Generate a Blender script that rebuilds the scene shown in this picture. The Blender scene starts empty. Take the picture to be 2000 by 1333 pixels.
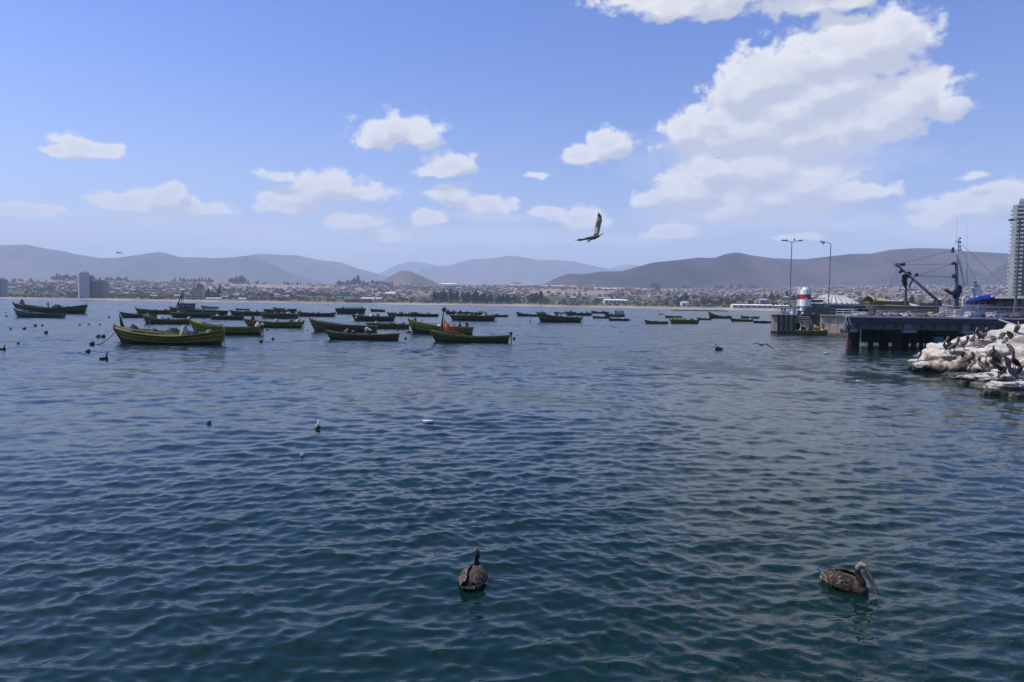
import bpy, math, random
import numpy as np
from mathutils import Vector, Matrix, noise

scene = bpy.context.scene
COL = scene.collection
random.seed(11)
RNG = np.random.default_rng(11)
R = math.radians
F = 1333.0            # focal length in photo pixels (24 mm on 36 mm)
CAM_H = 4.0

# ------------------------------------------------------------------ camera
cam_data = bpy.data.cameras.new('camera')
cam_data.lens = 24.0
cam_data.sensor_width = 36.0
cam_data.clip_start = 0.1
cam_data.clip_end = 60000.0
cam = bpy.data.objects.new('camera', cam_data)
COL.objects.link(cam)
PITCH, ROLL = R(3.18), R(0.80)
CAM_R = Matrix.Rotation(R(90) - PITCH, 3, 'X') @ Matrix.Rotation(ROLL, 3, 'Z')
cam.matrix_world = Matrix.Translation((0, 0, CAM_H)) @ CAM_R.to_4x4()
scene.camera = cam

def ray(px, py):
    return CAM_R @ Vector(((px - 1000.0) / F, -(py - 666.5) / F, -1.0))

def at(px, py, z=0.0):
    d = ray(px, py)
    t = (z - CAM_H) / d.z
    return Vector((d.x * t, d.y * t, z))

def at_y(px, py, Y):
    d = ray(px, py)
    t = Y / d.y
    return Vector((d.x * t, Y, CAM_H + d.z * t))

# ------------------------------------------------------------------ world, sun, exposure
SUN_TO = Vector((-0.72, 0.12, 1.02)).normalized()
SUN_EL = math.asin(SUN_TO.z)
SUN_AZ = math.atan2(SUN_TO.x, SUN_TO.y)

world = bpy.data.worlds.new('World')
scene.world = world
world.use_nodes = True
NT = world.node_tree
NT.nodes.clear()

def nd(nt, typ, **kw):
    n = nt.nodes.new(typ)
    for k, v in kw.items():
        setattr(n, k, v)
    return n

def mth(nt, op, a, b=None, c=None, clamp=False):
    n = nt.nodes.new('ShaderNodeMath')
    n.operation = op
    n.use_clamp = clamp
    for i, v in enumerate((a, b, c)):
        if v is None:
            continue
        if isinstance(v, (int, float)):
            n.inputs[i].default_value = v
        else:
            nt.links.new(v, n.inputs[i])
    return n.outputs[0]

def vmth(nt, op, a, b=None, c=None):
    n = nt.nodes.new('ShaderNodeVectorMath')
    n.operation = op
    for i, v in enumerate((a, b, c)):
        if v is None:
            continue
        if isinstance(v, (tuple, list)):
            n.inputs[i].default_value = v
        else:
            nt.links.new(v, n.inputs[i])
    return n.outputs['Value'] if op in ('LENGTH', 'DISTANCE', 'DOT_PRODUCT') else n.outputs[0]

def sstep(nt, v, a, b, lo=0.0, hi=1.0):
    n = nt.nodes.new('ShaderNodeMapRange')
    n.interpolation_type = 'SMOOTHSTEP'
    nt.links.new(v, n.inputs['Value'])
    n.inputs['From Min'].default_value = a
    n.inputs['From Max'].default_value = b
    n.inputs['To Min'].default_value = lo
    n.inputs['To Max'].default_value = hi
    return n.outputs['Result']

def mixc(nt, f, a, b, blend='MIX'):
    n = nt.nodes.new('ShaderNodeMix')
    n.data_type = 'RGBA'
    n.blend_type = blend
    for s, v in ((n.inputs[0], f), (n.inputs[6], a), (n.inputs[7], b)):
        if isinstance(v, (int, float)):
            s.default_value = v
        elif isinstance(v, (tuple, list)):
            s.default_value = (v[0], v[1], v[2], 1.0)
        else:
            nt.links.new(v, s)
    return n.outputs[2]

def azel(px, py):
    d = ray(px, py).normalized()
    return math.atan2(d.x, d.y), math.asin(d.z)

STRONG = [
 (1735,85,72,55),(1660,105,95,58),(1590,120,90,55),(1510,150,95,52),(1640,170,110,60),(1450,180,70,50),
 (1550,210,130,60),(1400,235,72,35),(1345,262,55,26),(1450,265,140,35),(1580,255,120,35),
 (1790,185,75,46),(1850,205,50,26),(1740,215,100,42),(1700,238,110,30),
 (1380,340,55,32),(1480,335,110,42),(1570,350,90,42),(1350,375,90,33),(1500,385,170,35),(1640,375,100,22),
 (1430,415,110,20),(1290,385,40,16),
 (1330,5,100,25),(1410,10,80,25),(1590,0,80,28),(1655,4,50,16),(1250,0,50,10),(1480,-30,300,34),
 (1190,278,36,26),(1150,300,42,18),(1120,305,30,12),(770,250,66,30),(820,262,48,26),(740,268,42,18),
 (882,320,44,21),(850,335,38,11),(160,292,52,21),(205,298,35,15),(112,303,32,11),
 (320,383,52,23),(260,392,58,15),(208,392,42,12),(375,405,62,17),(352,365,18,10),
 (650,362,70,26),(595,378,58,22),(560,400,70,16),(700,380,68,18),(530,393,42,15),
 (870,378,36,21),(950,403,68,17),(690,436,56,16),(830,430,32,13),(755,462,48,10),(1125,430,45,19),(1150,441,38,14),
 (540,340,38,9),(1890,402,105,23),(1960,385,80,28),(1825,425,55,17),(1310,455,58,13),(1900,342,32,9),
 (45,415,85,11),(1560,467,48,7),(1045,343,20,7),(1070,412,32,9)]
FAINT = [(60,440,120,22),(480,450,150,16),(980,465,160,16),(1450,425,190,28),(1500,300,230,60),(1850,450,150,16),(600,482,200,10),
 (1200,470,120,10),(300,430,160,14),(740,452,110,9),(130,462,150,10),(560,455,60,8),(870,470,90,8),(1650,440,120,14),(960,425,80,9)]

def field_group(name, puffs, freq, amp, sm):
    g = bpy.data.node_groups.new(name, 'ShaderNodeTree')
    g.interface.new_socket('P', in_out='INPUT', socket_type='NodeSocketVector')
    g.interface.new_socket('D', in_out='OUTPUT', socket_type='NodeSocketFloat')
    gi = g.nodes.new('NodeGroupInput'); go = g.nodes.new('NodeGroupOutput')
    P = gi.outputs['P']
    nz = nd(g, 'ShaderNodeTexNoise'); nz.inputs['Scale'].default_value = 11.0
    nz.inputs['Detail'].default_value = 2.0
    g.links.new(P, nz.inputs['Vector'])
    off = vmth(g, 'MULTIPLY', vmth(g, 'SUBTRACT', nz.outputs['Color'], (.5, .5, .5)), (0.05, 0.028, 0.0))
    P2 = vmth(g, 'ADD', P, off)
    cur = None
    for (px, py, rx, ry) in puffs:
        a, e = azel(px, py)
        a2, _ = azel(px + rx, py); _, e2 = azel(px, py - ry)
        ra, re = abs(a2 - a) * 1.22, abs(e2 - e) * 1.38
        ln = vmth(g, 'LENGTH', vmth(g, 'MULTIPLY_ADD', P2, (1/ra, 1/re, 0.0), (-a/ra, -e/re, 0.0)))
        cur = ln if cur is None else mth(g, 'SMOOTH_MIN', cur, ln, sm)
    fb = nd(g, 'ShaderNodeTexNoise'); fb.inputs['Scale'].default_value = freq
    fb.inputs['Detail'].default_value = 8.0; fb.inputs['Roughness'].default_value = 0.55
    st = vmth(g, 'MULTIPLY', P, (1.0, 1.35, 1.0))
    g.links.new(st, fb.inputs['Vector'])
    D = mth(g, 'MULTIPLY_ADD', mth(g, 'SUBTRACT', fb.outputs['Fac'], 0.5), amp*.8, cur)
    if name == 'cloud_field':      # rounded billows
        st2 = vmth(g, 'ADD', st, vmth(g, 'MULTIPLY', vmth(g, 'SUBTRACT', fb.outputs['Color'], (.5, .5, .5)), (.012, .012, 0)))
        for vs_, va in ((26.0, .50), (62.0, .28), (150.0, .15)):
            vo = nd(g, 'ShaderNodeTexVoronoi'); vo.voronoi_dimensions = '2D'; vo.feature = 'SMOOTH_F1'; vo.inputs['Smoothness'].default_value = .35
            vo.inputs['Scale'].default_value = vs_
            g.links.new(st2, vo.inputs['Vector'])
            D = mth(g, 'MULTIPLY_ADD', mth(g, 'SUBTRACT', vo.outputs['Distance'], .38), va, D)
    g.links.new(D, go.inputs['D'])
    return g

tc = nd(NT, 'ShaderNodeTexCoord')
sep = nd(NT, 'ShaderNodeSeparateXYZ'); NT.links.new(tc.outputs['Generated'], sep.inputs[0])
AZ = mth(NT, 'ARCTAN2', sep.outputs[0], sep.outputs[1])
EL = mth(NT, 'ARCSINE', sep.outputs[2])
cmb = nd(NT, 'ShaderNodeCombineXYZ')
NT.links.new(AZ, cmb.inputs[0]); NT.links.new(EL, cmb.inputs[1])
P = cmb.outputs[0]
gs = field_group('cloud_field', STRONG, 36.0, 1.7, 0.30)
gm = field_group('cloud_mass', STRONG, 22.0, 1.6, 0.20)
gf = field_group('veil_field', FAINT, 26.0, 1.3, 0.4)
def use(g, vec):
    n = NT.nodes.new('ShaderNodeGroup'); n.node_tree = g
    NT.links.new(vec, n.inputs[0]); return n.outputs[0]
D1 = use(gs, P)
D3 = use(gm, P)
D2 = use(gm, vmth(NT, 'ADD', P, (-0.010, 0.020, 0.0)))
DF = use(gf, P)
dens = sstep(NT, D1, 1.16, 0.68)
densf = mth(NT, 'MULTIPLY', sstep(NT, DF, 1.35, 0.4), 0.66)
# the same kind of cloud carries on over the rest of the sky
gn = nd(NT, 'ShaderNodeTexNoise'); gn.inputs['Scale'].default_value = 3.1
gn.inputs['Detail'].default_value = 8.0; gn.inputs['Roughness'].default_value = 0.56
NT.links.new(vmth(NT, 'MULTIPLY', tc.outputs['Generated'], (1.0, 1.0, 1.8)), gn.inputs['Vector'])
outm = mth(NT, 'MAXIMUM', sstep(NT, EL, 0.47, 0.56), sstep(NT, mth(NT, 'ABSOLUTE', AZ), 0.72, 0.86))
gd = mth(NT, 'MULTIPLY', sstep(NT, gn.outputs['Fac'], 0.54, 0.66), mth(NT, 'MULTIPLY', outm, sstep(NT, AZ, -0.5, 0.45, 0.35, 1.0)))
cover = mth(NT, 'MAXIMUM', dens, gd)
lit = sstep(NT, mth(NT, 'MULTIPLY_ADD', D1, 0.22, mth(NT, 'SUBTRACT', D2, D3)), -0.16, 0.52)
inner = sstep(NT, D1, 0.8, 0.0)
lit2 = mth(NT, 'MULTIPLY', lit, mth(NT, 'SUBTRACT', 1.0, mth(NT, 'MULTIPLY', inner, 0.35)))
ccol = mixc(NT, lit2, (4.2, 4.35, 5.0), (6.6, 6.5, 6.5))
sky = nd(NT, 'ShaderNodeTexSky')
sky.sky_type = 'NISHITA'
sky.sun_disc = False
sky.sun_elevation = SUN_EL
sky.sun_rotation = SUN_AZ
sky.altitude = 0
sky.air_density = 1.0
sky.dust_density = 1.5
sky.ozone_density = 3.5
tint = mixc(NT, sstep(NT, EL, 0.02, 0.40), (1.02, 1.0, 1.16), (0.50, 0.68, 1.20))
skyc = mixc(NT, 1.0, sky.outputs[0], tint, 'MULTIPLY')
c1 = mixc(NT, densf, skyc, (5.0, 5.2, 6.2))
c2 = mixc(NT, mth(NT, 'MULTIPLY', cover, 0.97), c1, ccol)
bg = nd(NT, 'ShaderNodeBackground')
bg.inputs['Strength'].default_value = 0.125
NT.links.new(c2, bg.inputs['Color'])
wo = nd(NT, 'ShaderNodeOutputWorld')
NT.links.new(bg.outputs[0], wo.inputs['Surface'])
world.cycles.sampling_method = 'MANUAL'
world.cycles.sample_map_resolution = 512

sl = bpy.data.lights.new('sun', 'SUN')
sl.energy = 4.2
sl.angle = R(0.53)
sl.color = (1.0, 0.955, 0.89)
sun = bpy.data.objects.new('sun', sl)
sun.rotation_euler = SUN_TO.to_track_quat('Z', 'Y').to_euler()
sun.location = (-60, 30, 120)
COL.objects.link(sun)

vs = scene.view_settings
vs.view_transform = 'Standard'
vs.look = 'None'
vs.exposure = 0.22
vs.gamma = 1.0
vs.use_curve_mapping = False
scene.cycles.max_bounces = 6
scene.cycles.diffuse_bounces = 2
scene.cycles.glossy_bounces = 3
scene.cycles.transmission_bounces = 2
scene.cycles.volume_bounces = 1
scene.cycles.transparent_max_bounces = 6
scene.cycles.caustics_reflective = False
scene.cycles.caustics_refractive = False
scene.cycles.use_denoising = True

# ------------------------------------------------------------------ helpers
def tag(o, label=None, cat=None, group=None, kind=None):
    if label: o['label'] = label
    if cat: o['category'] = cat
    if group: o['group'] = group
    if kind: o['kind'] = kind
    return o

def empty(name, loc=(0, 0, 0), rz=0.0):
    o = bpy.data.objects.new(name, None)
    o.empty_display_size = 0.2
    o.location = loc
    o.rotation_euler = (0, 0, rz)
    COL.objects.link(o)
    return o

def link_mesh(name, me, parent=None, loc=None, rz=None):
    o = bpy.data.objects.new(name, me)
    COL.objects.link(o)
    if parent is not None: o.parent = parent
    if loc is not None: o.location = loc
    if rz is not None: o.rotation_euler = (0, 0, rz)
    return o

class MB:
    """collects coloured shapes and links them as one mesh object"""
    def __init__(s):
        s.v = []; s.f = []; s.c = []; s.sm = []
    def add(s, vs, fs, col, smooth=False):
        b = len(s.v)
        s.v.extend([tuple(p) for p in vs])
        for i, f in enumerate(fs):
            s.f.append([b + k for k in f])
            s.c.append(col[i] if isinstance(col, list) else col)
            s.sm.append(smooth)
    def box(s, c, d, col, rz=0.0, rot=None):
        M = rot if rot is not None else Matrix.Rotation(rz, 3, 'Z')
        c = Vector(c); hx, hy, hz = d[0]/2, d[1]/2, d[2]/2
        P_ = [c + M @ Vector((x*hx, y*hy, z*hz)) for z in (-1, 1) for y in (-1, 1) for x in (-1, 1)]
        s.add(P_, [(0,2,3,1),(4,5,7,6),(0,1,5,4),(2,6,7,3),(0,4,6,2),(1,3,7,5)], col)
    def cyl(s, p0, p1, r0, r1, col, n=8, cap=True):
        p0 = Vector(p0); p1 = Vector(p1); d = (p1 - p0)
        if d.length < 1e-6: return
        q = d.normalized().to_track_quat('Z', 'Y')
        a = [p0 + q @ Vector((math.cos(2*math.pi*i/n)*r0, math.sin(2*math.pi*i/n)*r0, 0)) for i in range(n)]
        b = [p1 + q @ Vector((math.cos(2*math.pi*i/n)*r1, math.sin(2*math.pi*i/n)*r1, 0)) for i in range(n)]
        s.add(a + b, [(i, (i+1) % n, n + (i+1) % n, n + i) for i in range(n)], col, True)
        if cap: s.add(a + b, [tuple(range(n-1, -1, -1)), tuple(range(n, 2*n))], col)
    def tube(s, pts, r, col, n=6):
        rs = r if isinstance(r, (list, tuple)) else [r]*len(pts)
        pts = [Vector(p) for p in pts]
        rings = []
        for i, p in enumerate(pts):
            d = (pts[min(i+1, len(pts)-1)] - pts[max(i-1, 0)]).normalized()
            q = d.to_track_quat('Z', 'Y')
            rings.append([p + q @ Vector((math.cos(2*math.pi*k/n)*rs[i], math.sin(2*math.pi*k/n)*rs[i], 0)) for k in range(n)])
        s.loft(rings, col, True, True)
    def loft(s, rings, col, closed=True, caps=False, smooth=True):
        n = len(rings[0]); vs = [p for r in rings for p in r]; fs = []; cs = []
        for i in range(len(rings) - 1):
            for k in range(n if closed else n - 1):
                k2 = (k + 1) % n
                fs.append((i*n + k, i*n + k2, (i+1)*n + k2, (i+1)*n + k))
                cs.append(col(i, k) if callable(col) else col)
        s.add(vs, fs, cs, smooth)
        if caps:
            cc = col(0, 0) if callable(col) else col
            s.add(vs, [tuple(range(n-1, -1, -1)), tuple(range((len(rings)-1)*n, len(rings)*n))], cc)
    def ball(s, c, r, col, n=8, m=6, sq=(1, 1, 1)):
        c = Vector(c)
        rings = [[c + Vector((math.cos(2*math.pi*k/n)*math.sin(t)*r*sq[0], math.sin(2*math.pi*k/n)*math.sin(t)*r*sq[1], math.cos(t)*r*sq[2]))
                  for k in range(n)] for t in [max(0.02, min(math.pi-0.02, math.pi*j/m)) for j in range(m+1)]]
        s.loft(rings, col, True, True)
    def mesh(s, name, mat):
        me = bpy.data.meshes.new(name)
        me.from_pydata(s.v, [], s.f)
        ca = me.color_attributes.new('Col', 'BYTE_COLOR', 'CORNER')
        n = np.array([len(f) for f in s.f])
        cols = np.array([(c[0], c[1], c[2], 1.0) for c in s.c], dtype=np.float32)
        ca.data.foreach_set('color_srgb' if False else 'color', np.repeat(cols, n, axis=0).ravel())
        me.polygons.foreach_set('use_smooth', np.array(s.sm, dtype=bool))
        me.materials.append(mat)
        me.update()
        return me
    def build(s, name, mat, parent=None, loc=None, rz=None):
        return link_mesh(name, s.mesh(name, mat), parent, loc, rz)

def np_mesh(name, V, Fq, mat, cols=None, smooth=True):
    """V (n,3), Fq (m,4) quads or (m,3) triangles; cols per face or per vertex"""
    me = bpy.data.meshes.new(name)
    k = Fq.shape[1]
    me.vertices.add(len(V)); me.vertices.foreach_set('co', V.astype(np.float32).ravel())
    me.loops.add(Fq.size); me.loops.foreach_set('vertex_index', Fq.astype(np.int32).ravel())
    me.polygons.add(len(Fq))
    me.polygons.foreach_set('loop_start', np.arange(0, Fq.size, k, dtype=np.int32))
    me.polygons.foreach_set('loop_total', np.full(len(Fq), k, dtype=np.int32))
    me.polygons.foreach_set('use_smooth', np.full(len(Fq), smooth))
    if cols is not None:
        c4 = np.ones((len(cols), 4), dtype=np.float32); c4[:, :3] = cols
        if len(cols) == len(V) and len(cols) != len(Fq):
            ca = me.color_attributes.new('Col', 'FLOAT_COLOR', 'POINT')
            ca.data.foreach_set('color', c4.ravel())
        else:
            ca = me.color_attributes.new('Col', 'BYTE_COLOR', 'CORNER')
            ca.data.foreach_set('color', np.repeat(c4, k, axis=0).ravel())
    me.materials.append(mat)
    me.update(); me.validate()
    return me

def grid_faces(nr, nc):
    i = np.arange(nr - 1)[:, None] * nc + np.arange(nc - 1)[None, :]
    return np.stack([i, i + 1, i + nc + 1, i + nc], -1).reshape(-1, 4)

def new_mat(name):
    m = bpy.data.materials.new(name)
    m.use_nodes = True
    nt = m.node_tree
    b = nt.nodes['Principled BSDF']
    return m, nt, b

def mat_col(name, rough=0.7, vary=0.35, scale=3.0, bump=0.0, bscale=20.0, grime=0.0, spec=0.5, metal=0.0):
    """painted / weathered surface whose base colour is the mesh's Col attribute"""
    m, nt, b = new_mat(name)
    a = nd(nt, 'ShaderNodeAttribute', attribute_name='Col')
    t = nd(nt, 'ShaderNodeTexCoord')
    n = nd(nt, 'ShaderNodeTexNoise'); n.inputs['Scale'].default_value = scale
    n.inputs['Detail'].default_value = 6; n.inputs['Roughness'].default_value = .65
    nt.links.new(t.outputs['Object'], n.inputs['Vector'])
    v = sstep(nt, n.outputs['Fac'], 0.25, 0.75, 1.0 - vary, 1.0 + vary * 0.55)
    c = mixc(nt, 1.0, a.outputs['Color'], v, 'MULTIPLY')
    if grime > 0:
        n2 = nd(nt, 'ShaderNodeTexNoise'); n2.inputs['Scale'].default_value = scale * 2.7
        n2.inputs['Detail'].default_value = 5
        nt.links.new(t.outputs['Object'], n2.inputs['Vector'])
        g = sstep(nt, n2.outputs['Fac'], 0.52, 0.66, 0.0, grime)
        c = mixc(nt, g, c, (0.09, 0.065, 0.045))
    nt.links.new(c, b.inputs['Base Color'])
    b.inputs['Roughness'].default_value = rough
    b.inputs['Specular IOR Level'].default_value = spec
    b.inputs['Metallic'].default_value = metal
    if bump > 0:
        n3 = nd(nt, 'ShaderNodeTexNoise'); n3.inputs['Scale'].default_value = bscale
        n3.inputs['Detail'].default_value = 6
        nt.links.new(t.outputs['Object'], n3.inputs['Vector'])
        bp = nd(nt, 'ShaderNodeBump'); bp.inputs['Distance'].default_value = bump
        nt.links.new(n3.outputs['Fac'], bp.inputs['Height'])
        nt.links.new(bp.outputs[0], b.inputs['Normal'])
    return m

M_PAINT = mat_col('weathered_paint', rough=0.55, vary=0.35, scale=2.5, grime=0.45)
M_CLEAN = mat_col('white_harbour_paint', rough=0.5, vary=0.12, scale=1.5, grime=0.06)
M_METAL = mat_col('painted_metal', rough=0.45, vary=0.25, scale=1.5, grime=0.25)
M_CLOTH = mat_col('cloth_and_net', rough=0.95, vary=0.45, scale=6.0, bump=0.02, bscale=30)
M_TOWN = mat_col('distant_render', rough=0.9, vary=0.25, scale=0.4, spec=0.2)
M_CONC = mat_col('harbour_concrete', rough=0.92, vary=0.3, scale=1.2, bump=0.01, bscale=14, grime=0.35, spec=0.25)
M_LEAF = mat_col('leaves', rough=0.85, vary=0.5, scale=0.5, spec=0.2)
M_BIRD = mat_col('plumage', rough=0.85, vary=0.35, scale=14.0, spec=0.25)
# ------------------------------------------------------------------ water
def make_water():
    sea, nt, b = new_mat('sea_water')
    rip = nd(nt, 'ShaderNodeAttribute', attribute_name='ripple').outputs['Fac']
    geo = nd(nt, 'ShaderNodeNewGeometry')
    pos = geo.outputs['Position']
    # fine ripples everywhere, drawn as relief
    h = None
    for sc, det, wt, stx, sty, rot in ((3.0, 3, 1.0, 0.75, 1.35, 0.25), (9.0, 2, 0.22, 0.8, 1.3, -0.3)):
        mp = nd(nt, 'ShaderNodeMapping')
        mp.inputs['Rotation'].default_value = (0, 0, rot)
        mp.inputs['Scale'].default_value = (stx, sty, 1)
        nt.links.new(pos, mp.inputs['Vector'])
        n = nd(nt, 'ShaderNodeTexNoise'); n.inputs['Scale'].default_value = sc
        n.inputs['Detail'].default_value = det; n.inputs['Distortion'].default_value = 0.4
        nt.links.new(mp.outputs[0], n.inputs['Vector'])
        t = mth(nt, 'MULTIPLY', n.outputs['Fac'], wt)
        h = t if h is None else mth(nt, 'ADD', h, t)
    bp = nd(nt, 'ShaderNodeBump'); bp.inputs['Distance'].default_value = 0.015
    nt.links.new(h, bp.inputs['Height'])
    # small waves too fine for the sheet: random facet slopes, streaked across the wind
    tot = None
    for sc, amp, stx, sty in ((1.3, 0.75, 0.9, 1.0), (0.38, 0.65, 0.8, 1.0), (0.11, 0.50, 0.6, 1.0), (3.2, 0.4, 0.8, 1.0)):
        mp = nd(nt, 'ShaderNodeMapping'); mp.inputs['Scale'].default_value = (stx*sc, sty*sc, sc)
        mp.inputs['Rotation'].default_value = (0, 0, 0.12)
        nt.links.new(pos, mp.inputs['Vector'])
        n = nd(nt, 'ShaderNodeTexNoise'); n.inputs['Scale'].default_value = 1.0
        n.inputs['Detail'].default_value = 3
        nt.links.new(mp.outputs[0], n.inputs['Vector'])
        o = vmth(nt, 'MULTIPLY', vmth(nt, 'SUBTRACT', n.outputs['Color'], (.5, .5, .5)), (amp*0.6, amp, 0.0))
        tot = o if tot is None else vmth(nt, 'ADD', tot, o)
    wind = nd(nt, 'ShaderNodeTexNoise'); wind.inputs['Scale'].default_value = 1.0
    wind.inputs['Detail'].default_value = 3
    mpw = nd(nt, 'ShaderNodeMapping'); mpw.inputs['Scale'].default_value = (0.006, 0.03, 1)
    nt.links.new(pos, mpw.inputs['Vector']); nt.links.new(mpw.outputs[0], wind.inputs['Vector'])
    wf = sstep(nt, wind.outputs['Fac'], 0.3, 0.7, 0.55, 1.35)
    sc_ = mth(nt, 'MULTIPLY', rip, wf)
    vs_ = nd(nt, 'ShaderNodeVectorMath', operation='SCALE')
    nt.links.new(tot, vs_.inputs[0]); nt.links.new(sc_, vs_.inputs['Scale'])
    nn = vmth(nt, 'NORMALIZE', vmth(nt, 'ADD', bp.outputs[0], vs_.outputs[0]))
    nt.links.new(nn, b.inputs['Normal'])
    b.inputs['Base Color'].default_value = (0.0022, 0.0165, 0.0128, 1)
    b.inputs['IOR'].default_value = 1.32
    nt.links.new(mth(nt, 'MULTIPLY_ADD', rip, 0.16, 0.035), b.inputs['Roughness'])

    # sheet: fine where it is seen from near by, coarse all the way round
    rs = [0.6, 2.0, 3.5, 4.6]
    r = 5.0
    while r < 9500:
        rs.append(r)
        r += min(max(0.036, r*r/2730*0.68), r*0.06)
    rs.append(9500)
    rs = np.array(rs)
    fine = np.linspace(-0.72, 0.72, 860)
    coarse = np.linspace(0.72, 2*math.pi - 0.72, 90)[1:]
    th = np.concatenate([fine, coarse])
    nr, nc = len(rs), len(th)
    dr = np.gradient(rs)[:, None]; dth = np.gradient(th)[None, :]
    dth = np.minimum(dth, 0.07)
    X0 = rs[:, None]*np.sin(th)[None, :]; Y0 = rs[:, None]*np.cos(th)[None, :]
    X, Y, Z = X0.copy(), Y0.copy(), np.zeros_like(X0)
    rg = np.random.default_rng(5)
    sp_r = dr; sp_t = rs[:, None]*dth
    ur = np.stack([np.sin(th), np.cos(th)]); ut = np.stack([np.cos(th), -np.sin(th)])
    near = rs < 190
    res_tot = np.zeros_like(X0); a_tot = 0
    NW = 84
    lam = np.exp(np.linspace(math.log(0.17), math.log(2.6), NW))
    for i, L in enumerate(lam):
        spread = 0.72 if L < 1.2 else 0.5
        a = -math.pi/2 + 0.12 + rg.normal(0, spread)
        kx, ky = math.cos(a), math.sin(a)
        slope = 0.039 * (1.0 if L < 0.5 else (0.5/L)**0.72)
        amp = slope*L/(2*math.pi)*rg.uniform(.6, 1.3)
        k = 2*math.pi/L
        ph = k*(kx*X0[near] + ky*Y0[near]) + rg.uniform(0, 6.28)
        kr = np.abs(kx*ur[0] + ky*ur[1])[None, :]; kt = np.abs(kx*ut[0] + ky*ut[1])[None, :]
        sp = kr*sp_r + kt*sp_t
        w = np.clip((L/sp - 2.4)/2.6, 0, 1); w = w*w*(3 - 2*w)
        a_tot += slope**2; res_tot += (slope*w)**2
        wn = w[near]
        # patches where each train is stronger or weaker
        patch = 0.75 + 0.5*np.sin(X0[near]*0.21*rg.uniform(.5, 1.5) + rg.uniform(0, 6))*np.sin(Y0[near]*0.17*rg.uniform(.5, 1.5) + rg.uniform(0, 6))
        A = amp*wn*patch
        Z[near] += A*np.cos(ph)
        q = 0.95
        X[near] -= q*A*kx*np.sin(ph)*1.3
        Y[near] -= q*A*ky*np.sin(ph)*1.3
    rip_v = 1 - np.sqrt(np.clip(res_tot/a_tot, 0, 1))
    rip_v = np.clip(rip_v*1.05 - 0.05, 0, 1)
    # calm ring under the viewer's feet so the hub stays clean
    hub = np.clip((rs - 3.0)/2.0, 0, 1)[:, None]
    Z *= hub
    V = np.stack([X, Y, Z], -1).reshape(-1, 3)
    i = np.arange(nr-1)[:, None]*nc + np.arange(nc)[None, :]
    j = np.arange(nr-1)[:, None]*nc + (np.arange(nc)[None, :] + 1) % nc
    Fq = np.stack([i, i + nc, j + nc, j], -1).reshape(-1, 4)
    # hub
    me = np_mesh('water', V, Fq, sea)
    at_ = me.attributes.new('ripple', 'FLOAT', 'POINT')
    at_.data.foreach_set('value', rip_v.astype(np.float32).ravel())
    o = link_mesh('water', me)
    tag(o, 'dark blue green harbour water with small wind ripples', kind='structure')
make_water()

# ------------------------------------------------------------------ land
def interp(x, pts):
    return np.interp(x, [p[0] for p in pts], [p[1] for p in pts])

SHORE = [(-3000, 1500), (-600, 1200), (0, 1020), (550, 890), (1000, 930), (1300, 790), (1500, 715), (1562, 640), (1584, 240), (1700, 215), (2200, 180), (5000, 150)]
CREST_PY = [(-3000, 560), (0, 547), (60, 546), (130, 549), (300, 552), (400, 552), (500, 556), (700, 559), (1000, 560), (1200, 562), (1400, 566), (1600, 562), (1900, 560), (2000, 559), (5000, 558)]
def hor(px):
    return 592.5 + (px - 1000)*0.01396
def px_of(u):
    return 1000 + u*F*0.9985
YC = 2500.0
def land_z(u, Y):
    px = px_of(u)
    ys = interp(px, SHORE)
    # uneven shoreline
    t = Y - ys
    zc = CAM_H + (hor(px) - interp(px, CREST_PY))*YC/F
    beach = np.clip(t/35.0, -1, 1)
    z = np.where(t < 0, t*0.05, beach*2.4)
    t2 = np.clip((Y - np.maximum(ys + 60, 760))/(YC - np.maximum(ys + 60, 760)), 0, 1)
    rise = t2**1.15
    z = z + rise*(zc - 2.4)
    und = (np.sin(u*23 + Y*0.006)*0.5 + np.sin(u*61 - Y*0.011)*0.3 + np.sin(u*9 + Y*0.003 + 2)*0.6)
    z = z + und*np.clip(t2*2.2, 0, 1)*np.clip((YC-Y)/300, 0, 1)*4.0
    back = np.clip((Y - YC)/900, 0, 1)
    z = np.where(Y > YC, z - back*back*(3-2*back)*(zc*0.45), z)
    return z

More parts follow.
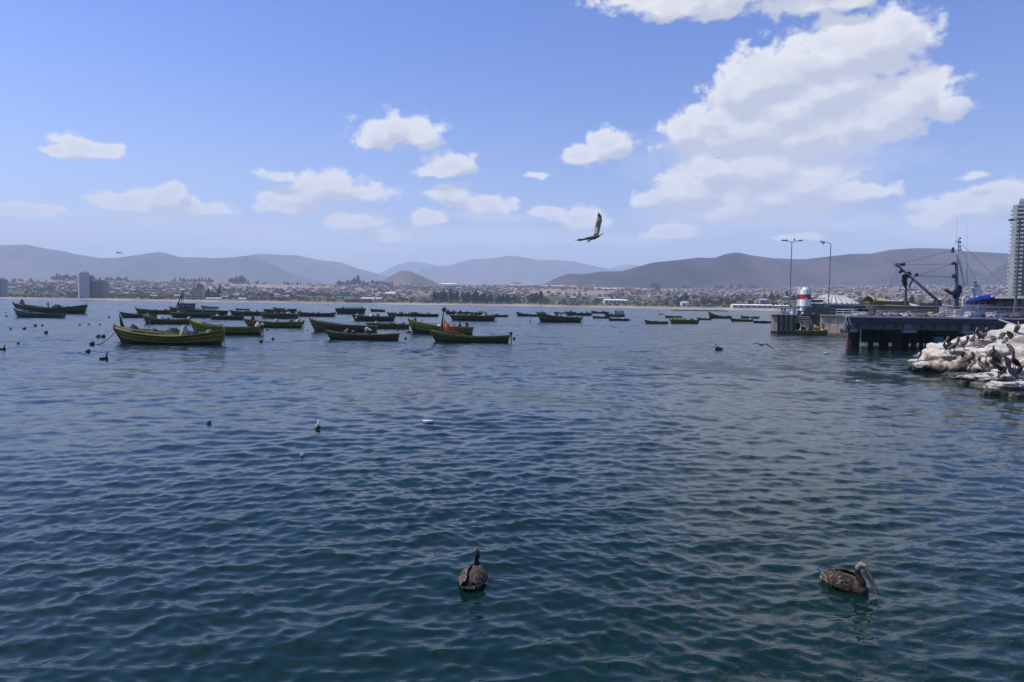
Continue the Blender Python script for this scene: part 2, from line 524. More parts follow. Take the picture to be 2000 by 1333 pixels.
def make_land():
    m, nt, b = new_mat('dry_ground')
    a = nd(nt, 'ShaderNodeAttribute', attribute_name='Col')
    geo = nd(nt, 'ShaderNodeNewGeometry')
    mp = nd(nt, 'ShaderNodeMapping'); mp.inputs['Scale'].default_value = (0.02, 0.008, 0.02)
    nt.links.new(geo.outputs['Position'], mp.inputs['Vector'])
    n = nd(nt, 'ShaderNodeTexNoise'); n.inputs['Scale'].default_value = 1.0; n.inputs['Detail'].default_value = 8
    n.inputs['Roughness'].default_value = 0.7
    nt.links.new(mp.outputs[0], n.inputs['Vector'])
    v = sstep(nt, n.outputs['Fac'], 0.3, 0.7, 0.62, 1.3)
    nt.links.new(mixc(nt, 1.0, a.outputs['Color'], v, 'MULTIPLY'), b.inputs['Base Color'])
    b.inputs['Roughness'].default_value = 0.95
    b.inputs['Specular IOR Level'].default_value = 0.1
    us = np.concatenate([np.linspace(-4, -1.0, 20), np.linspace(-0.98, 0.98, 300), np.linspace(1.0, 4, 20)])
    tt = np.concatenate([[-60, -10, -2, 0, 3, 8, 16, 28, 40, 55, 80], np.linspace(110, 3000, 130), [3600, 4400, 5600, 7500, 10000]])
    U, T = np.meshgrid(us, tt)
    ys = interp(px_of(U), SHORE)
    # blend so that the far rows line up
    Y = ys + T*np.where(T < 100, 1.0, 1.0)
    Z = land_z(U, Y)
    X = U*Y
    V = np.stack([X, Y, Z], -1).reshape(-1, 3)
    t = (Y - ys)
    base = np.zeros(Z.shape + (3,))
    sand = np.array((0.30, 0.24, 0.185)); dune = np.array((0.15, 0.125, 0.085)); green = np.array((0.075, 0.08, 0.045))
    earth = np.array((0.24, 0.165, 0.12)); fieldc = np.array((0.27, 0.20, 0.14))
    w1 = np.clip((t-22)/14, 0, 1)[..., None]; w2 = np.clip((t-90)/60, 0, 1)[..., None]; w3 = np.clip((t - 500)/300, 0, 1)[..., None]
    base = sand*(1-w1) + dune*w1
    base = base*(1-w2) + green*w2
    ear = earth*(1-0.5) + fieldc*0.5
    base = base*(1-w3) + ear*w3
    nz = (np.sin(U*17+Y*0.004)+np.sin(U*41-Y*0.007+1)+np.sin(U*7+Y*.012+2))/3
    base *= (1+0.22*nz[..., None])
    me = np_mesh('coastal_land', V, grid_faces(*X.shape), m, cols=base.reshape(-1, 3))
    o = link_mesh('ground', me)
    tag(o, 'sandy beach and dry brown town slope across the bay', kind='structure')
make_land()

def land_at(px, Y):
    u = (px - 1000)/(F*0.9985)
    return Vector((u*Y, Y, float(land_z(np.array([u]), np.array([Y]))[0])))

def make_ridge(label, pts, D, col, name='hill', depth=1.0, seed=0, patch=0.75, foot=30.0):
    rg = np.random.default_rng(seed)
    m, nt, b = new_mat('dry_scrub_slope')
    geo = nd(nt, 'ShaderNodeNewGeometry')
    n = nd(nt, 'ShaderNodeTexNoise'); n.inputs['Scale'].default_value = 0.0022; n.inputs['Detail'].default_value = 9
    n.inputs['Roughness'].default_value = 0.62
    nt.links.new(geo.outputs['Position'], n.inputs['Vector'])
    v = sstep(nt, n.outputs['Fac'], 0.35, 0.68)
    c = mixc(nt, v, tuple(x*(1-patch) for x in col), tuple(x*(1+patch*1.2) for x in (col[0]*1.08, col[1], col[2]*0.95)))
    nt.links.new(c, b.inputs['Base Color']); b.inputs['Roughness'].default_value = 1.0
    b.inputs['Specular IOR Level'].default_value = 0.05
    x0, x1 = pts[0][0], pts[-1][0]
    ncol = 220
    pxs = np.linspace(x0, x1, ncol)
    # smooth the outline between the given points
    fine = np.interp(np.linspace(x0, x1, 900), [p[0] for p in pts], [p[1] for p in pts])
    w = 15 if (x1-x0) > 500 else 9
    ker = np.hanning(w+2)[1:-1]; ker /= ker.sum()
    fine = np.convolve(np.pad(fine, w//2, mode='edge'), ker, 'valid')
    pys = np.interp(pxs, np.linspace(x0, x1, 900), fine)
    crest = np.array([tuple(at_y(float(a), float(bb), D)) for a, bb in zip(pxs, pys)])
    zc = np.maximum(crest[:, 2], foot + 2)
    zmax = zc.max()
    W = (zmax - foot)*3.0*depth
    ts = np.concatenate([np.linspace(-1, 0, 46), np.linspace(0.06, 1, 14)])
    wob = np.zeros(ncol); X_ = crest[:, 0]
    V = np.zeros((len(ts), ncol, 3))
    def fbm(x, y):
        return noise.fractal((x, y, seed*7.3), 1.0, 2.0, 5)
    for i, t in enumerate(ts):
        for j in range(ncol):
            h = (zc[j]-foot)
            prof = (1-abs(t))**1.25 if t < 0 else (1-t)**1.3
            wdt = W*(0.35+0.65*h/(zmax-foot))
            Yp = D + t*wdt
            Xp = X_[j]*Yp/D if t < 0 else X_[j]*Yp/D
            f = fbm(Xp/900.0, Yp/1300.0)
            rg_ = 1-abs(noise.noise((Xp/420.0, Yp/1100.0, seed*3.1)))*2
            env = (1-abs(t))*min(1, abs(t)*5)
            z = foot - 15 + (h+15)*prof + env*h*(0.20*f + 0.34*(rg_-0.5))
            if t < 0:   # never rise over the outline seen from the bay
                z = min(z, CAM_H + (zc[j]-CAM_H)*Yp/D*0.985) if abs(t) > .02 else z
            V[i, j] = (Xp, Yp, z)
    V[:, 0, 2] = np.minimum(V[:, 0, 2], foot+5)
    me = np_mesh('hill', V.reshape(-1, 3), grid_faces(len(ts), ncol), m)
    tag(link_mesh(name, me), label, kind='structure')

BR = (0.040, 0.030, 0.034)
make_ridge('long dark brown ridge on the right behind the harbour town',
  [(1040,566),(1055,560),(1080,546),(1105,536),(1120,534.5),(1135,537),(1170,531),(1215,530),(1240,523),(1275,513),(1320,509),(1365,503.5),(1395,505),(1415,497),(1440,493),(1465,499),(1510,505),(1570,507),(1610,502.5),(1660,496.5),(1700,496),(1740,488),(1790,485),(1850,486),(1880,491),(1960,495),(2060,500),(2200,515),(2420,540)],
  3650, BR, seed=1, depth=1.0)
make_ridge('darker near slope rising at the right edge beside the tower',
  [(1860,566),(1900,556),(1930,538),(1965,512),(2010,492),(2100,470),(2300,480),(2500,560)], 3050, (0.04, 0.034, 0.037), seed=2, depth=0.6)
make_ridge('small brown cone hill left of centre behind the town',
  [(732,560),(745,551),(762,540),(780,530.5),(790,529),(802,530.5),(820,538),(845,549),(870,560)], 3800, (0.085, 0.066, 0.06), seed=3, patch=.35)
make_ridge('tiny brown knoll between the cone hill and the dark ridge',
  [(985,561),(996,554),(1008,551),(1018,554),(1035,561)], 4200, (0.08, 0.064, 0.06), seed=4)
make_ridge('broad blue grey ridge on the left behind the tower block',
  [(-500,520),(-300,495),(-120,484),(0,479.5),(50,478),(90,486),(130,492),(150,498),(170,500),(195,505),(230,504),(270,498),(310,492.5),(330,496),(350,503),(385,503),(420,505),(455,503),(480,500),(500,503),(530,515),(560,530),(600,543),(640,552),(665,560)],
  6600, BR, seed=5, depth=.8)
make_ridge('pale ridge behind the left ridge running down to the gap',
  [(420,520),(455,505),(490,498),(510,496),(545,498),(580,499),(620,508),(665,513),(700,525),(730,533),(760,540),(800,556)], 8600, BR, seed=6, depth=.7)
make_ridge('faint pale peak seen through the gap near the centre',
  [(725,545),(745,533),(770,520),(790,513),(805,511),(830,514),(860,520),(900,540)], 12400, BR, seed=7, depth=.5)
make_ridge('wide pale mountain range in the centre distance',
  [(800,545),(820,526),(850,521),(880,518),(920,507),(960,505),(990,500.5),(1010,501),(1050,508),(1085,508.5),(1120,511),(1170,522),(1200,527),(1225,535),(1280,552)], 10200, BR, seed=8, depth=.6)
make_ridge('faintest far range showing behind the dark ridge',
  [(1150,545),(1185,527),(1205,521),(1225,516.5),(1240,518),(1280,524),(1350,545)], 12600, BR, seed=9, depth=.5)

# ------------------------------------------------------------------ haze
def make_haze():
    m = bpy.data.materials.new('sea_haze'); m.use_nodes = True
    nt = m.node_tree; nt.nodes.clear()
    pv = nd(nt, 'ShaderNodeVolumePrincipled')
    pv.inputs['Color'].default_value = (0.69, 0.82, 1.0, 1)
    pv.inputs['Density'].default_value = HAZE
    pv.inputs['Anisotropy'].default_value = 0.0
    ou = nd(nt, 'ShaderNodeOutputMaterial'); nt.links.new(pv.outputs[0], ou.inputs['Volume'])
    mb = MB(); mb.box((0, 6500, 497), (34000, 15000, 1006), (1, 1, 1))
    o = mb.build('haze', m)
    tag(o, 'pale blue haze over the bay and far mountains', kind='stuff')
HAZE = 1.25e-4
make_haze()
# ------------------------------------------------------------------ boats
OL = (0.120, 0.112, 0.022); OLD = (0.048, 0.046, 0.018); YG = (0.25, 0.225, 0.025); YE = (0.42, 0.34, 0.04); GR = (0.045, 0.12, 0.06)
DK = (0.015, 0.018, 0.02); RD = (0.16, 0.035, 0.03); BL = (0.07, 0.13, 0.28); WH = (0.62, 0.62, 0.60); WD = (0.20, 0.14, 0.08)
TEAL = (0.03, 0.17, 0.16); OR = (0.80, 0.20, 0.05); NAVY = (0.02, 0.035, 0.08); GY = (0.22, 0.22, 0.22); BRN = (0.13, 0.07, 0.045)

def boat_shape(L, B, fb, bow, stern, sharp):
    def half(s):
        if s < 0.45:
            v = math.sin(math.pi/2*(s/0.45))**0.75
        else:
            v = 1 - (1 - sharp)*((s - 0.45)/0.55)**2.2
        return max(0.012, B/2*v)
    def sheer(s):
        return fb + (bow - fb)*max(0, 1 - s/0.62)**2.0 + (stern - fb)*max(0, (s - 0.55)/0.45)**1.7
    def keel(s):
        return -0.35 + 0.25*max(0, 1 - s/0.12)**2
    return half, sheer, keel

def make_boat(desc, px0, px1, wl, cols, label, bow=1.25, fb=0.68, stern=0.85, beam=None, sharp=0.45, yaw=0.0, thw=4,
              sternpost=False, motor=None, foredeck=True, detail=True, group='fishing boats moored in the bay', cat='boat', poles=0):
    c = at((px0+px1)/2, wl)
    Y = c.y
    L = (px1-px0)*Y/F/max(0.5, math.cos(yaw))
    B = beam or L*0.25
    k = L/9.0
    if px1 - px0 < 100: fb *= 1.22; bow *= 1.12; stern *= 1.12
    bow, fb, stern = bow*k, fb*k, stern*k
    root = empty('fishing_boat', (c.x, c.y + B*0.42, random.uniform(-.03, .01)), yaw)
    root.rotation_euler = (random.uniform(-.02, .02), random.uniform(-.012, .012), yaw)
    tag(root, label, cat, group)
    half, sheer, keel = boat_shape(L, B, fb, bow, stern, sharp)
    NS, NV = 22, 9
    main, band, low, inn = cols
    rings_o, rings_i = [], []
    rake = 0.085*L
    def sect(s, off):
        pts = []
        h = max(0.004, half(s) - off); z1 = sheer(s); z0 = keel(s) + off
        for v in np.linspace(0, 1, NV):
            z = z0 + (z1 - z0)*v
            y = h*(v**0.55 if s > 0.06 else v**0.8)
            zz = (z - z0)/(z1 - z0)
            x = -L/2 + s*L + rake*(1 - zz)*max(0, 1 - s/0.4)**1.5 - (0.03*L*(1-zz))*max(0, (s - 0.7)/0.3)
            pts.append((x, y, z))
        return pts
    rings_o = []; rings_i = []
    for i in range(NS + 1):
        s = i/NS
        p = sect(s, 0.0); q = sect(s, 0.05*max(.5, k))
        rings_o.append([Vector((a, -b, z)) for a, b, z in reversed(p)] + [Vector(t) for t in p[1:]])
        rings_i.append([Vector((a, -b, z)) for a, b, z in reversed(q[2:])] + [Vector(t) for t in q[2:]])
    mb = MB()
    ntot = 2*NV - 2
    def colo(i, kk):
        v = (NV - 1 - kk - 0.5) if kk < NV - 1 else (kk - (NV - 1) + 0.5)
        v /= (NV - 1)
        if v > 0.87: return band
        if v > 0.75: return tuple(x*1.25 for x in main)
        if v > 0.62: return tuple(x*0.45 for x in main)
        if v > 0.5: return main
        return low
    mb.loft(rings_o, colo, closed=False)
    ni = len(rings_i[0])
    mb.loft([list(reversed(r)) for r in rings_i[1:-1]], inn, closed=False)
    mb.loft([[r[0], r[-1]] for r in rings_i[1:-1]][::1] and [[r[ni//2 - 1], r[ni//2]] for r in rings_i[1:-1]], inn, closed=False)
    # transom
    mb.add(rings_o[-1], [tuple(range(len(rings_o[-1])))], main)
    hull = mb.build('hull', M_PAINT, root)
    # gunwale cap
    g = MB()
    capc = tuple(min(1, x*1.5 + 0.03) for x in main) if main != DK else GY
    for sd in (-1, 1):
        rr = []
        for i in range(NS + 1):
            s = i/NS
            x = -L/2 + s*L; y = half(s)*sd; z = sheer(s)
            w = 0.07*max(.5, k)
            yo, yi = y + sd*0.03, y - sd*min(w, abs(y)*.8)
            rr.append([Vector((x, yo, z - .03)), Vector((x, yo, z + .035)), Vector((x, yi, z + .035)), Vector((x, yi, z - .03))])
        g.loft(rr, capc, True, True, smooth=False)
    g.build('gunwale', M_PAINT, root)
    if detail:
        rb = MB()
        for sd in (-1, 1):
            for vv in (0.84, 0.5):
                pts = []
                for i in range(1, NS + 1):
                    s = i/NS; p = sect(s, -0.012)
                    j = vv*(NV-1); a = int(j); f = j - a
                    P0, P1 = Vector(p[a]), Vector(p[min(a+1, NV-1)])
                    q = P0.lerp(P1, f); pts.append((q.x, q.y*sd, q.z))
                rb.tube(pts, 0.028*max(.6, k), tuple(x*0.35 for x in main), n=5)
        rb.build('rub_rail', M_PAINT, root)
        kp = MB()
        z = sheer(0)
        kp.tube([(-L/2 + rake*1.02, 0, -0.2), (-L/2 + rake*0.45, 0, z*0.45), (-L/2 - 0.01, 0, z*0.9), (-L/2 - 0.05, 0, z + 0.16*k)], [0.05*k, .06*k, .06*k, .05*k], DK if band == DK else tuple(x*.6 for x in band), n=6)
        kp.build('stem_post', M_PAINT, root)
        if sternpost:
            sp = MB(); z = sheer(1)
            sp.tube([(L/2 - 0.04*L, 0, -0.3), (L/2 + 0.02, 0, z*0.5), (L/2 + 0.06, 0, z + 0.22*k)], [0.06*k, .07*k, .06*k], GY, n=6)
            sp.box((L/2 + 0.06, 0, z*0.28), (0.05, 0.05, z*0.9), NAVY)
            sp.build('stern_post', M_PAINT, root)
    for i in range(thw):
        s = 0.26 + i*(0.62/max(1, thw-1)) if thw > 1 else 0.5
        t = MB(); t.box((-L/2 + s*L, 0, sheer(s) - 0.16*k), (0.26*k, half(s)*1.86, 0.045), WD)
        t.build('thwart', M_PAINT, root)
    if foredeck:
        fd = MB()
        rr = []
        for s in (0.02, 0.06, 0.11, 0.16):
            x = -L/2 + s*L; hh = half(s)*0.92; z = sheer(s) - 0.03
            rr.append([Vector((x, -hh, z)), Vector((x, 0, z + 0.05*k)), Vector((x, hh, z))])
        fd.loft(rr, band, False)
        fd.build('foredeck', M_PAINT, root)
    if motor is not None:
        om = MB(); z = sheer(1)
        x = L/2
        hood = motor
        rr = []
        for (zz, a, b2, xo) in ((0.10, .10, .09, .12), (0.14, .17, .14, .12), (0.26, .20, .16, .11), (0.38, .17, .14, .09), (0.43, .10, .08, .07)):
            rr.append([Vector((x + xo*k + math.cos(t)*a*k, math.sin(t)*b2*k, z + zz*k)) for t in np.linspace(0, 2*math.pi, 9)[:-1]])
        om.loft(rr, hood, True, True)
        om.cyl((x + .14*k, 0, z + .1*k), (x + .16*k, 0, -0.35), .06*k, .05*k, DK)
        om.box((x + .03*k, 0, z - .02), (.14*k, .26*k, .22*k), DK)
        om.tube([(x - .05*k, 0, z + .3*k), (x - .45*k, .05, z + .34*k)], 0.025*k, DK)
        om.build('outboard_motor', M_METAL, root)
    for i in range(poles):
        s = random.uniform(.2, .85)
        o = MB(); x = -L/2 + s*L
        o.cyl((x, random.uniform(-.2, .2)*B, 0), (x + random.uniform(-.2, .2), 0, sheer(s) + random.uniform(.5, 1.3)*k), .025, .02, random.choice([DK, WD, WH, GY]), n=5)
        o.build('pole', M_METAL, root)
    root['_L'] = L; root['_fb'] = fb
    return dict(o=root, L=L, B=B, fb=fb, k=k, sheer=sheer, half=half, desc=desc)

def on_boat(b, s, y=0.0, z=None):
    """world point inside boat b at fraction s from the bow"""
    zz = (0.12 if z is None else z)
    yaw = b['o'].rotation_euler[2]
    l = Vector((-b['L']/2 + s*b['L'], y*b['B']/2, zz))
    return Matrix.Rotation(yaw, 3, 'Z') @ l + b['o'].location

def lump(col, r, h, n=12, seed=0, cols=None):
    """an irregular heap sitting on z = 0"""
    mb = MB(); rg = random.Random(seed)
    rings = []
    for j in range(6):
        t = j/5
        rr = r*max(.12, 1 - t**2.6)**.5
        rings.append([Vector((math.cos(2*math.pi*i/n)*rr*rg.uniform(.82, 1.15), math.sin(2*math.pi*i/n)*rr*.75*rg.uniform(.82, 1.15), h*t*rg.uniform(.9, 1.1))) for i in range(n)])
    mb.loft(rings, (lambda i, k: rg.choice(cols)) if cols else col, True, True)
    return mb

HEAPN = [0]
def net_heap(b, s, col, r=0.8, h=0.5, y=0.0, word='dark net'):
    HEAPN[0] += 1
    zb = b['sheer'](s)*.45
    p = on_boat(b, s, y*.5, zb)
    k = b['k']
    mb = lump(col, max(.12, min(r*k, b['half'](s)*.72)), (b['sheer'](s) + 0.10 + h*1.1*k - zb), seed=HEAPN[0], cols=[col, tuple(x*(.6 if max(col) < .4 else .85) for x in col), tuple(min(1, x*(1.5 if max(col) < .4 else 1.1)) for x in col)])
    o = mb.build('net_heap', M_CLOTH, None, p, random.uniform(0, 3))
    tag(o, f'{word} heap piled in {b["desc"]}', 'net')
    return o

def crate_obj(b, s, col, y=0.0, word='pale plastic fish crate', d=(.6, .4, .3), lift=0.0):
    p = on_boat(b, s, y, b['fb']*0.62 + lift)
    k = max(.7, b['k']); d = tuple(x*k for x in d)
    root = MB()
    w = 0.03
    root.box((0, 0, w/2), (d[0], d[1], w), col)
    for sx in (-1, 1): root.box((sx*(d[0]/2 - w/2), 0, d[2]/2 + w/2), (w, d[1], d[2]), col)
    for sy in (-1, 1): root.box((0, sy*(d[1]/2 - w/2), d[2]/2 + w/2), (d[0] - 2*w - .004, w, d[2] - .004), col)
    root.box((0, 0, d[2]*.45), (d[0]*.8, d[1]*.7, d[2]*.5), tuple(x*.5 for x in col))
    o = root.build('fish_crate', M_PAINT, None, p, b['o'].rotation_euler[2] + random.uniform(-.3, .3))
    tag(o, f'{word} standing in {b["desc"]}', 'crate')
    return o

def drum_obj(b, s, col, y=0.0, word='blue plastic drum'):
    p = on_boat(b, s, y, b['fb']*0.4)
    k = max(.6, b['k'])
    mb = MB(); rr = []
    for z, r in ((0, .24), (.05, .27), (.3, .28), (.34, .265), (.6, .28), (.82, .27), (.86, .2), (.9, .08)):
        rr.append([Vector((math.cos(t)*r*k, math.sin(t)*r*k, z*k)) for t in np.linspace(0, 2*math.pi, 13)[:-1]])
    mb.loft(rr, col, True, True)
    o = mb.build('drum', M_PAINT, None, p)
    tag(o, f'{word} standing in {b["desc"]}', 'drum')

def tarp_obj(b, s0, s1, col, h=0.5, word='blue tarpaulin'):
    """cloth draped over a ridge along the boat"""
    mb = MB(); rings = []
    n = 9; rg = random.Random(int(s0*100)+7)
    for i in range(8):
        s = s0 + (s1 - s0)*i/7
        hw = b['half'](s)*0.95; zs = b['sheer'](s)
        row = []
        for j in range(n):
            v = -1 + 2*j/(n-1)
            z = zs + h*b['k']*(1 - abs(v)**1.6)*rg.uniform(.9, 1.1) + (.02 if 0 < j < n-1 else -0.08)
            row.append(Vector(((s - (s0+s1)/2)*b['L'], v*hw, z)))
        rings.append(row)
    mb.loft(rings, col, False)
    mb.loft([[p + Vector((0, 0, -0.02)) for p in reversed(r)] for r in rings], col, False)
    yaw = b['o'].rotation_euler[2]
    p = Matrix.Rotation(yaw, 3, 'Z') @ Vector((-b['L']/2 + (s0+s1)/2*b['L'], 0, 0)) + b['o'].location
    o = mb.build('tarpaulin', M_CLOTH, None, p, yaw)
    tag(o, f'{word} draped over {b["desc"]}', 'tarpaulin')

B_ = {}
def boat(key, *a, **kw):
    kw.setdefault('yaw', R(random.uniform(-9, 9)))
    B_[key] = make_boat(*a, **kw); return B_[key]

# front row, left to right
boat('a', 'the long olive boat at the far left', 19, 157, 612.5, (OL, OLD, DK, OLD), 'long olive fishing boat behind the blue hulled one at the far left', sternpost=True, stern=1.15, bow=1.3, poles=1, yaw=R(3))
boat('b', 'the blue hulled boat at the far left', 17, 122, 620.5, ((0.09, 0.15, 0.27), GR, NAVY, OLD), 'green and blue hulled boat lowest at the far left edge', bow=1.45, yaw=R(-4))
boat('g3', 'the big olive boat in front', 208, 429, 674, (YG, OLD, DK, OL), 'largest olive boat in front with grey stern post and mooring rope', bow=1.26, fb=0.74, stern=1.3, sharp=.3, sternpost=True, poles=2, yaw=R(-2))
boat('g4', 'the boat tucked behind the big olive boat', 216, 398, 668, (YG, YE, DK, OL), 'olive boat with yellow rail tucked close behind the largest boat', bow=1.55, fb=.95, stern=.9, yaw=R(2), poles=1)
boat('g5', 'the small dark olive boat behind at left', 233, 300, 621, (OL, OLD, DK, OLD), 'small dark olive boat leftmost of the second row', bow=1.3)
boat('g6', 'the olive boat left of the trawler', 259, 335, 613.5, (OL, YG, DK, OLD), 'olive boat with raised bow left of the blue housed trawler', bow=1.3, motor=GY)
boat('g7', 'the green boat in front of the trawler', 276, 366, 633, (OL, YG, DK, OL), 'green boat with pale gear between the trawler and the big olive boat', bow=1.6)
boat('g10', 'the second largest green boat', 362, 508, 653.5, (YG, YG, DK, OL), 'second largest boat deep green right of the largest one', bow=1.7, fb=.85, stern=.95, sharp=.5, motor=(.6, .56, .45), yaw=R(-4))
boat('g8b', 'the boat moored before the trawler', 330, 418, 620.5, (OL, YG, DK, OLD), 'olive boat lying against the near side of the trawler', bow=.9, fb=.75)
boat('g12', 'the low dark boat right of the trawler', 404, 474, 624.5, (OLD, WD, DK, OLD), 'low dark boat with brown gunwale right of the trawler', bow=.9, motor=DK)
boat('g9', 'the far grey green boat behind the trawler', 389, 426, 603, (OLD, GR, DK, OLD), 'tiny grey green boat beyond the right end of the trawler', thw=2, detail=False)
boat('g11', 'the olive boat with dark rail', 444, 515, 616.5, (OL, WD, DK, OLD), 'olive boat with brown rail in the back row left of the paired boats', bow=1.2, poles=1)
boat('g13', 'the far little boat with white poles', 459, 486, 606.5, (GR, OLD, DK, OLD), 'little far dark green boat carrying thin white poles', thw=2, detail=False, poles=3)
boat('g14', 'the reddish boat behind', 513, 575, 611.5, (BRN, OLD, DK, OLD), 'brownish red boat half hidden under the far dark boat', thw=3, bow=1.0)
boat('g15', 'the far dark green open boat', 531, 578, 608, (GR, OLD, DK, OLD), 'far dark green open boat with square stern in the back row', thw=3, detail=False, sharp=.7)
boat('g17', 'the teal topped boat', 504, 582, 622, (OL, TEAL, BRN, OLD), 'olive boat with teal top strake in the middle of the left cluster', bow=1.0, fb=.9)
boat('g16', 'the dark bowed boat with yellow motor', 473, 587, 640, (YG, NAVY, DK, OL), 'olive boat with navy bow and yellow outboard cover', bow=1.35, fb=.78, motor=(.5, .42, .05), yaw=R(3))
boat('g18', 'the slim boat with yellow motor', 578, 652, 618.5, (OLD, YE, DK, BRN), 'slim dark boat with thin yellow rail and yellow motor', bow=.95, fb=.6, motor=(.45, .4, .05))
boat('g24', 'the square green boat with teal net', 653, 712, 613.5, (OLD, GR, DK, OLD), 'high sided dark green boat covered with teal netting', bow=1.5, fb=1.3, stern=1.5, sharp=.9, beam=2.6, poles=1)
boat('g19', 'the dark red boat', 599, 735, 648.5, ((0.11, .12, .035), OL, RD, OL), 'dark red bottomed boat with upswept bow and olive topsides', bow=1.6, fb=.86, stern=.8, sharp=.5, yaw=R(-5))
boat('g20', 'the green boat with the bending man', 632, 777, 664.5, (OL, GR, DK, GR), 'green boat in the front row with a man bending over its side', bow=1.1, fb=.62, stern=.85, sharp=.75, yaw=R(2))
boat('g21', 'the plain boat between the red and yellow green boats', 712, 799, 642, (OL, YG, BRN, OLD), 'plain olive boat between the red bottomed and the yellow green one', bow=.95, fb=.75)
boat('g26', 'the cluttered boat with white gear', 686, 769, 627.5, (OLD, GR, DK, WH), 'dark boat cluttered with white gear behind the bending man', bow=1.2, fb=.8, poles=2, motor=NAVY)
boat('g25', 'the small dark boat with green heap', 722, 752, 609.5, (GR, OLD, DK, OLD), 'small far boat heaped with dark green nets', thw=1, detail=False, bow=1.6, fb=1.1)
boat('g27', 'the cluttered boat right of the small heap', 755, 806, 618, (OL, GR, DK, OLD), 'cluttered olive boat in the middle of the back row', poles=4, thw=2)
boat('g28', 'the long boat with pale crates', 802, 856, 619, (OLD, OL, DK, OLD), 'long dark boat lined with pale crates left of the orange sheet', poles=4)
boat('g22', 'the yellow green boat', 795, 924, 652.5, ((.24, .27, .02), YG, DK, OL), 'bright yellow green boat with high bow behind the orange sheet boat', bow=1.95, fb=1.0, stern=.95, sharp=.75, yaw=R(-3))
boat('g23', 'the orange sheet boat', 838, 996, 669, (OL, YG, DK, NAVY), 'front boat with an orange sheet hung over its bow', bow=1.35, fb=.62, stern=.78, sharp=.5, motor=(.03, .03, .035), yaw=R(1))
boat('g29', 'the dark boat behind the orange sheet', 868, 912, 614, (BRN, DK, DK, OLD), 'dark brown far boat just right of the orange sheet mast', thw=2, poles=2)
boat('g30', 'the far green boat with slanted boards', 909, 951, 615, (GR, OL, DK, OLD), 'far green boat with slanted boards in the middle cluster', thw=2, poles=2)
boat('g31', 'the busy brown and olive boat', 877, 967, 627, (OL, BRN, DK, BRN), 'busy brown and olive boat crowded with gear in the middle cluster', bow=.95, fb=.85, poles=6, motor=DK)
boat('g32', 'the low boat right of the busy boat', 956, 992, 619.5, (OLD, OL, DK, OLD), 'low dark boat peeping out right of the busy boat', thw=2, bow=.9, motor=DK)
boat('g33', 'the green boat with white bundle', 1008, 1052, 618.5, (GR, OL, DK, OLD), 'green boat with a white bundle aft just right of centre', bow=1.6)
boat('g34', 'the navy bowed boat with blue bundle', 1049, 1137, 629.5, ((.12, .12, .03), NAVY, DK, OLD), 'olive boat with high navy bow carrying a blue bundle', bow=1.7, fb=.85, motor=OLD, poles=3)
boat('g35', 'the far boat with white rail', 1081, 1106, 613, (OLD, WH, DK, OLD), 'far dark boat with bright white rail behind the navy bowed one', thw=2, detail=False)
boat('g36', 'the far boat with a row of poles', 1104, 1157, 617, (GR, OLD, DK, OLD), 'far dark green boat with a row of upright poles', poles=6, thw=2)
boat('g37', 'the dark upper boat of the right pair', 1155, 1190, 613, (BRN, OLD, DK, OLD), 'dark brown boat behind the one with the grey canopy', thw=2, poles=2)
boat('g40', 'the boat with grey canopy', 1180, 1221, 619, (GR, OLD, DK, OLD), 'dark boat with a grey canopy over its stern', thw=1, sharp=.8)
boat('g38', 'the reddish boat in front of the pair', 1157, 1192, 622.5, (OL, BRN, DK, OLD), 'olive boat with brown rail left of the low one with white bundle', thw=2)
boat('g39', 'the low boat with white bundle', 1188, 1230, 627, (OLD, OL, DK, OLD), 'low boat with a white bundle rightmost of the middle group', bow=.85, thw=2)
boat('g41', 'the clean olive boat', 1259, 1306, 633, (YG, OL, DK, OLD), 'clean olive boat with pointed bow alone left of the heaped ones', bow=1.45)
boat('g42', 'the tiny dark skiff', 1286, 1297, 614.5, (DK, NAVY, DK, DK), 'tiny dark skiff far behind the clean olive boat', thw=1, detail=False, fb=1.0, bow=1.4)
boat('g43', 'the far boat behind the heaped boat', 1299, 1333, 621.5, (GR, OLD, DK, OLD), 'dark green boat partly hidden behind the heaped boat', thw=2)
boat('g44', 'the heaped boat', 1308, 1367, 632.5, (YG, BRN, DK, OLD), 'olive boat heaped with nets left of the harbour wall boats', bow=1.1, fb=.9, poles=4)
boat('g45', 'the low boat behind the heaped boat', 1361, 1391, 625.5, (OLD, OL, DK, OLD), 'low dark boat right of the heaped boat', thw=2, poles=2)
boat('g47', 'the high bowed boat right', 1384, 1431, 622.5, (OL, OLD, DK, OLD), 'boat with a high dark bow beside the black barge', bow=2.2, poles=2)
boat('g49', 'the dark boat near the harbour wall', 1448, 1483, 622.5, (OL, GR, DK, OLD), 'dark green boat behind the rust red one near the harbour wall', bow=1.4, motor=OLD, thw=2)
boat('g48', 'the rust red boat', 1427, 1472, 628.5, ((.22, .09, .035), OL, DK, BRN), 'rust red boat near the end of the harbour wall', bow=1.2, motor=GY)
boat('g50', 'the dark boat touching the wall', 1471, 1509, 631.5, (DK, OLD, DK, DK), 'very dark boat touching the corner of the harbour wall', thw=2, bow=.9)
boat('quay', 'the green boat at the steps', 1556, 1619, 655, (YG, OL, BRN, OLD), 'yellow green boat moored below the harbour steps with two men', bow=1.3, fb=.95, stern=1.3, yaw=R(2), group='boats at the harbour wall')

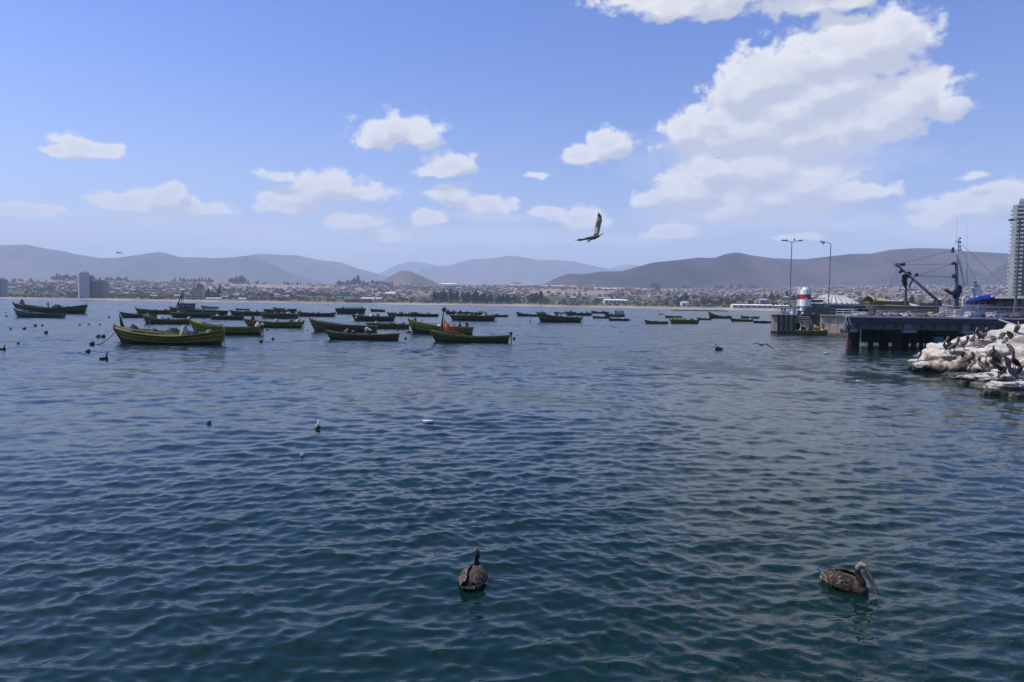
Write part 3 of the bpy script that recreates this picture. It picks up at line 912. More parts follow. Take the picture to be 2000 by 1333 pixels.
# black barge
def barge():
    a = at(1343, 608); b_ = at(1390, 608); c = (a+b_)/2
    L = (b_-a).length
    mb = MB()
    mb.box((0, 0, .1), (L, 4, .7), DK)
    for x in np.linspace(-.45, .45, 6): mb.cyl((x*L, -2.05, .1), (x*L, -1.9, .1), .35, .35, (0.01, .01, .01), n=10)
    mb.box((0, 0, .52), (L*.9, 3.4, .16), (.03, .03, .03))
    mb.box((L*.3, 0, .8), (2.2, 1.5, .4), GY)
    o = mb.build('barge', M_PAINT, None, (c.x, c.y + 2, 0))
    tag(o, 'flat black barge low on the water near the right beach', 'barge')
barge()

# blue housed trawler with a boom
def trawler():
    b = make_boat('the blue housed trawler', 325, 440, 616, ((.05, .06, .03), NAVY, DK, OLD), 'blue housed trawler with a slanted boom in the left cluster',
                  bow=1.15, fb=.75, stern=.75, beam=3.4, thw=0, yaw=R(-2), cat='trawler', poles=2)
    r = b['o']; r.name = 'trawler'
    L = b['L']; z = b['fb']
    def X(px): return (px - 382.5)/115*L
    m = MB(); m.box((X(359), 0, z + .75), (26/115*L, 2.2, 1.5), NAVY)
    m.box((X(359), 0, z + 1.56), (28/115*L, 2.5, .12), (.03, .06, .14)); m.build('wheelhouse', M_PAINT, r)
    for i in range(4):
        w = MB(); w.box((X(350 + i*6), -1.11, z + 1.05), (.5, .03, .4), (.25, .3, .35)); w.build('window', M_METAL, r)
    m = MB(); m.cyl((X(336), 0, z), (X(352), 0, z + 4.4), .16, .12, NAVY)
    m.cyl((X(352), 0, z + 4.4), (X(352), 0, z + .8), .06, .06, NAVY)
    m.cyl((X(346), .3, z), (X(349), 0, z + 3.4), .1, .08, NAVY); m.build('boom', M_METAL, r)
    m = MB()
    for i in range(9): m.box((X(385 + i*4.5), -1.2, z + .35), (.3, .4, .18), WH if i % 3 else GY)
    m.box((X(403), -1.25, z + .22), (38/115*L, .5, .08), GY); m.build('deck_rack', M_PAINT, r)
    m = MB()
    for i in range(7): m.cyl((X(380+i*8), -1.5, z), (X(380+i*8), -1.5, z+.8), .03, .03, GY, n=5)
    m.cyl((X(380), -1.5, z+.8), (X(428), -1.5, z+.8), .03, .03, GY, n=5); m.build('railing', M_METAL, r)
    return b
B_['tr'] = trawler()

# gear carried in the boats
random.seed(21)
b = B_['g3']
drum_obj(b, .655, (.25, .27, .08), .2, 'tall olive drum')
net_heap(b, .645, (.42, .38, .30), .36, .62, 0, 'cream float')
crate_obj(b, .80, (.08, .22, .5), .1, 'blue crate')
net_heap(b, .74, (.03, .035, .09), .5, .2, 0, 'navy net')
net_heap(b, .87, (.22, .24, .22), .8, .1, 0, 'grey rope')
b = B_['g4']
net_heap(b, .62, (.03, .035, .03), .8, .25, 0, 'black net'); crate_obj(b, .80, (.08, .25, .6), 0, 'bright blue crate', lift=.15)
net_heap(b, .2, (.02, .02, .03), .7, .25, 0, 'black rope'); net_heap(b, .42, (.05, .05, .04), .6, .1)
b = B_['a']; net_heap(b, .12, (.16, .15, .10), .7, .5, 0, 'tan net'); net_heap(b, .6, (.03, .04, .04), .8, .3)
b = B_['b']; net_heap(b, .3, (.03, .03, .04), .6, .2); crate_obj(b, .5, (.45, .45, .42)); crate_obj(b, .68, (.5, .5, .45), word='white fish box')
def frame_on(b, s, name, label, pts_list, col=NAVY):
    m = MB()
    for pts in pts_list: m.tube(pts, .06, col, n=6)
    o = m.build(name, M_METAL, None, on_boat(b, s, 0, b['fb']*.6)); tag(o, label, 'frame')
frame_on(B_['a'], .48, 'hoist_frame', 'dark upright hoist frame standing in the long olive boat at the far left',
   [[(0, 0, 0), (0, 0, 1.9)], [(-.7, 0, 0), (-.1, 0, 1.8)], [(-.5, 0, 1.3), (.1, 0, 1.9)], [(.15, 0, 0), (.15, 0, 1.7)]])
frame_on(B_['a'], .60, 'arch_frame', 'rounded dark arch frame right of the hoist frame at the far left',
   [[(math.cos(t)*.65, 0, .6 + math.sin(t)*.9) for t in np.linspace(0, math.pi, 9)], [(-.65, 0, 0), (-.65, 0, .6)], [(.65, 0, 0), (.65, 0, .6)]])
frame_on(B_['a'], .68, 'winch', 'dark winch post standing aft of the arch frame at the far left', [[(0, 0, 0), (0, 0, 1.2)], [(-.3, 0, .5), (.3, 0, .5)], [(-.15, 0, .9), (.15, 0, .9)]], DK)
# furled mast on g4
m = MB(); m.tube([(0, 0, 0), (-.2, 0, .7), (-.45, 0, 1.8)], [.12, .16, .03], (.03, .03, .06), n=7)
o = m.build('furled_mast', M_CLOTH, None, on_boat(B_['g4'], .10, 0, .7)); tag(o, 'dark furled spar leaning forward at the bow behind the largest boat', 'mast')
b = B_['g10']
for i, s in enumerate((.38, .48, .56, .86)): crate_obj(b, s, WH if i != 1 else (.4, .4, .42), (-.3, .1, .3, 0)[i], ('white crate', 'grey crate', 'white box', 'white bin')[i], (.45, .35, .25), .12)
net_heap(b, .95, (.55, .52, .44), .4, .45, 0, 'pale canvas')
b = B_['g7']; net_heap(b, .38, (.4, .42, .45), .7, .35, 0, 'pale grey net'); crate_obj(b, .62, WH); net_heap(b, .97, (.45, .42, .36), .5, .4, 0, 'cream canvas')
net_heap(b, .12, (.2, .2, .09), .7, .4, 0, 'olive rope')
for kk, s, c, w in (('g5', .45, (.2, .24, .33), 'blue grey tarp'), ('g6', .8, (.1, .11, .1), 'dark net'), ('g8b', .3, (.05, .05, .05), 'black net'), ('g12', .5, (.06, .07, .06), 'dark net'),
    ('g12', .25, (.3, .3, .3), 'grey rope'), ('g11', .55, (.06, .07, .03), 'green net'), ('g11', .8, (.1, .1, .05), 'olive net'), ('g14', .7, (.15, .2, .3), 'blue net'), ('g17', .4, (.09, .13, .13), 'teal net'), ('g17', .75, (.3, .35, .38), 'grey blue net'),
    ('g16', .15, (.02, .03, .07), 'navy tarp'), ('g16', .55, (.28, .36, .5), 'pale blue net'), ('g16', .8, (.1, .12, .2), 'navy net'), ('g16', .92, (.35, .35, .05), 'yellow canvas'), ('g18', .9, (.4, .35, .04), 'yellow canvas'), ('g18', .55, (.12, .08, .04), 'brown net'), ('g18', .08, (.1, .1, .04), 'olive rope'),
    ('g24', .25, (.02, .06, .03), 'dark green net'), ('g24', .5, (.025, .08, .05), 'green net'), ('g25', .4, (.03, .07, .03), 'green net'), ('g25', .7, (.02, .03, .04), 'black net'),
    ('g26', .12, (.65, .63, .55), 'white canvas'), ('g26', .6, (.1, .12, .06), 'olive net'), ('g26', .45, (.55, .57, .55), 'white rope'), ('g27', .2, (.03, .06, .03), 'green net'), ('g27', .5, (.03, .04, .05), 'black net'), ('g27', .8, (.35, .36, .35), 'grey net'),
    ('g28', .2, (.04, .07, .04), 'green net'), ('g28', .6, (.05, .06, .05), 'dark net'), ('g22', .1, (.02, .02, .02), 'black rope'), ('g22', .5, (.3, .32, .3), 'grey rope'), ('g29', .5, (.03, .03, .03), 'black net'), ('g30', .5, (.05, .07, .02), 'olive net'),
    ('g31', .3, (.18, .08, .05), 'red brown net'), ('g31', .55, (.06, .06, .02), 'dark olive net'), ('g31', .75, (.3, .24, .16), 'tan net'), ('g31', .15, (.3, .3, .3), 'grey net'), ('g32', .8, (.02, .02, .02), 'black net'), ('g33', .8, (.6, .6, .6), 'white net'), ('g33', .5, (.07, .1, .08), 'green net'),
    ('g34', .72, (.05, .2, .42), 'blue net'), ('g34', .5, (.14, .15, .14), 'grey net'), ('g34', .87, (.12, .1, .04), 'brown net'), ('g34', .22, (.25, .3, .42), 'pale blue net'), ('g36', .3, (.03, .04, .04), 'black net'), ('g36', .6, (.05, .07, .05), 'green net'), ('g37', .7, (.04, .04, .04), 'black net'),
    ('g38', .6, (.05, .07, .03), 'green net'), ('g39', .7, (.6, .6, .58), 'white net'), ('g39', .4, (.2, .22, .25), 'grey net'), ('g44', .25, (.1, .1, .03), 'olive net'), ('g44', .5, (.15, .08, .05), 'brown net'), ('g44', .75, (.05, .05, .05), 'black net'), ('g43', .4, (.06, .08, .14), 'blue net'),
    ('g47', .1, (.04, .05, .05), 'black net'), ('g47', .55, (.13, .1, .06), 'brown net'), ('g47', .85, (.04, .04, .03), 'dark rope'), ('g48', .45, (.16, .08, .04), 'rusty net'), ('g48', .9, (.6, .6, .58), 'white canvas'), ('g49', .4, (.1, .14, .05), 'green net'), ('g49', .85, (.04, .05, .04), 'black net'), ('g45', .5, (.07, .07, .06), 'dark net'),
    ('quay', .15, (.4, .42, .4), 'grey rope'), ('quay', .38, (.03, .1, .2), 'dark blue net'), ('quay', .85, (.5, .38, .3), 'tan rope')):
    net_heap(B_[kk], s, c, random.uniform(.4, .75), random.uniform(.15, .4), random.uniform(-.3, .2), w)
for kk, s, c, w in (('g26', .75, WH, 'white fish box'), ('g27', .62, WH, 'white fish box'), ('g28', .35, (.45, .5, .48), 'pale fish box'), ('g28', .5, (.4, .45, .42), 'grey fish box'), ('g28', .75, WH, 'white fish box'),
    ('quay', .3, WH, 'white fish box'), ('quay', .62, WH, 'white tub'), ('g20', .25, (.5, .5, .5), 'pale grey box'), ('g23', .72, WH, 'white box'), ('g23', .78, (.5, .5, .5), 'small grey box'), ('g23', .3, (.4, .4, .4), 'grey box'), ('g31', .5, WH, 'white box'), ('g34', .62, WH, 'white box')):
    crate_obj(B_[kk], s, c, random.uniform(-.3, .1), w, (.5, .35, .3), .08)
drum_obj(B_['g20'], .38, DK, .1, 'black drum')
tarp_obj(B_['g24'], .35, .9, (.05, .20, .18), .7, 'teal net')
tarp_obj(B_['g34'], .08, .2, (.02, .03, .06), .4, 'navy tarpaulin')
tarp_obj(B_['g40'], .55, .95, (.22, .22, .24), 2.2, 'grey canopy')
tarp_obj(B_['g44'], .12, .42, (.13, .14, .03), .5, 'olive cloth')
tarp_obj(B_['g43'], .3, .7, (.1, .14, .24), .5, 'blue tarpaulin')

# nets, rods and small poles that crowd the boats farther out
random.seed(77)
for kk in ('a','g5','g6','g7','g8b','g12','g11','g13','g14','g15','g17','g16','g18','g24','g21','g26','g25','g27','g28','g29','g30','g31','g32','g33','g34','g35','g36','g37','g38','g40','g39','g41','g43','g44','g45','g47','g48','g49','g50','tr'):
    b = B_[kk]; busy = kk in ('g24','g26','g27','g28','g29','g30','g31','g34','g36','g37','g44','g47','g8b','g40')
    m = MB()
    for i in range(9 if busy else 4):
        s = random.uniform(.15, .9); z0 = b['sheer'](s)*.5; y = random.uniform(-.5, .5)*b['half'](s); x = -b['L']/2 + s*b['L']
        h = random.uniform(.5, 1.25 if busy else .8)*b['k']
        c = random.choice([DK, DK, OLD, WD, (.3, .3, .28), (.02, .05, .03), TEAL])
        if random.random() < .5: m.cyl((x, y, z0), (x + random.uniform(-.4, .4), y, z0 + h + .35), .03, .02, c, 5)
        else: m.box((x, y, z0 + h*.45), (random.uniform(.25, .7), random.uniform(.3, .6), h*.9), c, rz=random.uniform(0, 1))
        if random.random() < .25: m.ball((x + .3, y, b['sheer'](s) + .15), .17, random.choice([(.6, .58, .5), (.5, .2, .05), DK]), 7, 5)
    o = m.build('fishing_gear', M_CLOTH, None, b['o'].location, b['o'].rotation_euler[2]); tag(o, 'rods and boxes of gear in ' + b['desc'], 'fishing gear')

# orange sheet and its post
def orange_sheet():
    b = B_['g23']; base = on_boat(b, .15, 0, 1.0)
    m = MB()
    m.tube([(0, 0, -.6), (.03, 0, 1.0), (.12, 0, 2.1)], [.09, .08, .06], (.02, .05, .05), n=7)
    m.tube([(-.32, 0, -.5), (-.08, 0, .8), (.1, 0, 1.75)], [.05, .05, .04], TEAL, n=6)
    m.ball((.16, 0, 2.3), .22, (.05, .055, .03), 8, 6, (1, .8, 1.2)); m.tube([(-.1, 0, 2.2), (.5, 0, 2.35)], .06, (.05, .05, .03))
    o = m.build('mast', M_METAL, None, base, b['o'].rotation_euler[2]); tag(o, 'short dark mast with teal prop at the bow of the orange sheet boat', 'mast')
    rings = []
    pass
    for i in range(9):
        u = i/8
        row = []
        for j in range(9):
            v = j/8
            # left edge hangs down the mast, the long edge sweeps aft along the rail
            a = Vector((.15, -.15, .95 - 1.05*v)) if v < 1 else Vector((.15, -.15, -.1))
            lo = Vector((.25 + 2.15*v, -.45 + .15*math.sin(v*9), 1.25*(1-v)**1.7 - .22*v))
            p = Vector((.2, -.1, 1.45 - 1.45*v)).lerp(lo, u)
            p.y += .10*math.sin(u*7 + v*5); row.append(p)
        rings.append(row)
    m = MB(); m.loft(rings, OR, False); m.loft([[p + Vector((0, .02, 0)) for p in reversed(r)] for r in rings], OR, False)
    o = m.build('sheet', M_CLOTH, None, base, b['o'].rotation_euler[2]); tag(o, 'orange cloth sheet hanging from the mast of the front boat', 'sheet')
orange_sheet()

# mooring ropes
def rope(p0, p1, label, r=.02, sag=.3, col=WD, name='mooring_rope', n=8):
    m = MB(); p0 = Vector(p0); p1 = Vector(p1)
    m.tube([p0.lerp(p1, i/n) + Vector((0, 0, -sag*4*(i/n)*(1-i/n))) for i in range(n+1)], r, col, n=5)
    o = m.build(name, M_CLOTH); tag(o, label, 'rope')
b = B_['g3']; rope(on_boat(b, .01, 0, b['fb']*1.4), at(188, 674), 'brown mooring rope running from the largest boat down to the water', .04, .25)
b = B_['g3']; rope(on_boat(b, .0, 0, b['fb']*1.7), at(183, 661, .35), 'thin rope from the bow of the largest boat to a black float', .015, .1)

# floats
FL = [(45,587,.3),(223,603,.3),(11,612,.32),(13,619,.42),(213,621,.45),(48,643.5,.38),(69,637.5,.40),(83,637,.3),(90,651.5,.40),(156,635.5,.28),(174,634.5,.28),(195,635,.26),(21,644,.28),
  (192,659.5,.42),(202,659.5,.42),(180,674,.42),(172,689,.34),(36,672.5,.22),(522,646,.28),(533,663.5,.30),(510,669,.38),(641,596.5,1.0),(648,601,.5),(777,646.5,.3),(792,663,.32),(889,628,.3),
  (887,635.5,.34),(1004,663,.34),(1037,622.5,.32),(1035,627,.3),(1036,631,.34),(1172,626.5,.3),(1233,625.5,.26),(1231,627,.26),(1255,633,.22),(1495,633.5,.3),(588,624,.2),(586,645,.18),(600,646,.16),(955,606,.4),(960,611,.3),(1064,606,.4)]
for i, (px, py, d) in enumerate(FL):
    p = at(px, py); m = MB()
    m.ball((0, 0, d*.28), d*.5, (.012, .014, .02), 10, 7, (1, 1, .95))
    m.cyl((0, 0, d*.7), (0, 0, d*.85), d*.08, d*.08, DK, 6)
    o = m.build('mooring_buoy', M_PAINT, None, (p.x, p.y, 0))
    nb = min(B_.values(), key=lambda q: (q['o'].location - p).length)
    tag(o, f"{'larger' if d > .39 else 'small' if d < .3 else 'round'} black mooring float {'in front of' if p.y < nb['o'].location.y else 'behind'} {nb['desc']}", 'buoy', 'black mooring floats')
p = at(798, 650.5); m = MB(); m.ball((0, 0, .1), .4, RD, 10, 7, (1, .6, .5)); m.cyl((.2, 0, .1), (.55, .2, .05), .14, .1, (.5, .45, .4), 7)
tag(m.build('float', M_PAINT, None, p), 'red and pink float beside the bow of the yellow green boat', 'buoy')
for px, py, s, lab, c in ((836, 826, .2, 'pale blue white foam slab floating in the middle of the water', (.6, .66, .7)), (590, 892, .05, 'tiny white scrap floating left of centre in the water', (.6, .6, .62)), (1676, 746, .12, 'small white float on the water left of the rocks', (.7, .7, .7)), (408, 826, .08, 'thin pale blue scrap floating on the left water', (.2, .35, .5))):
    p = at(px, py); m = MB()
    rr = []
    for z, f in ((-.02, .8), (0.02, 1.0), (.05, .85)):
        rr.append([Vector((math.cos(t)*s*f*(1+.15*math.sin(3*t)), math.sin(t)*s*.6*f, z)) for t in np.linspace(0, 2*math.pi, 11)[:-1]])
    m.loft(rr, c, True, True)
    tag(m.build('floating_foam', M_PAINT, None, p + Vector((0, 0, .03))), lab, 'foam')
# ------------------------------------------------------------------ town across the bay
random.seed(31); rg = np.random.default_rng(31)
WALLS = [(0.52,0.47,0.42),(0.42,0.34,0.27),(0.48,0.40,0.31),(0.30,0.26,0.23),(0.60,0.56,0.50),(0.44,0.30,0.24),(0.32,0.33,0.36),(0.50,0.42,0.28),(0.24,0.20,0.18)]
ROOFS = [(0.24,0.13,0.10),(0.20,0.12,0.10),(0.30,0.28,0.27),(0.42,0.40,0.38),(0.15,0.13,0.12),(0.32,0.20,0.14),(0.26,0.17,0.13),(0.22,0.15,0.12)]

def house_mesh(w, d, h, wall, roof, gable=True):
    m = MB()
    m.box((0, 0, h/2 - .6), (w, d, h + 1.2), wall)
    if gable:
        e = .35; r = min(d*.3, 1.8)
        v = [(-w/2-e, -d/2-e, h), (w/2+e, -d/2-e, h), (w/2+e, d/2+e, h), (-w/2-e, d/2+e, h), (-w/2-e, 0, h + r), (w/2+e, 0, h + r)]
        m.add(v, [(0, 1, 5, 4), (2, 3, 4, 5), (0, 4, 3), (1, 2, 5), (3, 2, 1, 0)], [roof, roof, wall, wall, roof])
    else:
        m.box((0, 0, h + .12), (w + .4, d + .4, .24), roof)
    nwin = max(2, int(w/2.6))
    for fl in range(max(1, int(h/2.7))):
        for i in range(nwin):
            m.box((-w/2 + (i + .5)*w/nwin, -d/2 - .03, 1.5 + fl*2.7), (1.0, .08, 1.1), (.05, .06, .08))
    m.box((w*.12, -d/2 - .04, 1.0), (.9, .1, 2.0), (.10, .07, .05))
    return m.mesh('house', M_TOWN)

WALLS = [tuple(x*.72 for x in c) for c in WALLS]; ROOFS = [tuple(x*.8 for x in c) for c in ROOFS]
protos = []
for i in range(26):
    w = random.uniform(6, 11); d = random.uniform(5, 8); h = random.choice([2.6, 2.8, 4.8, 5.0, 7.5 if i % 5 == 0 else 2.8])
    protos.append(house_mesh(w, d, h, random.choice(WALLS), random.choice(ROOFS), i % 4 != 0))

# where the town is dense, by photo column and slope position
def density(px, t, Y):
    f = 0.42 + 0.45*math.sin(px*0.012 + 1.0)*math.sin(Y*0.004 + px*.003)
    if 180 < px < 470: f += .25
    if px < 150 and Y > 1900: f *= .15
    if 380 < px < 560 and Y > 1500: f *= .25
    if 1040 < px < 1180 and 1150 < Y < 1800: f *= .12
    if 1330 < px < 1600: f += .2
    if 600 < px < 1250 and Y < 1250: f *= .25
    if px > 1600: f += .25
    if 930 < px < 1180 and Y > 1900: f += .45
    return f
spots = []
tries = 0
while len(spots) < 6500 and tries < 150000:
    tries += 1
    px = random.uniform(-350, 2350)
    ys = float(interp(px, SHORE))
    Y = random.uniform(max(ys + 130, 800), YC - 20) if random.random() < .8 else random.uniform(1500, YC + 120)
    if Y < ys + 130: continue
    if random.random() > density(px, 0, Y): continue
    # streets running along the slope
    Y = round(Y/26.0)*26.0 + random.uniform(-3, 3)
    spots.append((Y, px))
spots.sort()
def house_label(px):
    return 'small pale house with pitched or flat roof on the slope across the bay'
inview = [s for s in spots if -40 < s[1] < 2040]
first = inview[:285]; firstset = set(first)
for (Y, px) in first:
    p = land_at(px, Y)
    o = link_mesh('house', random.choice(protos), None, p, random.choice([0, 0, .15, -.2, .3]) + random.choice([0, 0, math.pi/2]))
    tag(o, house_label(px), 'house', 'small houses on the slope across the bay')
# the rest of the town as one mass
Vs, Fs, Cs = [], [], []; base = 0
arr = {}
for me in protos:
    nv = len(me.vertices); v = np.zeros(nv*3, np.float32); me.vertices.foreach_get('co', v); v = v.reshape(-1, 3)
    fa = [tuple(p.vertices) for p in me.polygons]
    ca = me.color_attributes['Col'].data; cl = [tuple(ca[p.loop_start].color)[:3] for p in me.polygons]
    fq = []; fc = []
    for f, c in zip(fa[:11 if len(fa) > 12 else 12], cl):
        fq.append(f if len(f) == 4 else (f[0], f[1], f[2], f[2])); fc.append(c)
    arr[me.name] = (v, fa, cl)
def add_mass(name, items, label, cat=None):
    V = []; Fa = []; Ca = []; b0 = 0
    for (me, p, rz, sc, tint) in items:
        v, fa, cl = arr[me]
        c, s = math.cos(rz), math.sin(rz)
        vv = v*sc
        V.append(np.stack([vv[:, 0]*c - vv[:, 1]*s + p[0], vv[:, 0]*s + vv[:, 1]*c + p[1], vv[:, 2] + p[2]], 1))
        Fa.extend([tuple(b0 + k for k in f) for f in fa]); Ca.extend([tuple(x*tint for x in q) for q in cl]); b0 += len(v)
    V = np.concatenate(V)
    me = bpy.data.meshes.new(name); me.from_pydata(V.tolist(), [], Fa)
    ca = me.color_attributes.new('Col', 'BYTE_COLOR', 'CORNER')
    n = np.array([len(f) for f in Fa]); c4 = np.ones((len(Ca), 4), np.float32); c4[:, :3] = np.array(Ca)
    ca.data.foreach_set('color', np.repeat(c4, n, axis=0).ravel())
    me.materials.append(M_TOWN if 'house' in name or 'town' in name else M_LEAF)
    o = link_mesh(name, me); tag(o, label, cat, kind='stuff'); return o
items = []
for s in spots:
    if s in firstset: continue
    items.append((random.choice(protos).name, land_at(s[1], s[0]), random.choice([0, 0, .1, -.15]) + random.choice([0, math.pi/2]), 1.0, random.uniform(.75, 1.15)))
add_mass('far_town_houses', items, 'dense mass of small houses higher up the slope across the bay')

# ---- trees
TG = [(0.030, 0.048, 0.020), (0.042, 0.060, 0.024), (0.022, 0.036, 0.022), (0.055, 0.062, 0.03)]
def tree_mesh(h, w, kind, seed):
    r = random.Random(seed); m = MB()
    th = h*(.28 if kind != 'pine' else .2)
    m.cyl((0, 0, -1), (0, 0, h*.7), h*.035, h*.012, (.09, .065, .05), 6)
    for i in range(4):
        a = r.uniform(0, 6.28); m.cyl((0, 0, h*.35), (math.cos(a)*w*.3, math.sin(a)*w*.3, h*.6), h*.014, h*.006, (.09, .065, .05), 4, cap=False)
    col = r.choice(TG)
    for i in range(150):
        u = r.random()
        if kind == 'pine': z = th + (h - th)*u; rad = w*.5*(1 - u)**.7
        elif kind == 'palm': z = h*.85 + r.uniform(-.1, .1)*h; rad = w*.5
        else: z = th + (h - th)*u; rad = w*.5*math.sin(math.pi*min(1, .12 + .86*u))**.6
        a = r.uniform(0, 6.28); q = r.random()**.45*rad
        c = Vector((math.cos(a)*q, math.sin(a)*q, z)); s = h*r.uniform(.05, .11)
        n = Vector((r.gauss(0, 1), r.gauss(0, 1), r.gauss(0, .8))).normalized(); t = n.orthogonal().normalized(); b2 = n.cross(t)
        k = r.uniform(.6, 1.45)
        cc = tuple(x*k for x in col)
        m.add([c + t*s, c + b2*s*.8, c - t*s*.9, c - b2*s*.8], [(0, 1, 2, 3)], cc)
    return m.mesh('tree', M_LEAF)
tp = [tree_mesh(8, 8, 'round', 1), tree_mesh(7, 9, 'round', 2), tree_mesh(11, 7, 'pine', 3), tree_mesh(13, 6, 'pine', 4), tree_mesh(9, 10, 'round', 5), tree_mesh(5, 7, 'round', 6)]
for me in tp:
    nv = len(me.vertices); v = np.zeros(nv*3, np.float32); me.vertices.foreach_get('co', v)
    ca = me.color_attributes['Col'].data
    arr[me.name] = (v.reshape(-1, 3), [tuple(p.vertices) for p in me.polygons], [tuple(ca[p.loop_start].color)[:3] for p in me.polygons])
def tree(px, Y, me, s, label, group):
    p = land_at(px, Y)
    o = link_mesh('tree', me, None, p, random.uniform(0, 6.28)); o.scale = (s*random.uniform(.85, 1.15), s*random.uniform(.85, 1.15), s*random.uniform(.85, 1.2))
    tag(o, label, 'tree', group)
# dark shore groves
for i in range(40): tree(random.uniform(846, 935), random.uniform(1040, 1200), random.choice(tp[2:4]), random.uniform(.9, 1.45), 'dark pine in the dense grove along the middle shore', 'pines of the shore grove')
for i in range(16): tree(random.uniform(936, 962), random.uniform(1040, 1130), random.choice(tp[2:5]), random.uniform(.8, 1.1), 'dark tree right of the dense shore grove', 'trees right of the shore grove')
for i in range(18): tree(random.uniform(966, 1008), random.uniform(1040, 1120), random.choice(tp[2:5]), random.uniform(.7, 1.05), 'dark tree in the second shore grove', 'trees of the second shore grove')
for i in range(10): tree(random.uniform(1030, 1056), random.uniform(1040, 1090), random.choice(tp[0:5]), random.uniform(1.1, 1.6), 'tall dark tree in the round clump on bare ground', 'trees of the round clump')
for i in range(5): tree(random.uniform(1060, 1070), 1050 + i*8, tp[1], random.uniform(.7, 1.1), 'small tree right of the round clump', 'small trees right of the clump')
for i in range(12): tree(random.uniform(404, 435), random.uniform(1060, 1120), random.choice(tp[0:5]), random.uniform(.8, 1.4), 'dark tree beside the pale hotel on the left shore', 'trees beside the pale hotel')
for i in range(12): tree(random.uniform(1318, 1350), random.uniform(1000, 1120), random.choice(tp[0:3]), random.uniform(.8, 1.3), 'dark green tree on the right part of the far shore', 'trees on the right far shore')
for i in range(14): tree(random.uniform(1490, 1560), random.uniform(900, 1100), random.choice(tp[0:3]), random.uniform(.8, 1.35), 'bright green tree behind the beach left of the white and red beacon', 'trees behind the right beach')
for i in range(14): tree(random.uniform(1370, 1440), random.uniform(850, 1000), random.choice(tp[0:3]), random.uniform(.6, 1.1), 'green tree just behind the right beach', 'green trees behind the right beach')
for i in range(16): tree(random.uniform(1660, 1780), random.uniform(560, 900), random.choice(tp[0:3]), random.uniform(.8, 1.2), 'green tree among houses above the pier', 'trees among houses above the pier')
tree(1281, 1900, tp[4], 2.0, 'single broad tree on the skyline of the slope right of centre', 'skyline trees')
# everything else green, as masses
items = []
for i in range(1150):
    px = random.uniform(-300, 2300) if i % 2 else random.uniform(1300, 2100); ys = float(interp(px, SHORE)); Y = random.triangular(max(ys + 90, 760), YC, max(ys + 120, 800))
    items.append((random.choice(tp[0:2] + tp[4:6]).name, land_at(px, Y), random.uniform(0, 6), random.uniform(.45, .95), random.uniform(.8, 1.3)))
for (a, bb, n, s0, s1) in ((105, 152, 46, 1.4, 2.2), (180, 255, 46, 1.0, 1.7), (335, 420, 40, .9, 1.6), (450, 480, 26, 1.6, 2.4), (480, 520, 8, .8, 1.5), (540, 610, 14, .8, 1.3), (655, 690, 18, 1.3, 2), (690, 700, 6, 2.4, 3.1), (700, 770, 34, 1.2, 2.2), (1270, 1290, 8, 1.2, 2.4), (1330, 1345, 3, 1.6, 2.4), (1380, 1450, 9, 1.0, 2.2), (1460, 1500, 8, 1, 1.8)):
    for i in range(n):
        px = random.uniform(a, bb); items.append((random.choice(tp).name, land_at(px, YC + random.uniform(-80, 40)), random.uniform(0, 6), random.uniform(s0, s1), random.uniform(.8, 1.1)))
add_mass('distant_trees', items, 'scattered dark trees and scrub over the slope across the bay')
# low scrub belt behind the beach
items = []
for i in range(1500):
    px = random.uniform(-300, 1600); ys = float(interp(px, SHORE)); Y = ys + random.uniform(50, 240)
    items.append((tp[5].name, land_at(px, Y) - Vector((0, 0, 1.2)), random.uniform(0, 6), random.uniform(.35, .75), random.uniform(.9, 1.5)))
add_mass('shore_scrub', items, 'low olive scrub along the back of the far beach')

# ---- single buildings one can tell apart
def storey_block(name, px, Y, w, d, H, nf, wall, label, cat, rz=0.0, ncol=5, slab=(.7, .7, .68), balc=True, dark=(.06, .07, .09), side=None, cap=True, group=None, base=None):
    p = land_at(px, Y) if base is None else Vector(base)
    root = empty(name, p, rz); tag(root, label, cat, group)
    m = MB(); m.box((0, 0, H/2 - 1), (w, d, H + 2), side or wall); m.build('wall', M_TOWN, root)
    if cap:
        m = MB(); m.box((0, 0, H + .7), (w*.92, d*.9, 1.4), slab); m.box((w*.1, 0, H + 2), (w*.4, d*.4, 1.6), wall); m.build('roof', M_TOWN, root)
    fh = H/nf
    gl = MB(); gl.box((0, -d/2 - .03, fh*.5), (w*.94, .06, fh*.42), dark); glm = gl.mesh('window_band', M_TOWN)
    sb = MB()
    if balc: sb.box((0, -d/2 - .35, 0), (w*.98, .7, .22), slab); sb.box((0, -d/2 - .66, .3), (w*.98, .08, .5), slab)
    else: sb.box((0, -d/2 - .06, 0), (w, .12, fh*.4), wall)
    sbm = sb.mesh('balcony' if balc else 'floor_band', M_TOWN)
    for f in range(nf):
        link_mesh('window_band', glm, root, (0, 0, f*fh)); link_mesh('balcony' if balc else 'floor_band', sbm, root, (0, 0, f*fh + .1))
    m = MB()
    for i in range(ncol + 1): m.box((-w/2 + i*w/ncol, -d/2 - .3, H/2), (.3, .6, H - .1), wall)
    if ncol: m.build('pier_wall', M_TOWN, root)
    return root
storey_block('apartment_tower', 166, 1070, 16, 13, 39, 16, (.66, .66, .66), 'tall pale apartment tower with stacked white balconies on the left shore', 'tower block', R(-52), 3, slab=(.8, .8, .78), side=(.40, .43, .48))
storey_block('apartment_tower', 180, 1110, 5, 8, 33, 13, (.24, .26, .30), 'grey slab tower close behind the pale balcony tower', 'tower block', R(10), 2, slab=(.3, .3, .33))
storey_block('concrete_frame', 196, 1080, 21, 14, 25, 10, (.25, .235, .23), 'dark unfinished concrete frame right of the left tower', 'building', 0, 6, slab=(.3, .29, .28), balc=False)
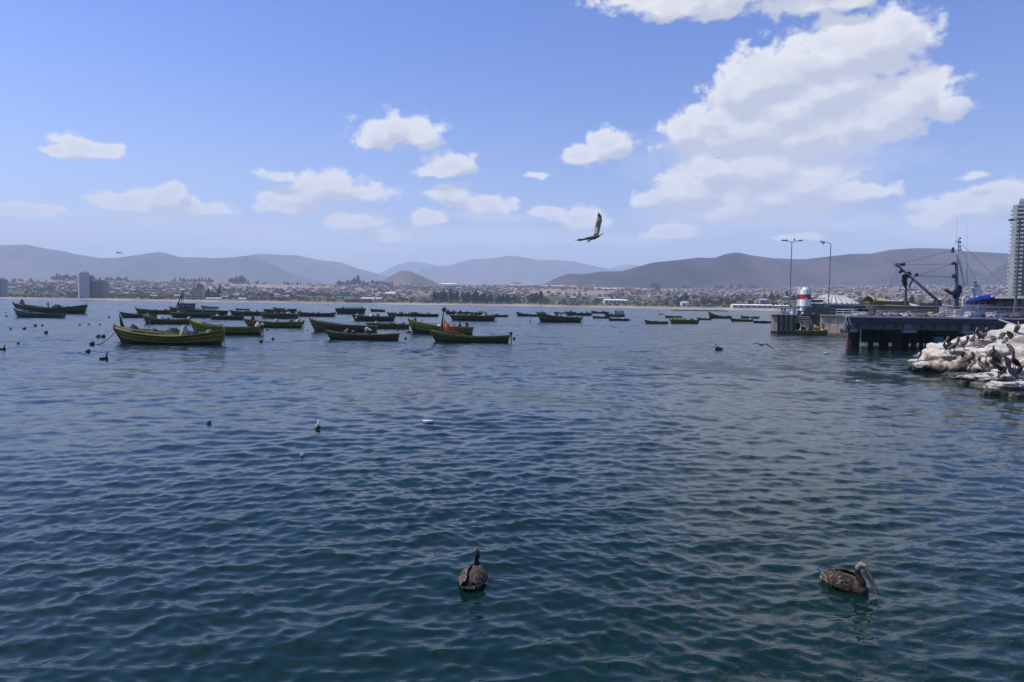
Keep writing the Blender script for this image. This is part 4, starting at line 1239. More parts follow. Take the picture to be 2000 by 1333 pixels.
storey_block('apartment_tower', 2, 1080, 16, 12, 27, 10, (.28, .30, .35), 'grey blue apartment block cut by the left edge', 'tower block', 0, 3, slab=(.35, .36, .4))
r = storey_block('hotel', 390, 1010, 13, 10, 17, 6, (.52, .42, .32), 'tan hotel with a red brown upper part on the left shore', 'hotel', R(10), 3, slab=(.55, .45, .35))
m = MB(); m.box((-6, -1, 20), (2.4, 3, 9), (.5, .42, .36)); m.box((1.5, 0, 18.5), (8, 9, 5), (.35, .17, .11)); m.box((1, 0, 22), (5, 6, 3), (.38, .2, .13)); m.build('upper_block', M_TOWN, r)
def hall(px, Y, w, d, h, wall, roof, label, cat='warehouse', rz=0.0):
    m = MB(); m.box((0, 0, h/2 - 1), (w, d, h + 2), wall)
    v = [(-w/2, -d/2-.5, h), (w/2, -d/2-.5, h), (w/2, d/2+.5, h), (-w/2, d/2+.5, h), (-w/2, 0, h + h*.35), (w/2, 0, h + h*.35)]
    m.add(v, [(0, 1, 5, 4), (2, 3, 4, 5), (0, 4, 3), (1, 2, 5)], [roof, roof, wall, wall])
    for i in range(int(w/6)): m.box((-w/2 + 3 + i*6, -d/2 - .05, h*.45), (3, .12, h*.5), (.07, .07, .08))
    tag(m.build('hall', M_TOWN, None, land_at(px, Y), rz), label, cat)
hall(1200, 1010, 34, 22, 5, (.5, .46, .4), (.72, .68, .6), 'long cream roofed hall right of centre near the shore')
hall(1178, 1120, 20, 16, 5, (.4, .4, .4), (.3, .3, .3), 'grey shed behind the long cream hall')
hall(726, 1000, 30, 16, 4.5, (.5, .42, .36), (.66, .55, .46), 'long pale pink roofed hall on the middle left shore')
hall(762, 1500, 22, 12, 6, (.5, .5, .5), (.75, .75, .74), 'white roofed building above the middle shore')
hall(1010, 2300, 60, 20, 6, (.55, .5, .4), (.65, .58, .45), 'long cream building on the crest left of the dark ridge foot')
hall(1180, 2050, 70, 14, 6, (.6, .55, .5), (.72, .66, .58), 'long white wall like building on the crest below the dark ridge')
hall(1090, 2350, 120, 20, 6, (.55, .52, .45), (.6, .56, .5), 'very long pale building on the crest at the dark ridge foot')
hall(875, 2400, 50, 14, 9, (.5, .5, .5), (.8, .8, .78), 'bright white roof on the crest under the cone hill')
hall(1440, 770, 16, 9, 3.2, (.5, .48, .42), (.75, .72, .66), 'white beach kiosk roof on the right beach', 'kiosk')
hall(1478, 770, 30, 9, 3.0, (.5, .48, .42), (.8, .78, .74), 'long white awning roof behind the right beach', 'kiosk')
hall(1335, 860, 9, 8, 4.5, (.6, .6, .6), (.4, .42, .45), 'small white lifeguard building on the right beach', 'building')
for i, px in enumerate((408, 416, 424, 431, 470, 478)):
    hall(px, 985, 5, 4, 2.4, (.6, .58, .5), (.8, .78, .74), ('leftmost', 'second', 'third', 'fourth', 'fifth', 'rightmost')[i] + ' of the little white beach huts on the left far shore', 'hut')
m = MB(); p = land_at(733, 960)
for a in (-.7, .7, -.25): m.cyl((a*10, 0, 0), (a*-6, 0, 10), .5, .35, (.65, .63, .6), 6)
tag(m.build('monument', M_TOWN, None, p), 'white crossed beam monument on the middle left shore', 'monument')
# bare earth terrace low wall
m = MB(); m.box((0, 0, 1.6), (36, 6, 5), (.13, .11, .11)); m.box((0, -3.05, 3.2), (34, .1, .5), (.3, .26, .24)); tag(m.build('retaining_wall', M_TOWN, None, land_at(700, 935)), 'long dark retaining wall on the middle left shore', 'wall')
# parked cars glint behind the right beach
for i in range(26):
    px = random.choice([random.uniform(780, 1000), random.uniform(1180, 1460)]); Y = float(interp(px, SHORE)) + random.uniform(48, 60)
    m = MB(); c = random.choice([(.6, .6, .6), (.7, .7, .7), (.1, .1, .12), (.3, .05, .04), (.3, .32, .35)])
    m.box((0, 0, .55), (4.2, 1.7, .7), c); m.box((-.1, 0, 1.1), (2.3, 1.5, .5), (.06, .07, .08)); m.box((-.1, 0, 1.38), (2.0, 1.4, .06), c)
    for sx in (-1.3, 1.3):
        for sy in (-.8, .8): m.cyl((sx, sy - .08, .32), (sx, sy + .08, .32), .32, .32, DK, 8)
    tag(m.build('parked_car', M_METAL, None, land_at(px, Y), random.uniform(-.3, .3)), 'tiny parked car glinting behind the far beach', 'car', 'cars behind the far beach')

# ---- tall tower at the right edge, on the harbour land
def right_tower():
    base = at_y(1979, 580, 450.0); gz = 2.5
    H = 4 + (606.3 - 402)*450/F - gz
    root = empty('apartment_tower', (base.x + 4.4, 450.0, gz), R(0)); root.rotation_euler = (0, 0, -R(0))
    tag(root, 'tall grey and white apartment tower rising at the right edge behind the pier', 'tower block')
    nf = 26; fh = (H - 3)/nf
    ang = R(-33)
    Rz = Matrix.Rotation(ang, 3, 'Z')
    m = MB(); m.box((0, 0, H/2 - 2), (11, 16, H + 2), (.34, .34, .33), rot=Rz); m.build('core', M_TOWN, root)
    m = MB(); m.box(Rz @ Vector((-5.6, -6.8, 0)) + Vector((0, 0, H/2 - 1)), (2.2, 2.6, H), (.50, .50, .48), rot=Rz)
    m.box(Rz @ Vector((2.0, -8.02, 0)) + Vector((0, 0, H/2 - 1)), (7.0, .35, H - 3), (.15, .15, .16), rot=Rz); m.build('column_and_shaded_side', M_TOWN, root)  # dark panel paints the tower's shaded right side beside the pale column
    m = MB(); m.box(Rz @ Vector((-1, -2, 0)) + Vector((0, 0, H - 1)), (5, 6, 5), (.38, .38, .38), rot=Rz); m.box(Rz @ Vector((-2, -4, 0)) + Vector((0, 0, H + 2.2)), (2.5, 2.5, 2), (.42, .42, .42), rot=Rz); m.build('roof', M_TOWN, root)
    sl_ = MB(); sl_.box(Rz @ Vector((-6.0, -2.5, 0)), (2.9, 7.0, .28), (.66, .66, .64), rot=Rz)
    sl_.box(Rz @ Vector((-7.4, -2.5, 0)) + Vector((0, 0, .5)), (.1, 7.0, .8), (.55, .57, .58), rot=Rz)
    sm_ = sl_.mesh('balcony', M_TOWN)
    s2 = MB(); s2.box(Rz @ Vector((-2.3, -8.6, 0)), (4.0, 1.5, .26), (.55, .55, .54), rot=Rz); s2.box(Rz @ Vector((-2.3, -9.3, 0)) + Vector((0, 0, .45)), (4.0, .1, .75), (.45, .45, .45), rot=Rz)
    s2m = s2.mesh('balcony', M_TOWN)
    w1 = MB(); w1.box(Rz @ Vector((-5.56, -1.2, 0)) + Vector((0, 0, fh*.5)), (.16, 7.6, fh*.62), (.05, .06, .08), rot=Rz); w1m = w1.mesh('window', M_TOWN)
    w2 = MB(); w2.box(Rz @ Vector((-2.3, -8.08, 0)) + Vector((0, 0, fh*.5)), (3.4, .16, fh*.62), (.04, .05, .06), rot=Rz); w2m = w2.mesh('window', M_TOWN)
    w3 = MB(); w3.box(Rz @ Vector((2.4, -8.22, 0)) + Vector((0, 0, fh*.5)), (4.4, .14, fh*.4), (.045, .05, .06), rot=Rz); w3m = w3.mesh('window', M_TOWN)
    for f in range(nf):
        z = 1.5 + f*fh
        for me, nm in ((sm_, 'balcony'), (s2m, 'balcony'), (w1m, 'window'), (w2m, 'window'), (w3m, 'window')):
            link_mesh(nm, me, root, (0, 0, z))
right_tower()
# ------------------------------------------------------------------ harbour wall with steps
random.seed(41)
CON = (0.44, 0.385, 0.31)
QZ = 2.8
def quay():
    A = at(1505, 650.5); Bp = at(1660, 655.5)      # front face runs from A to Bp
    A.z = Bp.z = 0
    d = (Bp - A); Lq = d.length; u = d.normalized(); n = Vector((u.y, -u.x, 0))
    if n.y > 0: n = -n
    rz = math.atan2(u.y, u.x)
    root = empty('harbour_wall', A, rz); tag(root, 'concrete harbour wall with steps and black fenders at the right', 'harbour wall')
    s = Lq/155.0     # metres per photo pixel along the wall
    def X(px): return (px - 1505)*s
    M0 = Matrix.Translation(A) @ Matrix.Rotation(rz, 4, 'Z')
    W = 5.2
    # the mass, split so that the stair recess is open
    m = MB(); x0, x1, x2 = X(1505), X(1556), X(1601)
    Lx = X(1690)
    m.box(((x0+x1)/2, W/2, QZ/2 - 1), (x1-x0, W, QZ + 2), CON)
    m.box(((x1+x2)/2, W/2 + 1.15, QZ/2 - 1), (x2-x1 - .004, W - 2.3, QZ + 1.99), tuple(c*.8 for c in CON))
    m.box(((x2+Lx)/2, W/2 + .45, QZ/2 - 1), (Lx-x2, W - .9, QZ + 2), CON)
    m.build('wall_block', M_CONC, root)
    m = MB(); m.box(((x0+x1)/2, -.06, QZ + .04), (x1-x0 + .2, .5, .16), (.42, .4, .35)); m.box(((x2+Lx)/2, .86, QZ + .04), (Lx-x2, .5, .16), (.42, .4, .35)); m.build('coping', M_CONC, root)
    for px in (1521, 1531, 1541, 1551.5):
        f = MB(); f.box((X(px), -.16, QZ/2 - .25), (.31, .32, QZ + .6), (.006, .006, .007)); f.build('fender', M_CLOTH, root)
    # cast joints in the concrete
    for px in (1512, 1526, 1536, 1546): 
        f = MB(); f.box((X(px), -.012, QZ/2), (.05, .03, QZ - .1), (.2, .19, .16)); f.build('wall_joint', M_CONC, root)
    for px in (1620, 1635):
        f = MB(); f.box((X(px), .885, QZ/2), (.05, .03, QZ - .1), (.22, .2, .17)); f.build('wall_joint', M_CONC, root)
    # steps going down to the right
    n_ = 9
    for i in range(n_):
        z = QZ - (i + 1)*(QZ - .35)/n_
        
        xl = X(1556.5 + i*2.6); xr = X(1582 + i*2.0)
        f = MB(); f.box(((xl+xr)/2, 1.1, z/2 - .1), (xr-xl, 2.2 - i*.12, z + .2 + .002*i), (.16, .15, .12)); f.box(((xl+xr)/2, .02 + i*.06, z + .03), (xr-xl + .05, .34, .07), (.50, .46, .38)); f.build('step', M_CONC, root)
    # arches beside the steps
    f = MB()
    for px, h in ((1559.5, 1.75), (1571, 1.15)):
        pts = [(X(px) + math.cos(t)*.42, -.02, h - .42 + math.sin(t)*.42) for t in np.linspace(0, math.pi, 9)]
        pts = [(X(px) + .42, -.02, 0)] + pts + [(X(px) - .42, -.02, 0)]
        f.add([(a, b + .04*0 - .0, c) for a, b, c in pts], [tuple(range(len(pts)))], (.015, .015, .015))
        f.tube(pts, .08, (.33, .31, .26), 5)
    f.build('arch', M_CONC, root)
    m = MB(); m.box(((x1 + X(1575))/2, .3, .8), (X(1575) - x1, .5, 1.9), (.28, .26, .21)); m.build('landing_wall', M_CONC, root)
    m = MB(); m.box((X(1632), .2, .12), (X(1505 + 52), 2.2, .5), (.28, .2, .15)); m.build('landing', M_CONC, root)
    # green weed band
    m = MB(); m.box(((x0+x1)/2, -.03, .02), (x1-x0 + .02, .08, .55), (.035, .045, .02)); m.build('weed_band', M_CONC, root)
    # railing at the left end
    rl = empty('railing', A, rz); tag(rl, 'pale steel railing on the left end of the harbour wall', 'railing')
    for px in (1512, 1518, 1524, 1529, 1534, 1541, 1548):
        f = MB(); f.cyl((X(px), .5, QZ), (X(px), .5, QZ + 1.1), .035, .035, (.25, .33, .40), 5); f.build('post', M_METAL, rl)
    for z in (.55, 1.1):
        f = MB(); f.cyl((X(1511.5), .5, QZ + z), (X(1550), .5, QZ + z), .03, .03, (.3, .38, .45), 5); f.build('rail', M_METAL, rl)
    for (px, y0) in ((1512, 2.5), (1512, 4.6)):
        f = MB(); f.cyl((X(px), y0, QZ), (X(px), y0, QZ + 1.1), .035, .035, (.3, .3, .3), 5); f.build('post', M_METAL, rl)
    def place(name, mb, px, y, mat, label, cat, group=None):
        o = mb.build(name, mat, None, M0 @ Vector((X(px), y, QZ)), rz); tag(o, label, cat, group); return o
    # beacon
    bc = empty('beacon', M0 @ Vector((X(1568.5), 2.0, QZ)), rz); tag(bc, 'white round harbour beacon with a red band on the wall', 'beacon')
    h = (614 - 563)*.0805; W_ = (.78, .78, .76)
    def ringed(r0, r1, z0, z1, c, n=24, cx=0): 
        q = MB(); q.cyl((cx, 0, z0), (cx, 0, z1), r0, r1, c, n); return q
    ringed(.46, .46, 0, .38*h, W_, cx=-.28).build('stem', M_CLEAN, bc)
    ringed(.80, .80, .33*h, .58*h, W_).build('drum_lower', M_CLEAN, bc)
    ringed(.805, .805, .58*h + .002, .765*h, (.36, .03, .03)).build('red_band', M_CLEAN, bc)
    ringed(.80, .76, .765*h + .004, .95*h, W_).build('drum_upper', M_CLEAN, bc)
    ringed(.5, .38, .95*h + .002, 1.02*h, W_).build('cap', M_CLEAN, bc)
    q = MB(); q.box((-.90, 0, .68*h), (.42, .8, .70*h), W_); q.box((-.91, 0, .672*h), (.44, .82, .18*h), (.36, .03, .03)); q.box((-1.2, 0, .83*h), (.02, .3, .12), DK); q.box((-1.2, 0, .5*h), (.02, .3, .12), DK); q.build('side_box', M_CLEAN, bc)
    q = MB(); q.cyl((0, 0, 1.02*h), (0, 0, 1.12*h), .03, .03, GY, 5); q.ball((0, 0, 1.12*h), .09, (.2, .2, .2)); q.build('lamp', M_METAL, bc)
    q = MB(); q.box((.2, -.86, .62*h), (.4, .04, .14), (.5, .5, .5)); q.build('plate', M_PAINT, bc)
    # black skirts and stored gear
    q = MB()
    for i in range(7): q.box((-1.4 + i*1.05, 0, .62), (.98, .5, 1.24 + .04*math.sin(i*2.3)), (.02, .02, .025))
    place('rubber_barrier', q, 1600, 1.3, M_PAINT, 'row of black rubber blocks along the wall right of the beacon', 'barrier')
    q = MB()
    for i in range(9): q.box((i*.7, 0, .3 + .2*(i % 3)), (.5, .5, .6 + .3*(i % 2)), random.choice([(.06, .16, .3), (.1, .2, .33), (.4, .42, .42), (.05, .06, .08)]))
    for i in range(4): q.cyl((i*1.3, .3, 0), (i*1.3, .3, 1.0), .2, .2, (.06, .17, .28), 8)
    place('stored_crates', q, 1527, 2.2, M_PAINT, 'stack of blue and grey crates behind the railing left of the beacon', 'crates')
    q = MB()
    for i in range(7): q.ball((i*.75, 0, .25), .28, (.55, .56, .56) if i % 2 else (.07, .16, .3), 8, 5)
    place('float_bundle', q, 1534, 1.3, M_PAINT, 'row of pale and blue floats on the wall left of the beacon', 'floats')
    q = MB(); 
    for i in range(3): q.cyl((i*.5, 0, .35), (i*.5, .25, .35), .35, .35, (.015, .015, .015), 10)
    place('tyre_stack', q, 1558, 1.2, M_PAINT, 'leaning black tyres at the foot of the beacon', 'tyres')
    # lamps
    def lamp(px, pytop, y, heads, label):
        p0 = M0 @ Vector((X(px), y, QZ)); Hh = CAM_H + (hor(px) - pytop)*p0.y/F - QZ
        r_ = empty('street_lamp', p0); tag(r_, label, 'street lamp')
        q = MB(); q.cyl((0, 0, 0), (0, 0, Hh), .11, .06, (.16, .19, .22), 8); q.cyl((0, 0, 0), (0, 0, .9), .15, .14, (.16, .19, .22), 8); q.build('pole', M_METAL, r_)
        for sd in heads:
            q = MB(); q.tube([(0, 0, Hh - .05), (sd*.6, 0, Hh + .12), (sd*.95, 0, Hh + .2)], .045, (.16, .19, .22)); q.build('arm', M_METAL, r_)
            q = MB(); q.box((sd*1.25, 0, Hh + .22), (.75, .28, .13), (.1, .11, .13), rot=Matrix.Rotation(-sd*.12, 3, 'Y')); q.box((sd*1.25, 0, Hh + .145), (.5, .2, .04), (.5, .5, .5)); q.build('lamp_head', M_METAL, r_)
        return Hh
    lamp(1537, 474, 2.2, (-1, 1), 'double headed lamp post on the harbour wall left of the beacon')
    lamp(1612.5, 477, 3.5, (-1,), 'single headed lamp post right of the beacon')
    # perched bird on the single lamp
    return M0, X, rz
QM, QX, QRZ = quay()

# moored boat behind the wall: dark blue hull with a canopy
def vessel_hull(name, px0, px1, Y, zdeck, cols, label, cat='fishing vessel', bow_h=.8, beam=5.0, parent=None):
    a = at_y(px0, 600, Y); b_ = at_y(px1, 600, Y)
    L = b_.x - a.x
    root = empty(name, ((a.x + b_.x)/2, Y, 0)); tag(root, label, cat)
    rings = []
    for i in range(21):
        s = i/20
        hw = beam/2*(min(1, (s/.35))**.6 if s < .35 else 1 - .12*((s-.35)/.65)**3); hw = max(.03, hw)
        zt = zdeck + bow_h*max(0, 1 - s/.4)**2
        x = -L/2 + s*L
        pr = [(0, -1.0), (.55, -.7), (.85, 0), (.97, zt*.5), (1.0, zt*.8), (1.02, zt)]
        rings.append([Vector((x, -w*hw, z)) for w, z in reversed(pr)] + [Vector((x, w*hw, z)) for w, z in pr[1:]])
    m = MB(); nn = len(rings[0])
    m.loft(rings, lambda i, k: cols[1] if k in (0, nn-2) else (cols[0] if k in (1, nn-3, 2, nn-4) else cols[2]), False)
    m.add(rings[-1], [tuple(range(nn))], cols[0])
    m.build('hull', M_PAINT, root)
    m = MB(); m.loft([[r[0] + Vector((0, .05, -.25)), r[-1] + Vector((0, -.05, -.25))] for r in rings[1:]], (.2, .16, .12), False); m.build('deck', M_PAINT, root)
    m = MB()
    for sd in (0, -1): m.tube([r[sd] + Vector((0, 0, .03)) for r in rings], .07, cols[3], 5)
    m.build('gunwale', M_PAINT, root)
    return root, L
r_, L_ = vessel_hull('moored_vessel', 1574, 1690, 128, 4.6, ((.03, .045, .09), (.04, .08, .16), DK, (.25, .2, .15)), 'dark blue hulled vessel lying behind the harbour wall', bow_h=.0)
m = MB(); m.box((-L_*.36, 0, 5.15), (2.4, 2.2, .5), (.04, .16, .14)); m.box((-L_*.36, 0, 5.7), (3.2, 2.6, .1), (.5, .5, .4)); m.cyl((-L_*.36-1.4, -1, 4.6), (-L_*.36-1.4, -1, 5.7), .05, .05, GY); m.cyl((-L_*.36+1.4, -1, 4.6), (-L_*.36+1.4, -1, 5.7), .05, .05, GY); m.build('wheelhouse', M_PAINT, r_)

# pleated pavilion roof on the harbour land
def pavilion():
    Y = 260; c = at_y(1626, 600, Y); gz = 2.5
    root = empty('pavilion', (c.x, Y, gz)); tag(root, 'round pavilion with a pleated white roof behind the beacon', 'pavilion')
    top = CAM_H + (hor(1626) - 577)*Y/F - gz; ev = CAM_H + (hor(1626) - 594)*Y/F - gz
    N = 28; rt, re = 3.4, 9.0
    for k in range(N):
        a0 = 2*math.pi*k/N; a1 = 2*math.pi*(k+1)/N; am = (a0+a1)/2
        m = MB(); f = lambda a, r, z: (math.cos(a)*r, math.sin(a)*r, z)
        m.add([f(a0, re, ev), f(am, re*1.01, ev + .35), f(a1, re, ev), f(a1, rt, top), f(am, rt, top + .1), f(a0, rt, top), f(a0, re, ev - .1), f(a1, re, ev - .1)],
              [(0, 1, 4, 5), (1, 2, 3, 4), (6, 7, 2, 1, 0)], [(.46, .45, .41), (.33, .32, .29), (.3, .3, .27)])
        m.build('roof_panel', M_TOWN, root)
    m = MB(); m.cyl((0, 0, top - .05), (0, 0, top + .35), rt + .1, rt + .1, (.55, .42, .25), 28); m.build('roof_ring', M_TOWN, root)
    m = MB()
    for k in range(14): a = 2*math.pi*k/14; m.cyl((math.cos(a)*8.2, math.sin(a)*8.2, 0), (math.cos(a)*8.2, math.sin(a)*8.2, ev), .15, .15, (.4, .4, .4), 6)
    m.build('posts', M_TOWN, root)
    m = MB(); m.cyl((0, 0, 0), (0, 0, ev - .3), 6.5, 6.5, (.12, .13, .13), 24); m.build('wall', M_TOWN, root)
pavilion()
for px, Y, w, lab in ((1526, 715, 19, 'white tent roofs on the beach left of the harbour lamp'), (1560, 700, 9, 'small white tent roof on the beach beside the beacon')):
    m = MB(); p = land_at(px, Y + 22)
    for i in range(int(w/4)):
        x = -w/2 + 2 + i*4
        m.add([(x-2, -2, 2.6), (x+2, -2, 2.6), (x+2, 2, 2.6), (x-2, 2, 2.6), (x, 0, 4.0)], [(0, 1, 4), (1, 2, 4), (2, 3, 4), (3, 0, 4)], (.8, .79, .75))
        for a in (-1.9, 1.9): m.cyl((x + a, -1.9, 0), (x + a, -1.9, 2.6), .06, .06, GY, 4)
    m.box((0, 1, 1), (w, 1, 2), (.1, .11, .12))
    tag(m.build('beach_tent', M_TOWN, None, p), lab, 'tent')

# ------------------------------------------------------------------ pier
PZ = 3.25
def pier():
    y0, y1 = 65.0, 74.0
    x0 = (1652 - 1000)/F*y0; x1 = 78.0
    root = empty('pier', (x0, y0, 0)); tag(root, 'long blue grey pier on dark piles running off the right edge', 'pier')
    L = x1 - x0
    STEEL = (.045, .062, .078)
    D_ = y1 - y0; e = .489*D_
    m = MB(); m.add([(0, 0, PZ-.24), (L, 0, PZ-.24), (L, D_, PZ-.24), (e, D_, PZ-.24), (0, 0, PZ), (L, 0, PZ), (L, D_, PZ), (e, D_, PZ)], [(0, 3, 2, 1), (4, 5, 6, 7), (0, 1, 5, 4), (1, 2, 6, 5), (2, 3, 7, 6), (3, 0, 4, 7)], (.33, .27, .25)); m.build('deck', M_CONC, root)
    m = MB(); m.box((L/2, -.09, PZ - .07), (L + .1, .12, .16), (.62, .60, .60)); m.build('deck_edge', M_PAINT, root)
    m = MB(); m.box((L/2, .02, PZ - .42), (L, .10, .46), (.016, .028, .065)); m.build('fascia', M_PAINT, root)
    # girder web panels between stiffeners
    step = 1.22; n = int(L/step)
    for i in range(n):
        m = MB(); m.box(((i + .5)*step, .28, PZ - .82), (step - .05, .1, .80), tuple(c*random.uniform(.75, 1.1) for c in STEEL)); m.build('girder_panel', M_METAL, root)
        m = MB(); m.box((i*step + .02, .22, PZ - .82), (.07, .16, .84), tuple(c*.6 for c in STEEL)); m.build('stiffener', M_METAL, root)
    m = MB(); m.box((L/2, .24, PZ - 1.25), (L, .35, .07), tuple(c*.8 for c in STEEL)); m.build('bottom_flange', M_METAL, root)
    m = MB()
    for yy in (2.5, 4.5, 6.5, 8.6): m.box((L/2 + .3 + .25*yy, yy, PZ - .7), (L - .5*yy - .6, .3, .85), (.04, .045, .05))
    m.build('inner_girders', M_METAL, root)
    def X(px): return px_x(px) - x0
    def px_x(px): return (px - 1000)/F*y0
    # bearing blocks and caps
    for a, bb in ((1662, 1674), (1763, 1789), (1878, 1900), (1985, 2010), (2100, 2120)):
        m = MB(); m.box(((X(a)+X(bb))/2, .35, PZ - 1.42), (X(bb)-X(a), .9, .28), (.16, .19, .24)); m.box(((X(a)+X(bb))/2 - .1, .2, PZ - 1.0), ((X(bb)-X(a))*.55, .2, .6), (.12, .15, .19)); m.build('bearing_block', M_METAL, root)
    # piles
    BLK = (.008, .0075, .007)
    pl = [(1663.5, .5, .42), (1671, .8, .42), (1668, 2.5, .4), (1701, 2.0, .27), (1723, 2.6, .29), (1732, 5.2, .22), (1749, 1.0, .33), (1754, 1.8, .30), (1767, 4.5, .45), (1785, 1.6, .27), (1800, 3.5, .2), (1812, 2.2, .27),
          (1826, 4.4, .25), (1841, 1.6, .3), (1860, 3.4, .28), (1879, .9, .35), (1889, .9, .35), (1905, 4, .28), (1925, 2, .28), (1950, 4.5, .3), (1975, 1.5, .3), (1990, .8, .35), (2002, .8, .35), (2030, 3, .3), (2060, 1.5, .3), (2110, .8, .35), (2150, 3, .3)]
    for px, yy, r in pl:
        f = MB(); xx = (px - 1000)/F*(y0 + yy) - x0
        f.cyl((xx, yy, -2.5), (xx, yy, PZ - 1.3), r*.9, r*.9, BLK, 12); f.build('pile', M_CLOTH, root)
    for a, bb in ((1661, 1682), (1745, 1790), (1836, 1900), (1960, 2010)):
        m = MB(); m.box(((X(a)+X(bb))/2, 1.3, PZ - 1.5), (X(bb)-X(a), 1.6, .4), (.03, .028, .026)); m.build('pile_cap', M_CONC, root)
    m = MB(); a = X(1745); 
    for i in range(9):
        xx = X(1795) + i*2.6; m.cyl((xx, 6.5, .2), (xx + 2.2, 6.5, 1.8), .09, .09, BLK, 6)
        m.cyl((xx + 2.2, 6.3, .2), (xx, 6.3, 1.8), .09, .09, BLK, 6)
    m.box((X(1880), 8.7, 1.1), (X(2010) - X(1795), .3, 1.6), (.03, .03, .03)); m.build('brace_and_dark_wall', M_METAL, root)  # plain dark wall set behind the diagonal braces
    # white ladder arms at the left end and red marker
    for dx in (0, .28):
        f = MB(); f.cyl((X(1648) + dx, -.1, PZ - .1), (X(1655) + dx - .05, -.1, PZ - .85), .05, .05, (.65, .65, .62), 6); f.build('ladder_arm', M_METAL, root)
    m = MB(); m.box((.05, .3, PZ - .95), (.16, .5, .9), (.12, .13, .14)); m.build('end_plate', M_METAL, root)
    m = MB(); m.cyl((X(1654) + .02, -.05, 0.0), (X(1656.5), 0, 1.75), .17, .03, (.22, .05, .045), 10); tag(m.build('marker_cone', M_PAINT, None, (x0, y0, 0)), 'faded red cone shaped marker hanging at the left end of the pier', 'marker')
    # railing
    rl = empty('railing', (x0, y0, 0)); tag(rl, 'three bar steel railing along the front edge of the pier', 'railing')
    for z in (.34, .67, 1.0):
        f = MB(); f.cyl((-1.5 if z < 1 else -1.5, .12, PZ + z), (L, .12, PZ + z), .028, .028, (.42, .38, .38), 6); f.build('rail', M_METAL, rl)
    for px in (1663, 1697, 1731, 1755, 1774, 1800, 1823, 1828, 1852, 1878, 1900, 1925, 1950, 1972, 1996, 2020, 2050, 2080, 2110, 2150):
        f = MB(); f.cyl((X(px), .12, PZ - .3), (X(px), .12, PZ + 1.02), .032, .032, (.16, .15, .16), 6); f.build('post', M_METAL, rl)
    f = MB()
    rl2 = empty('railing', (x0, y1, 0)); tag(rl2, 'thin railing along the far side of the pier deck', 'railing')
    for z in (.5, 1.0):
        f = MB(); f.cyl((4.5, -.2, PZ + z), (L, -.2, PZ + z), .025, .025, (.3, .26, .26), 5); f.build('rail', M_METAL, rl2)
    for i in range(18):
        f = MB(); f.cyl((4.6 + i*2.4, -.2, PZ), (4.6 + i*2.4, -.2, PZ + 1), .03, .03, (.2, .17, .17), 5); f.build('post', M_METAL, rl2)
    return X, x0, y0, y1
PX, PX0, PY0, PY1 = pier()
def deck_pt(px, y): return Vector(((px - 1000)/F*(PY0 + y), PY0 + y, PZ))

# low railing between wall and pier
rl = empty('railing', (0, 0, 0)); tag(rl, 'white railing between the harbour wall and the pier', 'railing')
a = QM @ Vector((QX(1632), 1.0, QZ)); b_ = Vector((PX0 - 1.2, PY0 + .5, PZ))
for z in (.25, .6, .95):
    f = MB(); f.cyl(QM @ Vector((QX(1632), 1.0, QZ + z)), QM @ Vector((QX(1688), 1.0, QZ + z)), .05, .05, (.62, .62, .66), 6); f.build('rail', M_METAL, rl)
for px in (1632, 1645, 1660, 1675, 1688):
    f = MB(); f.cyl(QM @ Vector((QX(px), 1.0, QZ)), QM @ Vector((QX(px), 1.0, QZ + 1)), .05, .05, (.55, .55, .55), 6); f.build('post', M_METAL, rl)

# things lying on the pier deck
NW = 0
for px, w, h, c, word in ((1680, 3.2, .35, (.35, .27, .24), 'flat pinkish board stack'), (1700, 1.2, .5, (.12, .07, .06), 'dark brown net'), (1718, 1.6, .42, (.32, .16, .13), 'reddish net'), (1738, 2.2, .62, (.42, .30, .26), 'pinkish tan net'),
        (1752, 1.8, .45, (.20, .09, .10), 'maroon net'), (1768, 2.0, .55, (.36, .3, .27), 'pale tan net'), (1786, 1.8, .5, (.26, .17, .13), 'brown net'), (1803, 1.9, .4, (.2, .1, .1), 'dark red net'), (1818, 1.4, .5, (.36, .28, .2), 'tan net'), (1834, 1.5, .35, (.25, .14, .12), 'rust net'),
        (1893, 1.6, .6, (.5, .5, .52), 'white tarp'), (1915, 1.6, .5, (.07, .1, .25), 'navy net'), (1936, 1.7, .5, (.35, .3, .32), 'mauve net'), (1960, 1.9, .6, (.08, .1, .2), 'dark blue net'), (1985, 2.0, .5, (.16, .1, .12), 'dark maroon net'), (2010, 2, .6, (.2, .2, .25), 'grey net')):
    for k in range(2):
        NW += 1; c = tuple(x*.8 for x in c); m = lump(c, w/2*random.uniform(.5, .85), h*random.uniform(.45, 1.0), n=17, seed=NW + 200, cols=[c, tuple(x*.3 for x in c), tuple(x*.6 for x in c), tuple(min(1, x*1.6) for x in c)])
        o = m.build('net_heap', M_CLOTH, None, deck_pt(px + k*7 - 3, 1.5 + k*2.6 + random.uniform(-.3, .3)), random.uniform(0, 3))
        tag(o, f'{word} heap on the pier deck, {("nearer", "farther")[k]} of its pair', 'net')
for px, c, w in ((1668, (.1, .3, .4), 'teal crates beside the first railing post'), (1676, (.08, .14, .3), 'navy crates near the left end of the pier'), (1690, (.05, .25, .4), 'bright blue crates left of the man on the pier'), (1866, (.5, .5, .5), 'white boxes left of the blue roofed cabin'), (1946, (.08, .12, .32), 'dark blue bins right of the blue roofed cabin')):
    m = MB()
    for i in range(3):
        for j in range(2 - (i == 2)): m.box((i*.55, 0, .17 + j*.34), (.5, .4, .3), tuple(x*random.uniform(.8, 1.3) for x in c)); m.box((i*.55, 0, .30 + j*.34), (.42, .34, .06), DK)
    tag(m.build('crate_stack', M_PAINT, None, deck_pt(px, 5.5)), 'stack of ' + w, 'crates')
